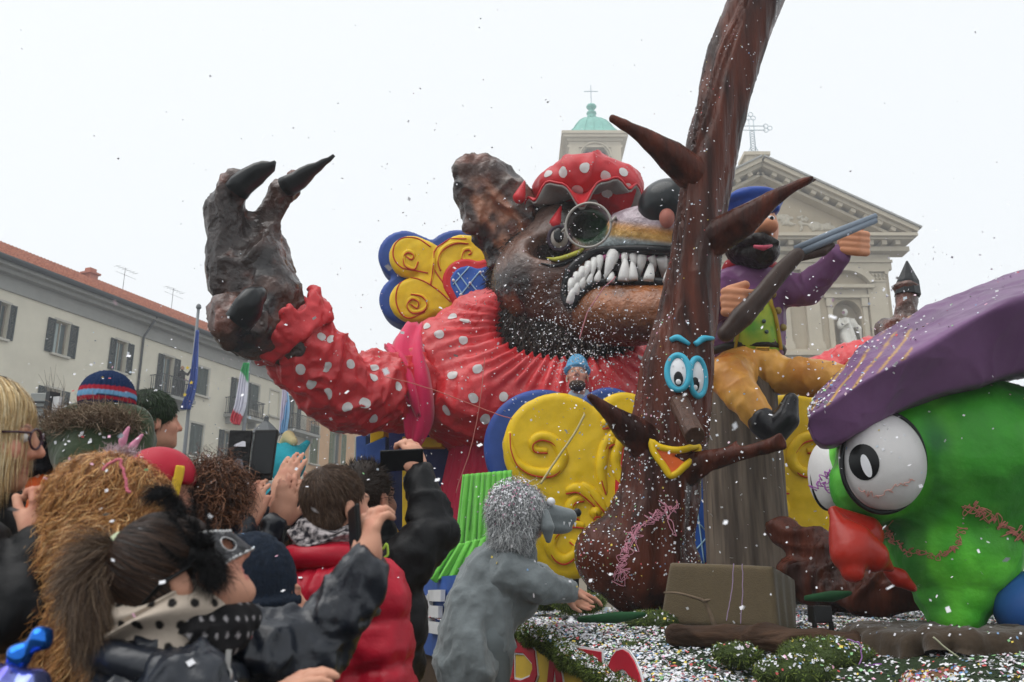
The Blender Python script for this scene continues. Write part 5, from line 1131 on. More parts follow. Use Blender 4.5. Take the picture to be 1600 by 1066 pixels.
# ================================================================== green bird with a purple cap
bird = thing('bird_figure', 'big green bird figure with bulging white eyes, red beak and purple cap', 'carnival figure', W(1490, 985, 4.5))
b = Blob(.12); ell_px(b, 1480, 715, 4.65, 180, 130, .55); caps_px(b, [(1482, 765, 4.62, 148), (1490, 850, 4.58, 100), (1494, 915, 4.55, 64), (1494, 955, 4.52, 44)]); ell_px(b, 1640, 730, 4.8, 130, 120, .5); caps_px(b, [(1400, 700, 4.4, 80), (1360, 760, 4.4, 60)], k=.1)
G1, G2, G3, G4 = C('46a82e'), C('66c83e'), C('1f5e3a'), C('2c7026')
ce_ = np.array([1378., 722.])
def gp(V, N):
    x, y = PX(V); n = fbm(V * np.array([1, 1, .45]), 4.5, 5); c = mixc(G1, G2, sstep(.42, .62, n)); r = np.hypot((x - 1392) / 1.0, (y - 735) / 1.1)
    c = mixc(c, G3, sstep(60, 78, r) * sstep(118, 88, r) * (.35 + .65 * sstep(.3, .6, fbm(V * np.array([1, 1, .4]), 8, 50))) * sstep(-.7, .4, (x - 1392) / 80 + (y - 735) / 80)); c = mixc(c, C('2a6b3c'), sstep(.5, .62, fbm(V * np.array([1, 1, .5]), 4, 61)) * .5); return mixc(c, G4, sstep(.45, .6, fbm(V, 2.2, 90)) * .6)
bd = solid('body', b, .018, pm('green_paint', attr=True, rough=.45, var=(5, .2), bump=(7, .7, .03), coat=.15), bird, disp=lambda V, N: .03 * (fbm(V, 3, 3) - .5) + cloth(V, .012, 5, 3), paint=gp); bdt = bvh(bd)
M_eye2 = pm('bird_eye_white', 'c9c7c6', .45, var=(6, .05), bump=(14, .2))
b = Blob(.03); ell_px(b, 1378, 722, 4.16, 64, 77, .19); e1 = solid('eye', b, .012, M_eye2, bird); e1t = bvh(e1)
s4 = S(1378, 722, 4.1)
MB().tube([W(1380 + 65 * math.cos(t), 723 + 78 * math.sin(t), 4.13) for t in np.linspace(0, 6.283, 60, endpoint=False)], 4 * s4, 8, closed=True).build('eye_outline', M_blk, e1, smooth=True)
mb = MB(); h, nn_ = hitp(e1t, 1348, 722); V, Fc = patch(e1t, h, nn_, 29 * s4, 26 * s4, math.pi / 2, .003, 4, 28); mb.add(V, Fc); mb.build('pupil', M_blk, e1, smooth=True)
mb = MB(); h, nn_ = hitp(e1t, 1354, 728); V, Fc = patch(e1t, h, nn_, 18 * s4, 7 * s4, math.pi / 2 + .1, .006, 3, 18); mb.add(V, Fc); mb.build('pupil_glint', M_eyew, e1, smooth=True)
b = Blob(.03); ell_px(b, 1294, 742, 4.85, 26, 54, .2); e2 = solid('eye', b, .012, M_eye2, bird)
MB().tube([W(1295 + 26 * math.cos(t), 742 + 54 * math.sin(t), 4.87) for t in np.linspace(0, 6.283, 40, endpoint=False)], 3.5 * s4, 8, closed=True).build('eye_outline', M_blk, e2, smooth=True)
M_beak = pm('beak_red', '9c2518', .35, var=(4, .2), bump=(10, .3), coat=.35)
b = Blob(.04); caps_px(b, [(1301, 797, 4.2, 6), (1316, 830, 4.15, 20), (1328, 865, 4.12, 30), (1332, 893, 4.1, 18)]); caps_px(b, [(1335, 850, 4.14, 32), (1362, 868, 4.16, 26), (1392, 888, 4.2, 6)]); caps_px(b, [(1304, 800, 4.3, 10), (1345, 835, 4.3, 34)])
solid('beak', b, .012, M_beak, bird); b = Blob(.03); caps_px(b, [(1390, 893, 4.35, 10), (1405, 903, 4.35, 15), (1428, 920, 4.36, 6)]); solid('lower_beak', b, .012, M_beak, bird)
secs = [(1263, 668, 655, 640), (1275, 690, 644, 618), (1300, 698, 628, 588), (1355, 668, 590, 530), (1440, 632, 545, 482), (1530, 604, 490, 445), (1600, 588, 461, 421), (1720, 565, 425, 392), (1860, 560, 430, 410)]
rows_ = smoothpath(secs, 220); Vh = []; m_s = 64
for i_, (x, lo_, cr_, to_) in enumerate(rows_):
    w_ = min(1, max(.06, (x - 1258) / 110)); k_ = [np.append((x, lo_), 4.02 + .1 * (x - 1262) / 600), np.append((x, cr_), 4.0 - .14 * w_), np.append((x, to_), 4.05 + .5 * w_), np.append((x, to_ + (lo_ - to_) * .35), 4.1 + 1.15 * w_), np.append((x, lo_ + 4), 4.1 + 1.15 * w_)]
    K_ = [W(*q_) for q_ in k_]; ring_ = []
    for e_i in range(5):
        A1, B1 = K_[e_i], K_[(e_i + 1) % 5]
        for t_ in np.linspace(0, 1, 41)[:-1]: ring_.append(A1 + (B1 - A1) * t_)
    ring_ = np.array(ring_)
    for _ in range(10): ring_ = (np.roll(ring_, 1, 0) + 2 * ring_ + np.roll(ring_, -1, 0)) / 4
    Vh.append(ring_)
Vh = np.array(Vh); nr_, nc_ = Vh.shape[:2]; Qh = [(i_ * nc_ + k_, i_ * nc_ + (k_ + 1) % nc_, (i_ + 1) * nc_ + (k_ + 1) % nc_, (i_ + 1) * nc_ + k_) for i_ in range(nr_ - 1) for k_ in range(nc_)]
hb_ = nc_ // 2
for i_ in (0, nr_ - 1):
    for k_ in range(hb_ - 1): Qh.append((i_ * nc_ + k_, i_ * nc_ + k_ + 1, i_ * nc_ + nc_ - 2 - k_, i_ * nc_ + nc_ - 1 - k_))
Vh = Vh.reshape(-1, 3); Qh = np.array(Qh)
if (vnormals(Vh, Qh) * (Vh - Vh.mean(0))).sum() < 0: Qh = Qh[:, ::-1]
b = (Vh, Qh)
P1, P2 = C('5d3f61'), C('6e4c72')
def hp_(V, N):
    x, y = PX(V); c = mixc(P1, P2, sstep(.35, .65, fbm(V, 2.5, 4))); st_ = np.abs(((x * .8 + y * .6 + 9 * fbm(V, 4, 3)) % 17) / 17 - .5)
    z = (N[:, 2] > .2) & (x < 1425) & (x > 1268) & (y < 640 - (x - 1300) * .55); return mixc(c, C('b8913a'), z * sstep(.15, .04, st_) * sstep(.42, .56, fbm(V, 5, 17)) * .8)
hat = solid('cap', b, 0, pm('hat_paint', attr=True, rough=.4, var=(4, .12), bump=(8, .3, .02), coat=.15), bird, disp=lambda V, N: .03 * (fbm(V, 3.2, 13, 2) - .5) + cloth(V, .012, 4, 5), paint=hp_)
b = Blob(.05); ell_px(b, 1640, 950, 4.4, 85, 60, .2); solid('wing', b, .016, pm('wing_blue', '2b5796', .45, var=(4, .15), coat=.2), bird)
# drum under the bird
dc = W(1500, 982, 4.25); drum = thing('cloth_covered_drum', 'round black drum topped with crumpled brown cloth under the bird', 'drum', (dc[0], 4.25, .75)); zt = dc[2]; R_ = .5
n = 160; V = []
for j in range(9):
    for i in range(n): a = 2 * math.pi * i / n; r = R_ - .03 + .016 * abs(math.sin(i * math.pi / 8)); V.append((dc[0] + r * math.cos(a), 4.25 + r * math.sin(a), .7 + (zt - .03 - .7) * j / 8))
link('side', mesh('side', V, [(j * n + i, j * n + (i + 1) % n, (j + 1) * n + (i + 1) % n, (j + 1) * n + i) for j in range(8) for i in range(n)]), pm('drum_black', '141312', .6, var=(6, .3)), drum)
V = []; n = 200; prof_ = [(.0, .0), (.5, .0), (.85, .005), (.98, 0), (1.03, -.02), (1.05, -.05), (1.05, -.08), (1.06, -.105)]; rgd = np.random.default_rng(12); hem_ = rgd.normal(0, 1, 40)
for j_, (f_, dz_) in enumerate(smoothpath(prof_, 24)):
    for i in range(n):
        a = 2 * math.pi * i / n; dn_ = max(0, -dz_ / .1); wv_ = .028 * dn_ * (math.sin(a * 19 + 2 * math.sin(a * 3)) + .6 * math.sin(a * 31 + 1)); r = R_ * f_ + wv_; V.append((dc[0] + r * math.cos(a), 4.25 + r * math.sin(a), zt + dz_ * (1 + .35 * math.sin(a * 7 + math.sin(a * 2)))))
V = np.array(V); Q = np.array([(j * n + i, j * n + (i + 1) % n, (j + 1) * n + (i + 1) % n, (j + 1) * n + i) for j in range(23) for i in range(n)])
if vnormals(V, Q)[n * 8:n * 10, 2].mean() < 0: Q = Q[:, ::-1]
dcl = solid('cloth', (V, Q), 0, pm('brown_cloth', '3a2f23', .9, var=(6, .25), bump=(30, .4), sheen=.2), drum, disp=lambda V, N: .02 * (fbm(V, 7, 3) - .5) + cloth(V, .03, 5, 9))
# ================================================================== things lying on the deck
bx = thing('covered_box', 'khaki cloth covered box beside the smiling tree', 'box', W(1130, 978, 4.9)); q8 = [W(1027, 976, 4.98), W(1214, 984, 4.72), W(1247, 986, 5.0), W(1075, 960, 5.35), W(1046, 879, 4.95), W(1206, 884, 4.74), W(1243, 906, 5.02), W(1085, 880, 5.35)]
def subq(a, b_, c, d, n, m): return [[(np.array(a) * (1 - i / n) + np.array(b_) * i / n) * (1 - j / m) + (np.array(d) * (1 - i / n) + np.array(c) * i / n) * j / m for i in range(n + 1)] for j in range(m + 1)]
mb = MB()
for f in ((0, 1, 5, 4), (1, 2, 6, 5), (2, 3, 7, 6), (3, 0, 4, 7), (4, 5, 6, 7), (3, 2, 1, 0)):
    g_ = subq(*[q8[i] for i in f], 24, 14); mb.add([p for r in g_ for p in r], [(j * 25 + i, j * 25 + i + 1, (j + 1) * 25 + i + 1, (j + 1) * 25 + i) for j in range(14) for i in range(24)])
V = np.array(mb.V); ctr = np.mean(q8, 0); dv = V - ctr; hgt = (V[:, 2] - 1.19) / .33; V[:, :2] += dv[:, :2] * (.03 * np.sin(np.arctan2(dv[:, 1], dv[:, 0]) * 17) * (1 - np.clip(hgt, 0, 1)))[:, None]; V += .008 * (fbm(V, 6, 3) - .5)[:, None]
bm_ = mesh('cloth', V, mb.F); o = link('cloth', bm_, pm('khaki_cloth', '5b4f3b', .9, var=(40, .1), bump=(160, .3), sheen=.2), bx); w_ = o.modifiers.new('w', 'WELD'); w_.merge_threshold = .004; sm = o.modifiers.new('s', 'SMOOTH'); sm.iterations = 4; sm.factor = .5
M_log = pm('log_bark', '33241a', .75, col2='463224', streak=6, stretch=(.5, 3, 3), bump=(12, .8, .02), var=(8, .3))
lg = Blob(.03); caps_px(lg, [(1058, 992, 4.35, 16), (1150, 992, 4.3, 19), (1240, 1002, 4.2, 21), (1330, 1014, 4.15, 24)]); T(solid('log', lg, .012, M_log, disp=lambda V, N: cloth(V, .02, 8, 3, (.3, 1, 1))), 'long brown log lying before the covered box', 'log')
rt = Blob(.06); caps_px(rt, [(1225, 835, 6.3, 24), (1275, 862, 6.2, 32), (1330, 890, 6.0, 34), (1400, 915, 5.8, 32), (1460, 925, 5.7, 26)]); caps_px(rt, [(1238, 900, 6.2, 30), (1300, 920, 6.0, 34), (1380, 935, 5.8, 26), (1445, 940, 5.7, 18)]); T(solid('fallen_trunk', rt, .02, M_trunk, disp=lambda V, N: cloth(V, .05, 5, 3, (.3, 1, 1))), 'glossy brown fallen trunk behind the red beak', 'tree trunk')
tw = thing('twig', 'bare forked twig leaning on the covered box', 'twig', W(1118, 976, 4.55)); P = smoothpath([W(x, y, 4.52) for x, y in ((1118, 982), (1108, 955), (1100, 940), (1085, 934), (1060, 927), (1037, 926))], 20); MB().tube(P, np.linspace(.012, .004, 20), 6).build('stem', pm('twig_bark', '6b5c4c', .9, var=(30, .3)), tw, smooth=True)
MB().tube([W(1100, 940, 4.52), W(1110, 937, 4.5)], [.009, .004], 6).build('fork', MATS['twig_bark'], tw, smooth=True)
spk = thing('small_speaker', 'small black boxy loudspeaker on the deck behind the log', 'loudspeaker', W(1281, 972, 4.6)); c_ = W(1281, 960, 4.6); MB().box(c_, (.045, .05, .04)).build('housing', M_blk, spk, bevel=.006)
for q_ in (-.04, .04): MB().box(c_ + np.array([q_, -.03, -.055]), (.006, .02, .02)).build('foot', M_blk, spk)
lf = Blob(.02)
for k, (x, y, Y, l) in enumerate(((905, 968, 4.75, 60), (1260, 935, 5.5, 40))):
    b = Blob(.03); caps_px(b, [(x, y, Y, 5), (x + l, y - 3, Y, 9), (x + 1.7 * l, y - 8, Y, 4)]); T(solid('felt_leaf', b, .012, pm('dark_green_felt', '1d4427', .9, var=(10, .2))), ('dark green felt leaf lying before the tree root', 'dark green felt leaf lying by the fallen trunk')[k], 'leaf')
# ================================================================== people
M_flesh = pm('skin', attr=True, rough=.5, var=(18, .06), bump=(90, .12, .004), sheen=.05)
M_hair = pm('hair_strands', attr=True, rough=.45, spec=.25)
def hframe(fwd, tilt=(0, 0, 1)): return rot_to(fwd, tilt)
def head_prims(b, O, R, s, ears=True, fine=True):
    w = lambda x, y, z: O + (np.array([x, y, z]) * s) @ R
    b.ell(w(0, -.015, .035), np.array([.074, .095, .086]) * s, R, k=.02); b.ell(w(0, .035, -.03), np.array([.06, .062, .085]) * s, R, k=.03); b.ell(w(0, .04, -.08), np.array([.046, .05, .036]) * s, R, k=.03)
    b.ell(w(0, .078, -.098), np.array([.02, .018, .016]) * s, R, k=.02); b.cap(w(-.034, .082, .02), w(.034, .082, .02), .012 * s, k=.018)
    for q in (-1, 1):
        b.ell(w(q * .04, .062, -.03), np.array([.022, .024, .022]) * s, R, k=.02)
        b.ell(w(q * .03, .104, .0), np.array([.018, .014, .012]) * s, R, k=.012, sub=True)
        if ears: b.ell(w(q * .077, -.012, -.015), np.array([.010, .020, .033]) * s, R, k=.006); b.ell(w(q * .09, -.006, -.012), np.array([.008, .011, .02]) * s, R, k=.006, sub=True)
    b.cap(w(0, .094, .012), w(0, .116, -.028), .008 * s, .012 * s, k=.012); b.cap(w(-.012, .1, -.034), w(.012, .1, -.034), .009 * s, k=.008)
    b.cap(w(-.02, .088, -.058), w(.02, .088, -.058), .007 * s, k=.006); b.cap(w(-.016, .088, -.069), w(.016, .088, -.069), .008 * s, k=.006); b.cap(w(-.03, .096, -.0635), w(.03, .096, -.0635), .003 * s, k=.004, sub=True)
def hand_prims(b, wr, d, n, side=1, s=1.0, curl=.5, spread=.02, thumb=(.7, .6, .35), curls=None):
    d = nrm(d); n = nrm(np.asarray(n, float) - d * (np.asarray(n, float) @ d)); t = np.cross(d, n) * side; wr = np.asarray(wr, float)
    R = np.array([t, d, n]); b.ell(wr + d * .05 * s, np.array([.042, .058, .018]) * s, R, k=.02); b.cap(wr - d * .03 * s, wr + d * .03 * s, .026 * s, .028 * s, k=.025)
    for i, (L, off) in enumerate(((.068, -.031), (.078, -.0105), (.074, .0105), (.056, .031))):
        p = wr + d * (.092 - abs(off) * .25) * s + t * off * s; a = 0; c = curl if curls is None else curls[i]; r = (.0098 - .0006 * (i == 3)) * s
        sp_ = t * (off * spread * 10)
        for k, fr in enumerate((.45, .32, .26)):
            a += c * (.6 if k == 0 else 1.0); q = p + nrm(d * math.cos(a) + n * math.sin(a) + sp_) * L * fr * s; b.cap(p, q, r * (1 - .06 * k), r * (.95 - .08 * k), k=.004); p = q
    p = wr + d * .025 * s - t * .03 * s; q = p + nrm(d * thumb[0] - t * thumb[1] + n * thumb[2]) * .045 * s; b.cap(p, q, .016 * s, .0125 * s, k=.015); q2 = q + nrm(d * 1.0 - t * .2 + n * thumb[2]) * .04 * s; b.cap(q, q2, .0115 * s, .0095 * s, k=.005)
SK = C('c39078')
def skin_paint(O=None, R=None, s=1, base=SK):
    def f(V, N):
        c = mixc(np.array(base) * .9, np.array(base) * 1.08, fbm(V, 30, 3)); c = mixc(c, C('b06a58'), sstep(.5, .72, fbm(V, 22, 13)) * .45)
        if O is not None:
            L = ((V - O) @ R.T) / s; lip = (np.abs(L[:, 0]) < .026) & (L[:, 1] > .083) & (np.abs(L[:, 2] + .063) < .014); c = mixc(c, C('a8605a'), lip * .75)
            ch = np.exp(-((np.abs(L[:, 0]) - .042) ** 2 + (L[:, 2] + .03) ** 2) / .0008) * (L[:, 1] > .03); c = mixc(c, C('c47a68'), ch * .4); c = mixc(c, C('b5705c'), (np.exp(-((L[:, 1] - .115) ** 2 + (L[:, 2] + .03) ** 2) / .0003)) * .3)
            br = (np.abs(np.abs(L[:, 0]) - .032) < .02) & (L[:, 1] > .07) & (np.abs(L[:, 2] - .024) < .004); c = mixc(c, C('4a382c'), br * .7)
        return c
    return f
def person(label, hp, fwd, up=(0, 0, 1), s=1.0, yaw=None, arms=(), skin=SK, jacket=None, jr=1.0, quilt=None, vx=.012, hvx=.005, trousers='2a2c33', legs='stand', group=None, collar=True, nb=None, hands_s=1.0, lean=None, head=True, ears=True, sh_w=.185, base_z=0.0, crs=.026):
    O = W(*hp); R = hframe(fwd, up); B = {}; yw = nrm([*(yaw if yaw is not None else (fwd[0], fwd[1])), 0]); rt = np.array([yw[1], -yw[0], 0])
    NB = O + (np.array([0, -.035, -.115]) * s) @ R + np.array([0, 0, -.075 * s]) if nb is None else np.asarray(nb, float)
    root = thing('person', label, 'person', (NB[0], NB[1], base_z), group); H = O[2] + .12 * s - base_z
    hb = Blob(.02); head_prims(hb, O, R, s, ears); hb.cap(O + (np.array([0, -.02, -.06]) * s) @ R, NB + np.array([0, 0, -.02]), .054 * s, .06 * s, k=.03); parts = [hb.grow(hvx)]
    pel = NB + np.array([0, 0, -.5 * s]) + (np.zeros(3) if lean is None else np.asarray(lean)); zp_ = pel[2]
    tb_ = Blob(.05); tb_.cap(NB + np.array([0, 0, -.05]), NB * .5 + pel * .5, .09 * s, .11 * s).cap(NB * .5 + pel * .5, pel, .11 * s, .12 * s)
    SHs = {q: NB + rt * (q * sh_w * s) + np.array([0, 0, -.075 * s]) for q in (-1, 1)}; A = {}
    for q in (-1, 1):
        sh = SHs[q]; el = sh + rt * (q * .05) + np.array([0, 0, -.27]) * s; wr = el + yw * .1 + np.array([0, 0, -.23]) * s; A[q] = dict(P=[sh, el, wr], hand=None)
    for a in arms:
        q = a['side']; P = [W(*p) if len(p) == 3 else np.asarray(p) for p in a['pts']]; P = [SHs[q]] + P if len(P) == 2 else P; A[q] = dict(P=P, hand=a.get('hand'), r=a.get('r'))
    ab = Blob(.03)
    for q in A:
        P = A[q]['P']; tb_.cap(NB + np.array([0, 0, -.1]), P[0], .05 * s, .045 * s); ab.path(P, [.045 * s, .038 * s, .027 * s]); h = A[q]['hand'] or {}
        d = nrm(P[2] - P[1]); hand_prims(ab, P[2] + d * .02, h.get('d', d), h.get('n', -rt * q), h.get('side', q), hands_s * h.get('s', s), h.get('curl', .35), h.get('spread', .02), h.get('thumb', (.7, .6, .35)), h.get('curls'))
    if legs != 'none':
        for q in (-1, 1):
            hip = pel + rt * q * .09 * s
            if legs == 'stand': kn = np.array([hip[0], hip[1], base_z + .5 * (zp_ - base_z)]) + yw * .02; an = np.array([hip[0], hip[1], base_z + .09])
            else: kn = hip + yw * .32 * s + np.array([0, 0, -.02]); an = kn + np.array([0, 0, -.3 * s])
            tb_.path([hip, kn, an], [.075 * s, .055 * s, .04 * s]); B[q] = (hip, kn, an)
    parts += [tb_.grow(.03), ab.grow(.0045 if hvx < .007 else .008)]
    V, Q = joinVQ(*parts); body_ = solid('body', (V, Q), 0, M_flesh, root, paint=skin_paint(O, R, s, skin))
    if jacket is not None:
        j = Blob(.04 * s); g = jr; j.ell(NB + np.array([0, 0, -.2 * s]) + (pel - NB) * .0, np.array([.19, .135, .2]) * s * g, np.array([rt, yw, [0, 0, 1]])); j.ell(NB * .4 + pel * .6, np.array([.19, .15, .26]) * s * g, np.array([rt, yw, [0, 0, 1]])); j.ell(pel + np.array([0, 0, -.08 * s]), np.array([.19, .15, .16]) * s * g, np.array([rt, yw, [0, 0, 1]]))
        j.cap(NB + np.array([0, 0, -.04 * s]), NB + np.array([0, 0, -.1 * s]), .085 * s, .12 * s)
        if collar: j.cap(NB + np.array([0, 0, .0]), NB + np.array([0, 0, .035 * s]), .085 * s, .078 * s, k=.02)
        for q in A:
            P = A[q]['P']; r = A[q].get('r') or (.074 * s * g, .062 * s * g, .048 * s * g); d = nrm(P[2] - P[1]); j.path([P[0], P[1], P[2] + d * .0], list(r), k=.04 * s)
        def jd(V, N):
            pr = V[:, 2].copy(); best = np.full(len(V), .11 * s * g)
            for q in A:
                P = A[q]['P']; acc = 0
                for a, b2 in ((P[0], P[1]), (P[1], P[2])):
                    dv = b2 - a; L = np.linalg.norm(dv); h = np.clip((V - a) @ dv / (L * L), 0, 1); dist = np.linalg.norm(V - a - h[:, None] * dv, axis=1); m = dist < best; m &= (V - NB) @ rt * q > .12 * s if False else True
                    pr = np.where(m, acc + h * L, pr); best = np.where(m, dist, best); acc += L
            o = .016 * (fbm(V, 5, 3) - .5) + cloth(V, crs, 8, 8) + cloth(V, crs * .4, 19, 28)
            if quilt:
                ph = np.abs(np.sin(math.pi * (pr + .02 * fbm(V, 4, 2)) / quilt[0])); o = o * .6 + quilt[1] * (ph ** .5 - .5) + quilt[1] * .6 * (noise(V, 38, 5) - .5) * np.exp(-(ph / .45) ** 2)
            return o
        B['jacket'] = solid('jacket', j, vx, jacket, root, disp=jd)
    if legs != 'none':
        tr_ = Blob(.05); sh_ = Blob(.02)
        for q in (-1, 1):
            hip, kn, an = B[q]; tr_.path([hip, kn, an], [.095 * s, .075 * s, .06 * s]); sh_.cap(an + np.array([0, 0, -.05]), an + yw * .14 + np.array([0, 0, -.055]), .045 * s, .035 * s)
        tr_.ell(pel, np.array([.16, .13, .12]) * s, np.array([rt, yw, [0, 0, 1]])); solid('trousers', tr_, .03, pm('trousers_' + trousers, trousers, .9, var=(12, .12)), root); solid('shoes', sh_, .02, pm('shoe_leather', '1d1a18', .5), root)
    B.update(O=O, R=R, s=s, NB=NB, root=root, body=body_, A=A, yw=yw, rt=rt, pel=pel); return B
def hw_(B, x, y, z): return B['O'] + (np.array([x, y, z]) * B['s']) @ B['R']
def hair_shell(B, prims, face=True, vx=.006):
    b = Blob(.02); R = B['R']; s = B['s']
    for c, r in prims: b.ell(hw_(B, *c), np.array(r) * s, R)
    if face: b.ell(hw_(B, 0, .105, -.05), np.array([.068, .062, .1]) * s, R, k=.015, sub=True)
    return b.grow(vx)
def hair(B, prims, n, flow, length, wid, cols, face=True, curl=None, droop=0., jit=.15, seg=5, base='2a1d14', name='hair', rs=1, disp=.008, cond=None, vx=.006, comb=False, lift=.004, hang=True):
    VQ = hair_shell(B, prims, face, vx); bm = pm('hair_base_' + base, base, .55, var=(60, .4), bump=(120, .6, .004))
    sh_ = solid(name, VQ, 0, bm, B['root'], disp=lambda V, N: disp * (fbm(V, 30, 3) - .5)); rg = np.random.default_rng(rs); p, nn = sample(VQ, n, rg, cond)
    if comb:
        combed('hair_strands', bvh(sh_), p, nn, flow, length, wid, sh_, seg, curl, jit, [C(c) for c in cols], rs, lift, hang); return sh_
    d = flow(p, nn) if flow else nn
    strands('hair_strands', p, d, length, wid, M_hair, sh_, seg=seg, droop=droop, curl=curl, jitter=jit, cols=[C(c) for c in cols], kind='stuff', rs=rs); return sh_
def combed(name, tree, p, nn, flow, length, wid, parent, seg, curl, jit, cols, rs, lift=.004, hang=True):
    """locks that lie along the hair surface and then hang free"""
    rg = np.random.default_rng(rs + 50); n = len(p); L = length * rg.uniform(.6, 1.25, n); PP = np.zeros((n, seg + 1, 3)); NN = np.zeros((n, seg + 1, 3)); jt = rg.normal(0, jit, (n, 3)); lf = lift * rg.uniform(.2, 1.6, n)
    pos = p.copy(); nr = nn.copy(); free = np.zeros(n, bool)
    for k in range(seg + 1):
        PP[:, k] = pos + nr * lf[:, None] * (.3 + .7 * k / seg); NN[:, k] = nr; d = tang(flow(pos, nr) + jt, nr)
        d[free] = nrm3(flow(pos[free], nr[free]) * .3 + np.array([0, 0, -1.0]) + jt[free] * .6) if free.any() else d[free]
        q = pos + d * (L / seg)[:, None]
        for i in range(n):
            if free[i]: pos[i] = q[i]; continue
            l, m, _, dist = tree.find_nearest(Vector(q[i])); m = np.array(m)
            if hang and (m[2] < -.45 and d[i][2] < -.2): free[i] = True; pos[i] = q[i]
            else: pos[i] = np.array(l); nr[i] = m
    if curl:
        ph = rg.uniform(0, 6.28, n); sd = np.cross(np.gradient(PP, axis=1), NN); sd /= np.linalg.norm(sd, axis=2)[:, :, None] + 1e-9; t = np.linspace(0, 1, seg + 1)[None, :]
        PP = PP + sd * (curl[0] * np.sin(ph[:, None] + curl[1] * t) * (.3 + .7 * t))[:, :, None] + NN * (curl[0] * (1 + np.cos(ph[:, None] + curl[1] * t)) * (.3 + .7 * t))[:, :, None]
    tg = np.gradient(PP, axis=1); sd = np.cross(tg, NN + rg.normal(0, .25, (n, 1, 3))); sd /= np.linalg.norm(sd, axis=2)[:, :, None] + 1e-9
    w = wid * np.interp(np.linspace(0, 1, seg + 1), [0, .15, .7, 1], [.4, 1, .9, .15])[None, :, None] / 2
    V = np.stack([PP - sd * w, PP + sd * w], 2).reshape(n, -1, 3); base = np.arange(n)[:, None] * (2 * (seg + 1)); Fc = np.vstack([base + np.array([[2 * k, 2 * k + 1, 2 * k + 3, 2 * k + 2]]) for k in range(seg)])
    cc = np.asarray(cols)[rg.integers(0, len(cols), n)] * rg.uniform(.7, 1.3, (n, 1)); o = link(name, mesh(name, V.reshape(-1, 3), Fc, np.repeat(cc, 2 * (seg + 1), 0)), M_hair, parent); o['kind'] = 'stuff'; return o
def nrm3(v): return v / (np.linalg.norm(v, axis=1)[:, None] + 1e-9)
def tang(d, n): d = d - n * (d * n).sum(1)[:, None]; return d / (np.linalg.norm(d, axis=1)[:, None] + 1e-9)
def eyes(B, iris='3a2a1c'):
    for q in (-1, 1):
        c = hw_(B, q * .031, .083, .0); e = Blob(.002).ell(c, .0125 * B['s']); o = solid('eye', e, .003, pm('eyeball', 'c9c5c0', .15, coat=.5), B['root']); c2 = hw_(B, q * .031, .0935, .0); solid('iris', Blob(.001).ell(c2, np.array([.0055, .003, .0055]) * B['s'], B['R']), .0016, pm('iris_' + iris, iris, .15, coat=.6), o)
def ring_cloth(B, name, c, rx, ry, h, th, mat, fn=None, n=90, rows=14, R=None, amp=.012):
    """scarf or snood: a folded band of cloth round the neck"""
    R = np.array([B['rt'], B['yw'], [0, 0, 1]]) if R is None else R; V = []
    for j in range(rows + 1):
        t = j / rows
        for i in range(n):
            a = 2 * math.pi * i / n; bl = math.sin(t * math.pi) * th + amp * math.sin(t * 15 + 2 * math.sin(a * 2) + a) ; f = 1 + .25 * t
            V.append(c + (np.array([math.cos(a) * (rx * f + bl), math.sin(a) * (ry * f + bl), h * (.5 - t) + .018 * math.sin(a * 3 + t * 4)])) @ R)
    Fc = [(j * n + i, j * n + (i + 1) % n, (j + 1) * n + (i + 1) % n, (j + 1) * n + i) for j in range(rows) for i in range(n)]; V = np.array(V); Q = np.array(Fc)
    if (vnormals(V, Q) * (V - c)).sum() < 0: Q = Q[:, ::-1]
    o = link(name, mesh(name, V, Q, fn(V) if fn else None), mat, B['root']); o_bvh[o.name] = (V, Q); o.modifiers.new('s', 'SOLIDIFY').thickness = .006; return o
def beanie(B, mat, paint=None, h=.07, fold=True, pom=None, low=-.005, vx=.006):
    b = Blob(.02); R = B['R']; s = B['s']; b.ell(hw_(B, 0, -.018, .045), np.array([.088, .108, .1 + h * .25]) * s, R); b.box(hw_(B, 0, .02, low - .1), np.array([.2, .25, .1]) * s, 0, R, k=.01, sub=True)
    if fold: b.path([hw_(B, .086 * math.cos(t), -.018 + .106 * math.sin(t), low + .025) for t in np.linspace(0, 6.283, 25)], [.014 * s] * 25, k=.008)
    rib = lambda V, N: .0025 * np.sin(np.arctan2(*(((V - B['O']) @ R.T)[:, :2].T)) * 44)
    return solid('knit_hat', b, vx, mat, B['root'], disp=rib, paint=paint)
M_nav = pm('navy_shell_jacket', '141a24', .3, spec=.5, var=(6, .2), bump=(26, .5, .008))
M_black = pm('black_puffer', '111214', .5, var=(6, .25), bump=(26, .5, .008))
M_redj = pm('red_puffer', 'a5142a', .38, var=(5, .15), bump=(22, .5, .01), coat=.1)
M_parka = pm('green_parka', '33402a', .8, var=(6, .15), bump=(30, .4), sheen=.2)
M_wool = pm('dark_wool', '26262b', .95, var=(12, .2), bump=(80, .5))
M_phone = pm('phone_black', '0c0d0e', .45, spec=.25); M_screen = pm('phone_screen', '0d1114', .3, spec=.3)
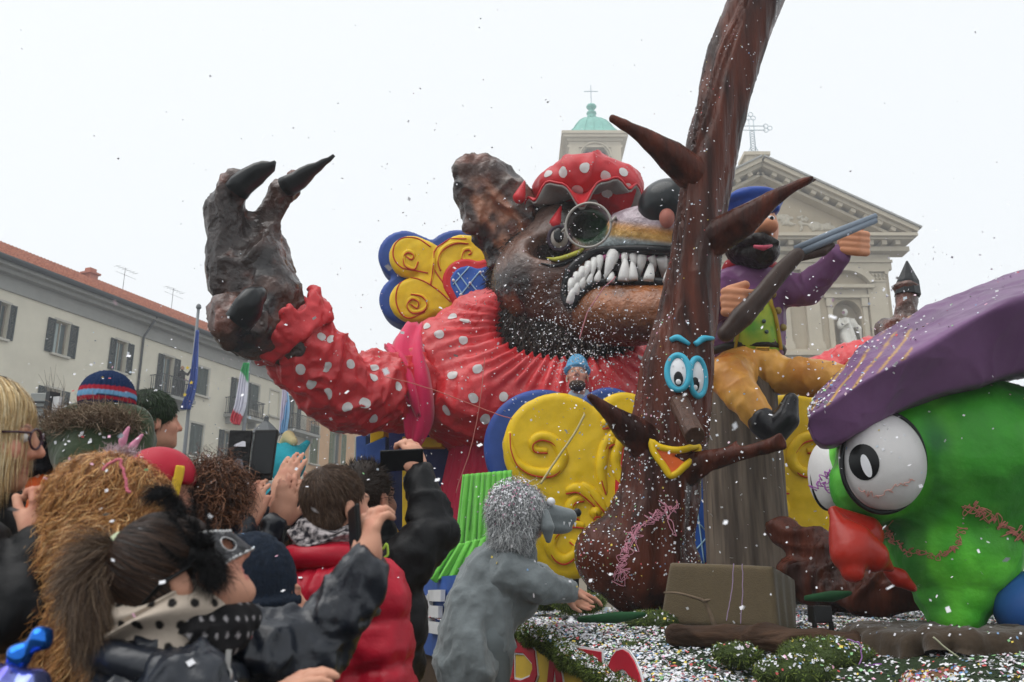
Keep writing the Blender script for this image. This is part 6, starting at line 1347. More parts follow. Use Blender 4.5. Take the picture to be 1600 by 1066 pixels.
def phone(label, c, up, nr, w=.038, h=.075, case=None, group=None):
    """handset: body, screen facing nr, lens on the back"""
    up = nrm(up); nr = nrm(np.asarray(nr, float) - up * (np.asarray(nr, float) @ up)); r = np.cross(up, nr); R = np.array([r, up, nr]); ph = thing('phone', label, 'phone', c, group)
    MB().box(c, (w, h, .0048), R).build('casing', case or M_phone, ph, bevel=.004); MB().box(np.asarray(c) + nr * .0056, (w * .92, h * .93, .0006), R).build('screen', M_screen, ph); MB().lathe(np.asarray(c) - nr * .0048 + up * h * .8 + r * w * .55, [(.006, -.0015), (.006, .001)], 12, R=np.array([r, up, nr])).build('lens', M_blk, ph); return ph
# --- masked woman
m_ = person('woman in black feathered silver mask and navy jacket holding up a phone', (287, 898, 1.60), (.78, .26, .57), (-.55, -.12, .82), s=.87, yaw=(.88, .47), jacket=M_nav, jr=1.0, vx=.0065, hvx=.004, nb=W(268, 990, 1.62), quilt=None,
   arms=[dict(side=-1, pts=[(388, 1012, 1.72), (492, 1012, 1.78), (562, 905, 1.78)], r=(.075, .062, .05), hand=dict(d=(.0, .05, 1), n=(.55, .55, 0), side=-1, curl=.75, thumb=(.75, .45, .5), s=.92)),
         dict(side=1, pts=[(310, 1190, 1.5), (372, 1140, 1.52)], hand=dict(d=(.72, .1, .6), n=(.5, .3, -.7), curl=.35, s=.9))], collar=False)
band = W(187, 858, 1.60)
def pony(p, n): return tang(band - p, n)
hair(m_, [((0, -.022, .04), (.086, .108, .096)), ((0, -.05, -.02), (.07, .07, .06))], 9000, pony, .11, .0013, ['241812', '33231a', '1a120e', '4a3426', '3a2a20'], comb=True, seg=7, hang=False, jit=.05, base='231812', rs=4, cond=lambda c, nn: ((c - m_['O']) @ m_['R'][1] < .055))
pt = Blob(.02); pt.path([band, W(165, 872, 1.58), W(148, 910, 1.56), W(150, 960, 1.55), W(165, 1005, 1.55)], [.016, .03, .034, .03, .012]); po = solid('ponytail', pt, .007, MATS['hair_base_231812'], m_['root'], disp=lambda V, N: .012 * (fbm(V * np.array([1, 1, .4]), 40, 3) - .5))
rg = np.random.default_rng(3); p, nn = sample(o_bvh[po.name], 9000, rg); fl_ = lambda p: np.where((p[:, 2] > W(150, 880, 1.58)[2])[:, None], np.array([-.75, -.1, -.55]), np.array([.12, 0, -1.0])); strands('hair_strands', p, tang(fl_(p), nn) + nn * .05, .085, .0008, M_hair, po, seg=6, jitter=.07, droop=.35, cols=[C(c) for c in ('3a2a20', '5a4536', '7a6450', '2a1d16', '8d7862')], kind='stuff', curl=(.006, 5))
MB().tube([band + np.array([.0, .019 * math.cos(t), .021 * math.sin(t)]) + np.array([.004 * math.sin(2 * t), 0, 0]) for t in np.linspace(0, 6.283, 20, endpoint=False)], .009, 8, closed=True).build('hair_tie', pm('hair_tie', 'b8c0a0', .8, bump=(60, .4)), m_['root'], smooth=True)
M_scarf = pm('scarf_cloth', attr=True, rough=.9, var=(40, .06), bump=(120, .3, .003))
def polka(c0, ca, cb, per):
    def f(V):
        q = (V - m_['NB']); a = np.arctan2(q[:, 0], -q[:, 1]) * .11; z = q[:, 2]; u = a / per; v = z / per; u = u + .5 * (np.floor(v) % 2); d = np.hypot(u - np.floor(u) - .5, v - np.floor(v) - .5); return mixc(ca, cb, sstep(.24, .18, d))
    return f
sc1 = ring_cloth(m_, 'scarf', m_['NB'] + np.array([.0, 0, .03]), .072, .076, .11, .03, M_scarf, polka(0, C('b3a698'), C('1c1a1a'), .034), n=260, rows=90, amp=.007)
sc2 = Blob(.03); sc2.path([W(300, 972, 1.54), W(325, 1000, 1.54), W(350, 1024, 1.55), W(372, 1000, 1.58), W(388, 966, 1.62)], [.016, .02, .01, .016, .014]).ell(W(345, 985, 1.58), (.042, .03, .03)).path([W(310, 968, 1.56), W(345, 966, 1.58), W(385, 962, 1.62)], [.018, .022, .018])
def pk2(V, N): u = (V[:, 0] + V[:, 1]) / .026; v = V[:, 2] / .026; d = np.hypot(u - np.floor(u) - .5, v - np.floor(v) - .5); return mixc(C('131214'), C('8d8a8c'), sstep(.2, .14, d))
solid('kerchief', sc2, .0035, M_scarf, m_['root'], disp=lambda V, N: cloth(V, .012, 12, 3, (1, 1, 1)), paint=pk2)
# jacket collar and zip pull
cl = Blob(.02); cl.path([m_['NB'] + np.array([.105 * math.cos(t), .10 * math.sin(t), -.055 + .02 * math.cos(t + 2.6)]) for t in np.linspace(0, 6.283, 26)], [.03] * 26); solid('collar', cl, .008, M_nav, m_['root'], disp=lambda V, N: .016 * (fbm(V, 14, 3) - .5))
zp1 = W(357, 1030, 1.47); MB().box(zp1, (.004, .002, .014)).tube([zp1 + np.array([.006 * math.cos(t), 0, -.024 + .011 * math.sin(t)]) for t in np.linspace(0, 6.283, 14, endpoint=False)], .0022, 6, closed=True).build('zip_pull', pm('zip_metal', 'a5a3a0', .3, metal=.9), m_['root'])
# mask: filigree eye mask on the face with rosette and feathers over the ear
Rm = m_['R']; mk = thing('carnival_mask', 'black and silver filigree eye mask with feathers on the woman with ponytail', 'mask', hw_(m_, 0, .1, 0))
V = []; nU, nV = 34, 14
for j in range(nV + 1):
    for i in range(nU + 1):
        u = -1 + 2 * i / nU; v = -1 + 2 * j / nV; a = u * 1.2; hgt = .027 * (1 + .5 * abs(u) ** 2); V.append(hw_(m_, .078 * math.sin(a), .024 + .079 * math.cos(a) + .018 * math.exp(-(u * 5) ** 2) * (1 - .5 * v), -.004 + hgt * v + .012 * abs(u)))
Fc = []
for j in range(nV):
    for i in range(nU):
        u = -1 + 2 * (i + .5) / nU; v = -1 + 2 * (j + .5) / nV
        if ((abs(u) - .42) / .2) ** 2 + ((v + .0) / .5) ** 2 < 1: continue
        Fc.append((j * (nU + 1) + i, j * (nU + 1) + i + 1, (j + 1) * (nU + 1) + i + 1, (j + 1) * (nU + 1) + i))
o = link('mask_plate', mesh('mask_plate', V, Fc), pm('mask_grey', '242426', .5, col2='4a4a4d', streak=60, bump=(120, .6, .003)), mk); o.modifiers.new('s', 'SOLIDIFY').thickness = .004
M_braid = pm('silver_braid', 'b4b4b4', .35, metal=.6, bump=(200, .6, .002))
edge = [V[i] for i in range(nU + 1)] + [V[(j) * (nU + 1) + nU] for j in range(1, nV)] + [V[nV * (nU + 1) + nU - i] for i in range(nU + 1)] + [V[(nV - j) * (nU + 1)] for j in range(1, nV)]
e_ = smoothpath(edge + [edge[0]], 220)[:-1] + Rm[1] * .003; MB().tube(e_, .0026 + .0012 * np.sin(np.arange(220) * 1.3), 6, closed=True).build('braid', M_braid, mk, smooth=True)
def mpt(u, v): a = u * 1.2; return hw_(m_, .079 * math.sin(a), .028 + .079 * math.cos(a) + .018 * math.exp(-(u * 5) ** 2) * (1 - .5 * v), -.004 + .027 * (1 + .5 * u * u) * v + .012 * abs(u))
for q in (-1, 1):
    MB().tube([mpt(q * .42 + .21 * math.cos(t), .53 * math.sin(t)) for t in np.linspace(0, 6.283, 26, endpoint=False)], .0017, 6, closed=True).build('braid', M_braid, mk, smooth=True)
    for c0, c1, r0 in ((.75, .55, .13), (.8, -.5, .12), (.42, .82, .1), (.15, .75, .1), (.45, -.82, .1)): MB().tube([mpt(q * c0 + r0 * (1 - k_ / 30) * math.cos(k_ * .5) * .7, c1 + r0 * 2 * (1 - k_ / 30) * math.sin(k_ * .5) * .7) for k_ in range(24)], .001, 5).build('filigree', M_braid, mk, smooth=True)
ro = Blob(.01); rc = hw_(m_, .083, .052, .004); rg = np.random.default_rng(5)
for i in range(26): v = nrm(rg.normal(size=3)); ro.ell(rc + v * .017, .009)
solid('rosette', ro, .004, pm('black_braid', '141415', .7, bump=(90, .8, .004)), mk); 
dn = np.tile(np.array([.45, -.2, -1.0]), (1300, 1)); p = rc + rg.normal(0, .009, (1300, 3)); strands('marabou', p + np.array([.008, 0, -.015]), dn, .045, .001, pm('marabou', attr=True, rough=.8), mk, seg=4, jitter=.5, droop=.2, curl=(.006, 6), cols=[C('101011'), C('1c1b1c')], kind='stuff')
def feather(a, b_, c, w):
    P = smoothpath([a, b_, c], 70); r_ = nrm(np.cross(c - a, (.3, 1, .2))); t_ = nrm(c - a); W_ = w * np.sin(np.linspace(.1, math.pi * .96, 70)) ** .6; rt_ = []; dr2 = []; ln = []
    for i in range(8, 70):
        for q in (-1, 1):
            for k in range(3): rt_.append(P[i] + RNG.normal(0, .0006, 3)); dr2.append(r_ * q * .75 + t_ * .65); ln.append(W_[i] * 1.5)
    sh = MB().tube(P[::5], np.linspace(.0016, .0005, 14), 5).build('feather_shaft', M_blk, mk, smooth=True); strands('feather_barbs', np.array(rt_), np.array(dr2), np.array(ln), .0013, MATS['marabou'], sh, seg=3, jitter=.12, cols=[C('0f0f10'), C('1a1a1b')], kind='stuff')
f0 = rc + np.array([0, .0, .01])
feather(f0, W(312, 850, 1.5), W(297, 765, 1.52), .013); feather(f0, W(328, 850, 1.5), W(322, 788, 1.5), .009); feather(f0, W(300, 850, 1.5), W(262, 800, 1.5), .008); feather(f0, W(290, 880, 1.5), W(250, 850, 1.5), .008); feather(f0, W(305, 830, 1.5), W(262, 768, 1.52), .012)
p = np.array([W(290 - 45 * t, 800 - 32 * math.sin(t * 2.2), 1.52) for t in np.linspace(0, 1, 30)]); p = np.repeat(p, 40, 0) + rg.normal(0, .004, (1200, 3)); strands('ostrich_plume', p, np.tile([-.75, -.1, .15], (1200, 1)), .035, .0009, MATS['marabou'], mk, seg=4, jitter=.35, droop=.9, cols=[C('121213'), C('2a2a2c')], kind='stuff')
MB().tube([hw_(m_, .085, .03, .0), hw_(m_, .09, -.04, .0), hw_(m_, .05, -.115, -.02), hw_(m_, -.02, -.13, -.03)], .0035, 6).build('strap', M_blk, mk)
MB().tube(smoothpath([W(186, 912, 1.56), W(172, 905, 1.55), W(190, 925, 1.55), W(205, 918, 1.56), W(196, 935, 1.56), W(180, 965, 1.55)], 40), .004, 6, flat=2).build('ribbon_tail', M_blk, mk)
phone('slim black phone held upright by the masked woman', W(556, 838, 1.80), (-.12, .05, 1), (-.9, -.35, 0), .036, .058)
# --- curly haired woman
cu_ = person('woman with long curly ginger hair seen from behind', (188, 815, 2.02), (.5, .86, -.05), jacket=M_wool, vx=.016, hvx=.007, s=1.0)
def down(p, n): return n * .75 + np.array([0, -.25, -.55])
CC = ['9c6636', 'bd8548', '7a4c28', 'cf9d62', '8c5c34', 'ab7842', 'd8b07a']
hair(cu_, [((0, -.03, .03), (.105, .125, .105)), ((0, -.06, -.1), (.14, .11, .13)), ((-.03, -.07, -.22), (.17, .1, .14)), ((-.06, -.05, -.32), (.16, .09, .09))], 13000, lambda p, n: np.tile([-.25, -.12, -1.0], (len(p), 1)), .2, .0013, CC, comb=True, lift=.016, curl=(.011, 24), droop=.5, jit=.2, seg=18, base='6b4526', rs=9, disp=.03, face=False)
# --- blonde woman with spectacles
bl_ = person('woman with blond bob and dark spectacles resting her hand at her mouth', (-24, 684, 2.0), (.96, .28, -.02), jacket=M_black, vx=.012, hvx=.0045, quilt=(.055, .008), yaw=(.9, .4), nb=W(-30, 815, 2.05),
   arms=[dict(side=1, pts=[(20, 960, 1.85), (55, 862, 1.9)], hand=dict(d=(.05, .1, 1), n=(-.75, .6, 0), side=-1, curl=1.0, thumb=(.8, .3, .6), s=.95))])
hair(bl_, [((0, -.02, .04), (.09, .112, .1)), ((0, -.045, -.04), (.094, .085, .09)), ((.0, -.04, -.08), (.088, .075, .05))], 9500, lambda p, n: np.tile([.3, -.1, -1.0], (len(p), 1)), .14, .0014, comb=True, seg=8, lift=.003, cols=['c9ad7c', 'b08f5c', 'd8c296', '8f7046', 'e0cfaa'], jit=.05, base='9a7d50', rs=2, curl=(.003, 3))
eyes(bl_)
M_spec = pm('spectacle_plum', '3a2530', .25, coat=.4)
gl = thing('spectacles', 'dark plum spectacles on the blond woman', 'glasses', hw_(bl_, 0, .12, 0))
for q in (-1, 1):
    MB().tube([hw_(bl_, q * .033 + .026 * math.cos(t), .118 - .012 * abs(q * .033 + .026 * math.cos(t)) / .05, -.002 + .022 * math.sin(t)) for t in np.linspace(0, 6.283, 24, endpoint=False)], .0028, 6, closed=True).build('rim', M_spec, gl, smooth=True)
    MB().tube([hw_(bl_, q * .06, .106, .008), hw_(bl_, q * .07, .085, .007), hw_(bl_, q * .073, .05, .005)], .0026, 6).build('temple', M_spec, gl, smooth=True)
MB().tube([hw_(bl_, -.009, .119, .004), hw_(bl_, .009, .119, .004)], .0025, 6).build('bridge', M_spec, gl)
# --- young man in red puffer
rj = person('short haired young man in a shiny red puffer jacket with patterned scarf', (528, 792, 2.75), (.68, .73, .12), jacket=M_redj, jr=1.15, vx=.012, hvx=.006, quilt=(.12, .026), nb=W(512, 872, 2.76), yaw=(.5, .86), s=.98)
hair(rj, [((0, -.02, .035), (.08, .102, .093)), ((0, -.05, -.035), (.065, .06, .05))], 16000, lambda p, n: n * .12 + tang(np.tile([.25, .3, -.75], (len(p), 1)), n), .024, .001, ['4a382c', '5d4838', '382a20', '6b5545'], jit=.13, base='3d2e24', rs=5, seg=3)
ring_cloth(rj, 'scarf', rj['NB'] + np.array([0, 0, .06]), .075, .078, .09, .03, pm('houndstooth_scarf', '26242a', .95, col2='b0a8a8', streak=60, bump=(90, .6, .006)), amp=.008)
cl = Blob(.02); cl.path([rj['NB'] + np.array([.105 * math.cos(t), .10 * math.sin(t), -.0]) for t in np.linspace(0, 6.283, 26)], [.036] * 26); solid('collar', cl, .01, M_redj, rj['root'], disp=lambda V, N: .014 * (fbm(V, 10, 3) - .5))
# --- man in black puffer, arm up with a phone
bj = person('man in black puffer jacket raising a phone beside the red puffer', (575, 780, 3.02), (.5, .86, .15), jacket=M_black, jr=.98, vx=.011, hvx=.007, quilt=(.10, .007), nb=W(580, 858, 3.05), yaw=(.35, .93),
   arms=[dict(side=1, pts=[(622, 892, 2.98), (678, 832, 3.0), (656, 750, 3.05)], r=(.085, .074, .056), hand=dict(d=(-.25, .1, 1), n=(-.7, .7, 0), side=-1, curl=.85, thumb=(.6, .5, .5), s=1.05))])
hair(bj, [((0, -.02, .035), (.08, .102, .093))], 2500, lambda p, n: n, .02, .002, ['2a2420', '3a302a'], jit=.3, base='2a221d', seg=3)
phone('thin phone held sideways over the black puffer sleeve', W(628, 719, 3.02), (.97, .2, .08), (.1, -.9, -.35), .036, .072)
lg_ = Blob(.006); P = [W(x, y, 2.84) for x, y in ((592, 848), (598, 858), (604, 850), (606, 866), (600, 872))]; MB().tube(smoothpath(P, 20), .004, 6).build('sleeve_logo', pm('lime_thread', '9fbf4a', .7), bj['root'], smooth=True)
# --- child in navy knit hat behind the masked woman
nv = person('child in a navy knit hat between masked woman and red puffer', (408, 940, 2.2), (.85, .5, .1), jacket=M_wool, vx=.02, hvx=.007, s=.92, legs='stand')
beanie(nv, pm('navy_knit', '1a2330', .95, var=(60, .3), bump=(120, .6, .006)), h=.12, low=-.03)
# --- woman with wallet phone
wp = person('brown curly haired woman holding up an open wallet phone case', (340, 790, 2.75), (.55, .83, .05), jacket=M_nav, vx=.014, hvx=.008,
   arms=[dict(side=-1, pts=[(330, 920, 2.75), (398, 878, 2.8), (430, 828, 2.85)], hand=dict(d=(.25, .0, 1), n=(-.5, .85, 0), side=1, curl=.3, s=1.0)), dict(side=1, pts=[(300, 900, 2.6), (340, 885, 2.6), (376, 834, 2.72)], hand=dict(d=(.15, .05, 1), n=(.4, .9, 0), side=1, curl=.35, thumb=(.9, .3, .2), s=1.0))])
hair(wp, [((0, -.03, .02), (.1, .11, .1)), ((0, -.04, -.06), (.105, .09, .08))], 2600, lambda p, n: n + np.array([0, 0, -.4]), .07, .004, ['4a3022', '6b4632', '3a261b', '7d553c'], curl=(.014, 12), droop=.8, jit=.3, seg=8, base='3a271c', disp=.02)
wc = thing('phone', 'black wallet case phone standing open with a card pocket', 'phone', W(393, 712, 2.78)); s_ = S(393, 712, 2.78)
Ra = rot_to((.12, -1, .15)); Rb = rot_to((-.12, -1, .15))
MB().box(W(373, 711, 2.79), (17.5 * s_, .006, 40 * s_), np.array([Ra[0], Ra[1], Ra[2]])).build('flap', pm('wallet_leather', '0e0f11', .6, spec=.25, var=(20, .2), bump=(60, .3)), wc, bevel=.003); MB().box(W(412, 711, 2.79), (18.5 * s_, .008, 41 * s_), np.array([Rb[0], Rb[1], Rb[2]])).build('casing', M_phone, wc, bevel=.004)
MB().box(W(412, 708, 2.775), (16 * s_, .001, 33 * s_), Rb).build('screen', M_screen, wc)
mb = MB(); mb.prism([(-5, -6), (5, -8), (9, -2), (8, 10), (2, 16), (-6, 14), (-9, 2)], W(371, 732, 2.776), Ra[0] * s_, Ra[2] * s_, Ra[1], 0, .001); mb.build('pocket_card', pm('card_grey', '6c6d74', .6), wc)
mb = MB(); mb.prism([(-8, -4), (10, -4), (9, -1), (-3, 5), (-7, 4)], W(376, 694, 2.776), Ra[0] * s_, Ra[2] * s_, Ra[1], 0, .001); mb.build('pocket_card', pm('card_white', 'c4c4cc', .6), wc)
# --- man holding a phone flat, further in
h2 = person('man in dark coat with both hands at a flat phone', (470, 835, 3.6), (.45, .9, .2), jacket=M_wool, vx=.018, hvx=.009, arms=[dict(side=-1, pts=[(405, 850, 3.3), (432, 785, 3.25)], hand=dict(d=(.35, .0, 1), n=(.2, .95, .1), side=1, curl=.25, s=1.05)), dict(side=1, pts=[(500, 850, 3.3), (470, 790, 3.25)], hand=dict(d=(-.5, .1, .9), n=(-.2, .9, .1), side=1, curl=.4, s=.95))])
hair(h2, [((0, -.03, .03), (.095, .11, .1)), ((0, -.05, -.06), (.09, .08, .09))], 2500, lambda p, n: np.tile([0, 0, -1.], (len(p), 1)), .11, .003, comb=True, cols=['4a3424', '5d4430', '382619'], jit=.1, base='3a291d')
phone('green backed phone held flat between two hands', W(468, 759, 3.2), (1, .1, .02), (.0, -.5, .85), .034, .07, case=pm('phone_green', '2e5a48', .4))
# --- children carried on shoulders
ad1 = person('adult in dark coat carrying the child in green parka', (120, 812, 3.15), (.3, .95, 0), jacket=M_wool, vx=.02, hvx=.01)
hair(ad1, [((0, -.02, .035), (.085, .105, .095))], 1500, lambda p, n: n, .03, .003, ['2a2420', '3a302a'], jit=.3, base='2a221d', seg=3)
gk = person('child in green parka with fur hood and striped navy knit hat', (172, 642, 3.0), (.35, .93, .05), jacket=M_parka, jr=1.12, vx=.014, hvx=.008, s=.92, legs='sit', nb=W(152, 690, 3.08), base_z=1.55, sh_w=.17)
SN, SR, SBl = C('14284a'), C('9c2434'), C('6d9cc0')
def stripes(V, N):
    z = ((V - gk['O']) @ gk['R'].T)[:, 2] - .035; c = mixc(SN, SR, (np.abs(z - .028) < .008)); c = mixc(c, SBl, np.abs(z - .012) < .008); return mixc(c, SR, (np.abs(z + .006) < .006))
beanie(gk, pm('striped_knit', attr=True, rough=.95, bump=(120, .6, .006)), paint=stripes, h=.0, fold=False, vx=.005)
hd_ = Blob(.05); hq = [W(x, y, Y) for x, y, Y in ((85, 680, 3.1), (120, 665, 3.0), (165, 662, 2.96), (205, 668, 3.0), (222, 690, 3.1))]; hd_.path(hq, [.06, .075, .08, .07, .05]); hd_.path([W(100, 690, 3.05), W(150, 725, 2.95), (W(205, 710, 3.0))], [.07, .12, .08]); hood = solid('hood', hd_, .012, M_parka, gk['root'], disp=lambda V, N: .03 * (fbm(V, 6, 3) - .5))
P = smoothpath([W(x, y, Y) for x, y, Y in ((72, 672, 2.98), (100, 657, 2.9), (140, 651, 2.86), (180, 653, 2.87), (212, 666, 2.94))], 60); p = np.repeat(P, 60, 0) + np.random.default_rng(3).normal(0, .02, (3600, 3)); strands('fur_trim', p, np.tile([-.1, -.5, .35], (3600, 1)), .04, .0018, pm('fur_trim', attr=True, rough=.9), gk['root'], seg=3, jitter=.7, cols=[C('8a7866'), C('a8957f'), C('6b5a4a'), C('5a4a3c')], kind='stuff')
ad2 = person('adult in grey coat carrying the child with dark green cap', (236, 800, 3.75), (.4, .9, 0), jacket=pm('grey_wool', '3c3f42', .95, var=(12, .2)), vx=.02, hvx=.012); hair(ad2, [((0, -.02, .035), (.085, .105, .095))], 1200, lambda p, n: n, .03, .003, ['3a302a', '4a3c30'], jit=.3, base='2e251f', seg=3)
g2_ = person('child in dark green furry cap looking towards the giant wolf', (240, 660, 3.7), (.75, .62, .1), jacket=M_parka, vx=.018, hvx=.008, s=.95, legs='sit', base_z=1.75, nb=W(222, 715, 3.75), sh_w=.15)
hair(g2_, [((0, -.02, .045), (.092, .115, .1)), ((0, -.06, -.02), (.085, .075, .08))], 4200, lambda p, n: n * .5 + tang(np.tile([.1, 0, -1.], (len(p), 1)), n) * 1.5, .022, .002, ['1d2c18', '2a3d22', '14200f', '33472a'], jit=.2, base='1a2616', seg=4, name='furry_cap')
# --- pale haired woman with bunny ears, child in red and yellow hat, child in orange
pw = person('pale blond woman wearing a pink bunny ear headband', (158, 800, 2.35), (.3, .95, 0), jacket=M_wool, vx=.02, hvx=.009)
hair(pw, [((0, -.02, .035), (.1, .12, .108)), ((-.02, -.05, -.06), (.1, .09, .09))], 3600, lambda p, n: np.tile([-.2, -.1, -1.], (len(p), 1)), .13, .003, comb=True, cols= ['b5a58a', 'cfc2a8', '9a8868', 'd9cfb8'], jit=.12, base='97866a', curl=(.004, 5))
be = thing('bunny_ears', 'pink fluffy bunny ears rising above the pale blond hair', 'headband', W(190, 712, 2.3))
for x0, y0, x1, y1 in ((189, 700, 201, 668), (200, 706, 222, 680)):
    b = Blob(.01); caps_px(b, [(x0, y0, 2.3, 4), ((x0 + x1) / 2 - 3, (y0 + y1) / 2 + 4, 2.3, 6.5), (x1, y1, 2.3, 2.5)]); solid('ear', b, .004, pm('pink_plush', 'c987a0', .9, var=(40, .2), bump=(90, .6, .005)), be)
p = W(190, 708, 2.3) + np.random.default_rng(3).normal(0, .012, (900, 3)) * np.array([1.6, 1, .5]); strands('fluff', p, np.tile([0, -.1, .5], (900, 1)), .02, .0015, pm('fluff', attr=True, rough=.9), be, seg=2, jitter=.8, cols=[C('c0a5ad'), C('d0bcc2')], kind='stuff')
rk = person('child in a red and yellow foam hat beyond the curly hair', (256, 772, 2.6), (.7, .7, 0), jacket=M_wool, vx=.02, hvx=.008, s=.85)
b = Blob(.02); Rk = rk['R']; b.ell(hw_(rk, 0, -.02, .05), np.array([.088, .105, .09]), Rk); b.box(hw_(rk, 0, .03, -.09), (.2, .25, .1), 0, Rk, k=.01, sub=True); solid('foam_hat', b, .007, pm('foam_red', 'a81f33', .5, var=(8, .1)), rk['root'])
b = Blob(.01); b.box(W(277, 752, 2.52), (.014, .006, .045), .005, rot_to((-.5, .85, 0), (.15, 0, 1))); solid('hat_flap', b, .006, pm('foam_yellow', 'c9a52c', .5, var=(8, .1)), rk['root'])
ok = person('child in bright orange jacket and black cap near the blond woman', (52, 745, 3.0), (.6, .8, 0), jacket=pm('orange_jacket', 'c8551f', .6, var=(8, .15), bump=(16, .4, .01)), vx=.018, hvx=.009, s=.92, nb=W(72, 790, 3.0)); beanie(ok, pm('black_knit', '15151a', .95, bump=(90, .5, .005)), low=-.01)
# --- further crowd
def bystander(px, py, Y, fx, s, coat, hat=None, hairc=None, label='', n=1400):
    b = person(label, (px, py, Y), (fx, (1 - fx * fx) ** .5 * (1 if Y < 30 else 1), .05) if not isinstance(fx, tuple) else fx, jacket=pm('coat_' + coat, coat, .85, var=(9, .15), bump=(20, .4, .012)), vx=.025, hvx=.011, s=s, group='bystanders further along the square')
    if hat: beanie(b, pm('knit_' + hat, hat, .95, bump=(90, .5, .005)), low=-.0, vx=.011)
    else: hair(b, [((0, -.025, .035), (.092, .112, .1)), ((0, -.05, -.05), (.085, .075, .08))], n, lambda p, nn: np.tile([0.05, 0, -1.], (len(p), 1)), .1, .005, hairc, comb=True, jit=.15, base='33261d', vx=.011)
    return b
bystander(440, 803, 7.6, (-.15, -.98, 0), 1.0, '6a5560', hat='3c2630', label='person in maroon knit hat facing the camera beyond the raised hands')
bystander(312, 786, 4.3, .5, 1.0, '2a2d35', hairc=[C_ for C_ in ('5a3a2a', '432a1e')], label='brown haired person under the fallen confetti near the wallet phone')
bystander(418, 815, 6.2, (-.4, -.9, 0), 1.0, '8a6a70', hairc=['3a2a20', '5a4030'], label='person in dusty pink coat behind the wallet phone sleeve')
bystander(492, 822, 4.6, .6, 1.0, '2c2c30', hairc=['4a3020', '6a4830'], label='long brown haired person in black jacket behind the red puffer')
bystander(388, 772, 5.4, .3, 1.0, '2e3338', hairc=['2a2018', '3a2c22'], label='dark haired person standing below the green white red flag')
bystander(262, 800, 4.9, .3, 1.02, '33363c', hairc=['2a2018', '4a3a2c'], label='dark haired person standing below the blue flag')
bystander(20, 800, 5.2, .4, 1.02, '40342e', hat='20242c', label='person in dark knit hat behind the blond woman')
bystander(90, 770, 5.8, .4, 1.05, '2f3a30', hairc=['4a3a2a', '33261d'], label='tall person in dark green coat below the grey notice board')
# turquoise plush costume
tq = person('person in turquoise plush costume with cream crest standing up in the crowd', (450, 728, 8.2), (.6, -.7, .1), jacket=pm('turquoise_plush', '2f9fae', .95, var=(12, .15), bump=(40, .6, .01)), vx=.025, hvx=.015, s=1.0, base_z=.62)
b = Blob(.04); b.ell(hw_(tq, 0, -.02, .03), (.17, .17, .19), tq['R']); b.ell(hw_(tq, 0, .14, -.02), (.09, .1, .07), tq['R']); b.cap(hw_(tq, .12, -.02, .15), hw_(tq, .2, -.02, .24), .05, .03).cap(hw_(tq, -.12, -.02, .15), hw_(tq, -.2, -.02, .24), .05, .03); solid('plush_head', b, .018, MATS['turquoise_plush'], tq['root'])
b = Blob(.03); b.path([hw_(tq, 0, .1, .2), hw_(tq, 0, 0, .27), hw_(tq, 0, -.12, .22)], [.04, .06, .04]); solid('crest', b, .015, pm('cream_plush', 'c9b98c', .95, bump=(40, .6, .01)), tq['root'])
MB().box((W(450, 728, 8.2)[0], 8.25, .31), (.6, .5, .31)).build('crate', M_wood) and None
cr = bpy.data.objects['crate']; T(cr, 'wooden crate under the person in turquoise plush costume', 'crate')
# onlooker on the balcony
q0 = fa.p(7.25 * K, 0, .5); z0 = Z['db'] + .02; d_ = q0 - CAM
bw = thing('person', 'dark dressed onlooker taking a picture on the town house balcony', 'person', (q0[0], q0[1], z0)); b = Blob(.05); q0[2] = z0; v = lambda x, y, z: q0 + np.array([x, y, z])
b.path([v(-.1, 0, .05), v(-.1, 0, .8), v(0, 0, 1.35)], [.08, .11, .17]).path([v(.1, 0, .05), v(.1, 0, .8), v(0, 0, 1.35)], [.08, .11, .17]).ell(v(0, 0, 1.65), (.1, .11, .13), k=.02).path([v(.15, 0, 1.38), v(.4, -.2, 1.25), v(.6, -.35, 1.5)], [.07, .06, .05])
solid('body', b, .03, pm('dark_clothes', attr=True, rough=.9), bw, paint=lambda V, N: mixc(C('1c1c20'), C('b08870'), (V[:, 2] > z0 + 1.56) & (V[:, 1] < q0[1] - .02)))
# --- confetti thrower aboard the float
th = person('bearded performer in pale shirt and blue cap throwing confetti from the float', (902, 588, 8.5), (-.1, -.97, .22), jacket=pm('pale_shirt', '9fb0bd', .8, var=(8, .12), bump=(20, .4, .012)), vx=.016, hvx=.009, legs='stand', base_z=1.2, nb=W(905, 629, 8.56), s=1.3, sh_w=.16,
   arms=[dict(side=1, pts=[(865, 662, 8.45), (812, 655, 8.4)], hand=dict(d=(-.9, 0, .4), n=(0, -1, 0), curl=.8))])
b = Blob(.02); b.ell(hw_(th, 0, .045, -.098), np.array([.062, .058, .042]) * 1.3, th['R']); solid('beard', b, .009, pm('beard_grey', '4a3f38', .8, var=(40, .3), bump=(90, .6, .005)), th['root'], disp=lambda V, N: .006 * (fbm(V, 40, 2) - .5))
beanie(th, pm('cap_blue_cloth', '5d9ac0', .85, var=(9, .2), bump=(20, .5, .012)), h=.16, low=.03); eyes(th)
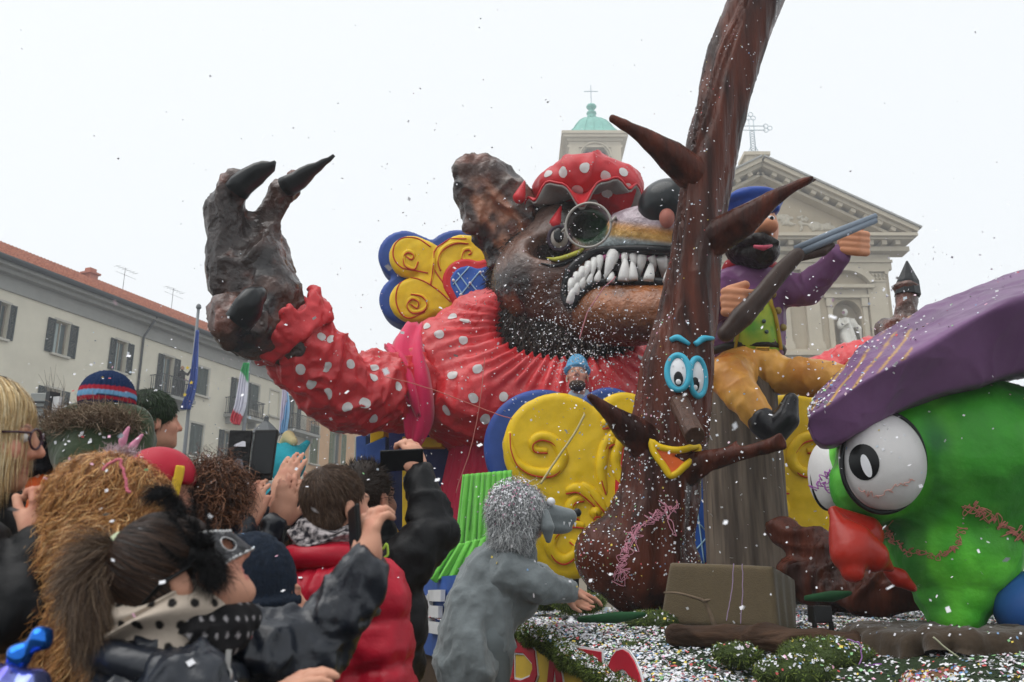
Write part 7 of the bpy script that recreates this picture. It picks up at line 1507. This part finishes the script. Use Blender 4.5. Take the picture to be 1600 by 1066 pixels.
# --- grey wolf costume, leaning on the deck
M_grey = pm('grey_plush', '6a7173', .95, var=(7, .12), bump=(45, .4, .008), sheen=.3)
gw = person('person in a shaggy grey wolf costume leaning on the float deck', (818, 802, 4.55), (.93, .3, -.05), jacket=M_grey, jr=.8, vx=.014, hvx=.01, crs=.018, nb=W(802, 858, 4.62), yaw=(.72, .69), lean=(-.17, -.05, .06), trousers='5f6668', sh_w=.17,
   arms=[dict(side=1, pts=[(795, 895, 4.5), (842, 915, 4.48), (888, 925, 4.6)], r=(.1, .082, .06), hand=dict(d=(1, .2, -.2), n=(0, 0, -1), curl=.3)), dict(side=-1, pts=[(840, 905, 4.9), (880, 925, 4.95)], r=(.09, .08, .06))])
b = Blob(.06); b.path([W(775, 895, 4.62), W(750, 955, 4.58), W(735, 1040, 4.52)], [.15, .17, .165]); q1 = W(735, 1040, 4.52); b.path([q1, np.array([q1[0] - .02, 4.45, .5]), np.array([q1[0] - .03, 4.45, .08])], [.16, .12, .09]); b.path([W(802, 868, 4.62), W(775, 900, 4.62)], [.12, .15])
def dr_(V, N): return .02 * np.sin((V[:, 0] * 1.2 + V[:, 1]) * 20 + V[:, 2] * 3.5 + 3 * noise(V, 2.5, 3)) * sstep(1.5, 1.1, V[:, 2]) + cloth(V, .022, 7, 3, (1, 1, .5)) + cloth(V, .010, 16, 13, (1, 1, .6))
solid('plush_overall', b, .014, M_grey, gw['root'], disp=dr_)
b = Blob(.03); O_ = gw['O']; b.ell(hw_(gw, 0, -.03, .02), (.115, .14, .125), gw['R']); b.cap(hw_(gw, 0, .1, -.0), hw_(gw, 0, .24, .0), .065, .042); b.ell(hw_(gw, 0, .16, -.06), (.05, .1, .03), gw['R']); wm = solid('wolf_mask', b, .009, M_grey, gw['root'])
b = Blob(.01).ell(hw_(gw, 0, .285, .025), .022); solid('nose', b, .006, M_blk, wm)
for q in (-1, 1):
    b = Blob(.01).ell(hw_(gw, q * .06, .12, .06), .022); e = solid('eye', b, .006, M_eyew, wm)
for k in range(5): MB().tube([hw_(gw, .04, .14 + k * .03, -.03), hw_(gw, .042, .14 + k * .03, -.052)], [.007, .001], 6).build('tooth', M_eyew, wm)
b = Blob(.02); b.path([hw_(gw, .09, .08, .0), hw_(gw, .11, .09, -.07), hw_(gw, .1, .1, -.13)], [.022, .034, .016]); solid('ear', b, .009, M_grey, wm)
VQ = Blob(.03).ell(hw_(gw, 0, -.04, .03), (.11, .13, .115), gw['R']).ell(hw_(gw, 0, -.06, -.08), (.1, .09, .09), gw['R']).grow(.014); rg = np.random.default_rng(6); p, nn = sample(VQ, 14000, rg, lambda c, n: (c - O_) @ gw['R'][1] < .1)
strands('mane', p, nn * .55 + np.array([-.1, 0, -.7]), .075, .0032, pm('mane', attr=True, rough=.85), gw['root'], seg=4, jitter=.4, droop=1.6, curl=(.013, 8), cols=[C('b0b3b4'), C('8a8d8f'), C('cfd1d2'), C('5f6264'), C('dadbdb')], kind='stuff')
# foil balloon at the street edge
fb = thing('foil_balloon', 'shiny blue and purple foil balloon by the curly haired woman', 'balloon', W(30, 1080, 1.5)); b = Blob(.02); ell_px(b, 5, 1085, 1.5, 75, 48, .05); solid('envelope', b, .006, pm('foil_lilac', '8f9fd8', .15, metal=.8, col2='5a4fb0', streak=9), fb, disp=lambda V, N: .004 * np.sin(V[:, 0] * 160))
b = Blob(.012); b.ell(W(45, 1013, 1.5), (.047, .018, .016), rot_to(W(45, 1013, 1.5) * 0 + np.array([-.3, 1, 0]), nrm(W(15, 1000, 1.5) - W(45, 1040, 1.5)))); caps_px(b, [(12, 1042, 1.5, 5), (45, 1013, 1.5, 13), (74, 987, 1.5, 6)]); solid('foil_wing', b, .004, pm('foil_blue', '2a6fd0', .12, metal=.85, var=(8, .3)), fb, disp=lambda V, N: .005 * np.sin(V[:, 0] * 120 + V[:, 2] * 90))
# notice board on a post beyond the parka hood
vq = W(72, 634, 9.5); nbd = thing('notice_board', 'grey notice board with a white panel on a post before the town house', 'sign', (vq[0], 9.5, 0)); sv_ = S(72, 634, 9.5)
MB().tube([(vq[0], 9.56, 0), (vq[0], 9.56, vq[2])], .04, 8).build('post', M_iron, nbd, smooth=True); MB().box(W(63, 634, 9.5), (14 * sv_, .05, 19 * sv_)).build('board', pm('board_grey', '8d908d', .5, var=(4, .1)), nbd, bevel=.01)
for k in (-6, 2): MB().box(W(63, 634 + k, 9.44), (12 * sv_, .008, 1.2 * sv_)).build('slot', M_iron, nbd)
MB().box(W(81, 632, 9.46), (5 * sv_, .06, 19 * sv_), rot_to((.5, .86, 0))).build('side_frame', pm('board_dark', '2a2c2e', .5), nbd); MB().box(W(88, 636, 9.44), (5.5 * sv_, .02, 16 * sv_), rot_to((.2, .98, 0))).build('white_panel', M_white, nbd)
# ================================================================== confetti, strings and litter
M_conf = pm('confetti_paper', attr=True, rough=.8)
PAL = [C('dcdce0')] * 13 + [C('c9d6e0'), C('d8a8bc'), C('d6c05a'), C('7f9fc4'), C('8fbf8a'), C('c25a5a'), C('cfcfd4')]
def flakes(name, P, N, size, label, seed=1, pal=None, lie=True, parent=None):
    """small paper bits: one square leaf per point"""
    rg = np.random.default_rng(seed); n = len(P); N = N + rg.normal(0, .35 if lie else 2.0, N.shape); N /= np.linalg.norm(N, axis=1)[:, None]
    t = np.cross(N, rg.normal(size=(n, 3))); t /= np.linalg.norm(t, axis=1)[:, None]; b = np.cross(N, t); s = size * rg.uniform(.55, 1.25, (n, 1)) / 2; a = rg.uniform(.55, 1.1, (n, 1)); P = P + N * .002 + (np.array([0, 0, .003]) if lie else 0)
    V = np.stack([P - t * s - b * s * a, P + t * s - b * s * a * .8, P + t * s * .9 + b * s * a, P - t * s * 1.05 + b * s * a * .9], 1).reshape(-1, 3); Q = np.arange(4 * n).reshape(-1, 4)
    pal = np.array(pal or PAL); c = np.repeat(pal[rg.integers(0, len(pal), n)] * rg.uniform(.85, 1.1, (n, 1)), 4, 0); o = link(name, mesh(name, V, Q, c, smooth=False), M_conf, parent); o['kind'] = 'stuff'
    if label and not parent: o['label'] = label
    return o
rg = np.random.default_rng(21)
c, n = sample(deckVQ, 190000, rg); keep = fbm(c, 2.2, 31) > rg.uniform(.15, .58, len(c)); c = c[keep] + rg.normal(0, .02, (keep.sum(), 3)) * np.array([1, 1, 0]); n = n[keep]
flakes('deck_confetti', c, n, .014, 'white and pastel paper confetti strewn over the green deck', 2)
def cling(o, k, size=.012, thr=.25, seed=1, cond=None, pal=None):
    r_ = np.random.default_rng(seed); c, n = sample(o_bvh[o.name], k * 4, r_, lambda c, nn: (nn[:, 2] > r_.uniform(thr - .5, thr + .4, len(c))) & (True if cond is None else cond(c))); m = fbm(c, 3.5, 5 + seed) > r_.uniform(.25, .7, len(c))
    return c[m][:k], n[m][:k]
def multi(name, label, items, size, seed, pal=None):
    cs, ns = zip(*items); flakes(name, np.vstack(cs), np.vstack(ns), size, label, seed, pal)
multi('moss_confetti', 'paper confetti caught in the moss fringe and mounds', [cling(frm, 2600, thr=.35, seed=1), cling(mo, 700, thr=.45, seed=2)], .012, 3)
multi('clinging_confetti', 'paper flecks clinging to the float figures', [cling(trunk, 1100, thr=.15, seed=4), cling(trunk, 1400, thr=-.4, seed=14, cond=lambda c: c[:, 2] < 2.5), cling(hat, 700, seed=5), cling(body, 260, seed=6), cling(slv, 160, seed=7), cling(cap_o, 50, seed=8), cling(dcl, 200, thr=.5, seed=9), cling(e1, 50, thr=0, seed=10), cling(bd, 160, thr=-.3, seed=12), cling(hood, 60, seed=13)], .0105, 4)
for B_, k, sz in ((m_, 26, .009), (rj, 30, .009), (bj, 30, .009), (gw, 50, .011), (wp, 20, .009), (gk, 14, .011), (bl_, 6, .008)):
    c, n = cling(B_['jacket'], k, thr=.3, seed=k); flakes('jacket_confetti', c, n, sz, '', k, parent=B_['jacket'])
P = []
for B_, k in ((cu_, 16), (m_, 10), (rj, 10), (gk, 22), (g2_, 12), (nv, 10), (wp, 8)):
    for i in range(k): v = nrm(rg.normal(size=3) + np.array([0, -.9, .8])); P.append(hw_(B_, 0, -.03, .04) + v * (.122 if B_ is not cu_ else .14))
flakes('hair_confetti', np.array(P), np.tile([0, -.5, .6], (len(P), 1)), .009, 'paper flecks caught in hair and hats of the crowd', 8)
p, nn = sample(o_bvh[wm.name], 900, rg, lambda c, n: n[:, 2] > 0); v = nrm3(rg.normal(size=(500, 3)) + np.array([-.3, -.6, .5])); flakes('mane_confetti', hw_(gw, 0, -.05, .02) + v * .15, v, .010, 'pink and white flecks in the grey wolf costume mane', 9, pal=[C('d8d8dc')] * 5 + [C('c07a96'), C('c89ab0')])
# airborne
A_ = []
def puff(px, py, Y, sx, sy, sY, n):
    q = np.stack([rg.normal(px, sx, n), rg.normal(py, sy, n), rg.normal(Y, sY, n)], 1)
    for x, y, yy in q:
        if yy > 2.6 and y < 1060: A_.append(W(x, y, yy))
puff(900, 520, 7.9, 60, 55, .35, 700); puff(880, 455, 7.9, 60, 60, .4, 320); puff(900, 560, 7.8, 28, 40, .3, 380); puff(1010, 640, 5.2, 70, 90, .5, 260); puff(1370, 540, 4.6, 90, 90, .5, 380); puff(800, 640, 6.8, 150, 110, .9, 300); puff(780, 400, 7, 180, 180, 1.2, 260); puff(300, 640, 9, 150, 80, 3, 420); puff(1200, 800, 4.6, 200, 120, .6, 200)
for i in range(230): A_.append(W(rg.uniform(20, 1580), rg.uniform(30, 900), rg.uniform(4.5, 14)))
N0 = len(A_)
for i in range(70): A_.append(W(rg.uniform(20, 1580), rg.uniform(300, 1000), rg.uniform(1.3, 3.2)))
A_ = np.array(A_); flakes('airborne_confetti', A_, np.tile([0., 0, 1.], (len(A_), 1)), .0125, 'paper confetti flying through the air before the wolf', 5, lie=False, pal=[C('dedee2')] * 12 + [C('d8c0c8'), C('c8d4de')])
# silly string and cords
def squiggle(name, label, cat, tr_, pts, amp, k, r, col, seed, off=.006, Yf=None):
    r_ = np.random.default_rng(seed); base = smoothpath(pts, k); P = []
    j = r_.normal(0, amp, (k, 2)); 
    for (x, y), (dx, dy) in zip(base, j):
        q, n_ = hitp(tr_, x + dx, y + dy, off) if tr_ is not None else (W(x + dx, y + dy, Yf), None)
        if q is not None: P.append(q)
    if len(P) < 4: return
    P = np.array(P); P = smoothpath(P, len(P) * 3); o = MB().tube(P, r, 5).build(name, pm('string_' + col, col, .6), None, smooth=True); return T(o, label, cat)
squiggle('silly_string', 'tangled pink foam string on the smiling tree foot', 'foam string', tt, [(1055, 790), (1030, 805), (1000, 825), (985, 850), (975, 880), (972, 905)], 7, 170, .0022, 'c8899a', 1)
squiggle('silly_string', 'loop of pink foam string hanging beside the tree trunk', 'foam string', tt, [(1040, 790), (1045, 820), (1055, 838), (1050, 815), (1038, 800)], 1.0, 30, .003, 'c48a9a', 2)
squiggle('silly_string', 'pink foam string curving across the green bird cheek', 'foam string', bdt, [(1386, 822), (1396, 845), (1425, 862), (1465, 866), (1490, 858), (1504, 825)], 4, 150, .002, 'c07a6c', 3)
squiggle('silly_string', 'pink foam string along the green bird flank', 'foam string', bdt, [(1510, 790), (1545, 805), (1580, 830), (1605, 845)], 6, 140, .002, 'c07a6c', 4)
squiggle('silly_string', 'faint pink foam string under the large bird eye pupil', 'foam string', e1t, [(1345, 765), (1375, 775), (1405, 758), (1425, 752)], 3, 40, .002, 'c89a90', 5)
squiggle('silly_string', 'lilac foam string tangled on the far bird eye', 'foam string', None, [(1272, 760), (1285, 750), (1296, 738), (1290, 755), (1300, 770)], 4, 46, .003, 'b06ab8', 6, Yf=4.62)
squiggle('silly_string', 'purple foam string tangle before the black drum', 'foam string', None, [(1345, 1050), (1370, 1042), (1395, 1050), (1375, 1058), (1400, 1046)], 4, 60, .004, '8f4fa8', 7, Yf=3.8)
for x0, x1, y1, i in ((1147, 1135, 970, 0), (1160, 1157, 975, 1)): squiggle('paper_streamer', ('slack lilac streamer over the khaki box', 'straight lilac streamer over the khaki box')[i], 'streamer', None, [(x0, 881), ((x0 + x1) / 2 + 2, 925), (x1, y1)], .3, 14, .0022, 'a08aa8', 8 + i, Yf=4.72)
squiggle('rope', 'pale rope stretched across the large scroll ornament', 'rope', None, [(914, 648), (895, 682), (870, 718), (845, 756)], .2, 14, .010, 'b5a878', 10, Yf=7.2)
squiggle('paper_streamer', 'pale streamer hanging down the black puffer back', 'streamer', None, [(590, 880), (594, 930), (600, 1000), (606, 1066)], .6, 20, .0016, 'a8a490', 11, Yf=2.72)
squiggle('paper_streamer', 'long thin streamer crossing the red dress', 'streamer', None, [(600, 588), (680, 610), (770, 645), (800, 655)], .3, 16, .004, 'b86a60', 12, Yf=7.6)
squiggle('paper_streamer', 'thin streamer falling down the dress front', 'streamer', None, [(757, 560), (748, 640), (735, 700), (712, 770)], .3, 16, .0035, 'b07068', 13, Yf=7.6)
squiggle('paper_streamer', 'pale cord slanting over the drum cloth', 'streamer', None, [(1458, 996), (1500, 1030), (1556, 1068)], .3, 12, .0035, 'b5b59a', 14, Yf=3.75)
squiggle('paper_streamer', 'lilac streamer hanging from the drum rim', 'streamer', None, [(1325, 1000), (1342, 1005), (1346, 1025), (1335, 1066)], .8, 18, .003, '9a70a8', 15, Yf=3.85)
squiggle('paper_streamer', 'thin pink streamer hanging from the wolf teeth', 'streamer', None, [(962, 432), (940, 455), (918, 490), (905, 530)], .5, 16, .006, 'b0747a', 16, Yf=8.1)
squiggle('silly_string', 'pink foam string lying in the curly hair', 'foam string', None, [(160, 735), (175, 722), (188, 718), (190, 728), (196, 748), (198, 765), (203, 770)], .8, 30, .003, 'd07080', 17, Yf=1.80)
# confetti heaps before the drum
hp1 = Blob(.05); caps_px(hp1, [(1440, 1082, 3.55, 32), (1500, 1078, 3.5, 34), (1540, 1085, 3.5, 28)]); h1 = solid('litter_heap', hp1, .016, pm('cardboard', '6a4f38', .9, var=(8, .2)), disp=lambda V, N: .03 * (fbm(V, 9, 3) - .5)); T(h1, 'low brown heap under bright confetti before the drum', 'litter')
hp2 = Blob(.05); caps_px(hp2, [(1565, 1078, 3.6, 30), (1640, 1070, 3.6, 40)]); h2_ = solid('litter_heap', hp2, .016, MATS['cardboard'], disp=lambda V, N: .03 * (fbm(V, 9, 7) - .5)); T(h2_, 'second brown heap under confetti at the drum side', 'litter')
PB = [C('d8d8dc')] * 4 + [C('c06a8a'), C('d2b84a'), C('5f8fc0'), C('7fb07a'), C('c8685a'), C('a070b0'), C('d89a5a')]
multi('heap_confetti', 'multicoloured confetti piled on the brown heaps', [cling(h1, 1500, thr=0, seed=31), cling(h2_, 1500, thr=0, seed=32)], .013, 6, PB)
# ================================================================== damp winter air
hz = MB().box((0, 54, 26.5), (71, 71, 27.6)).build('haze', None)
hm = bpy.data.materials.new('haze'); hm.use_nodes = True; hn = hm.node_tree; hn.nodes.clear(); ho = hn.nodes.new('ShaderNodeOutputMaterial'); pv = hn.nodes.new('ShaderNodeVolumePrincipled')
pv.inputs['Color'].default_value = (.93, .96, 1, 1); pv.inputs['Density'].default_value = .0022; pv.inputs['Anisotropy'].default_value = .2
hn.links.new(pv.outputs[0], ho.inputs['Volume']); hz.data.materials.append(hm); hz['kind'] = 'stuff'; hz['label'] = 'thin pale winter haze over the whole square'
bpy.context.view_layer.update()
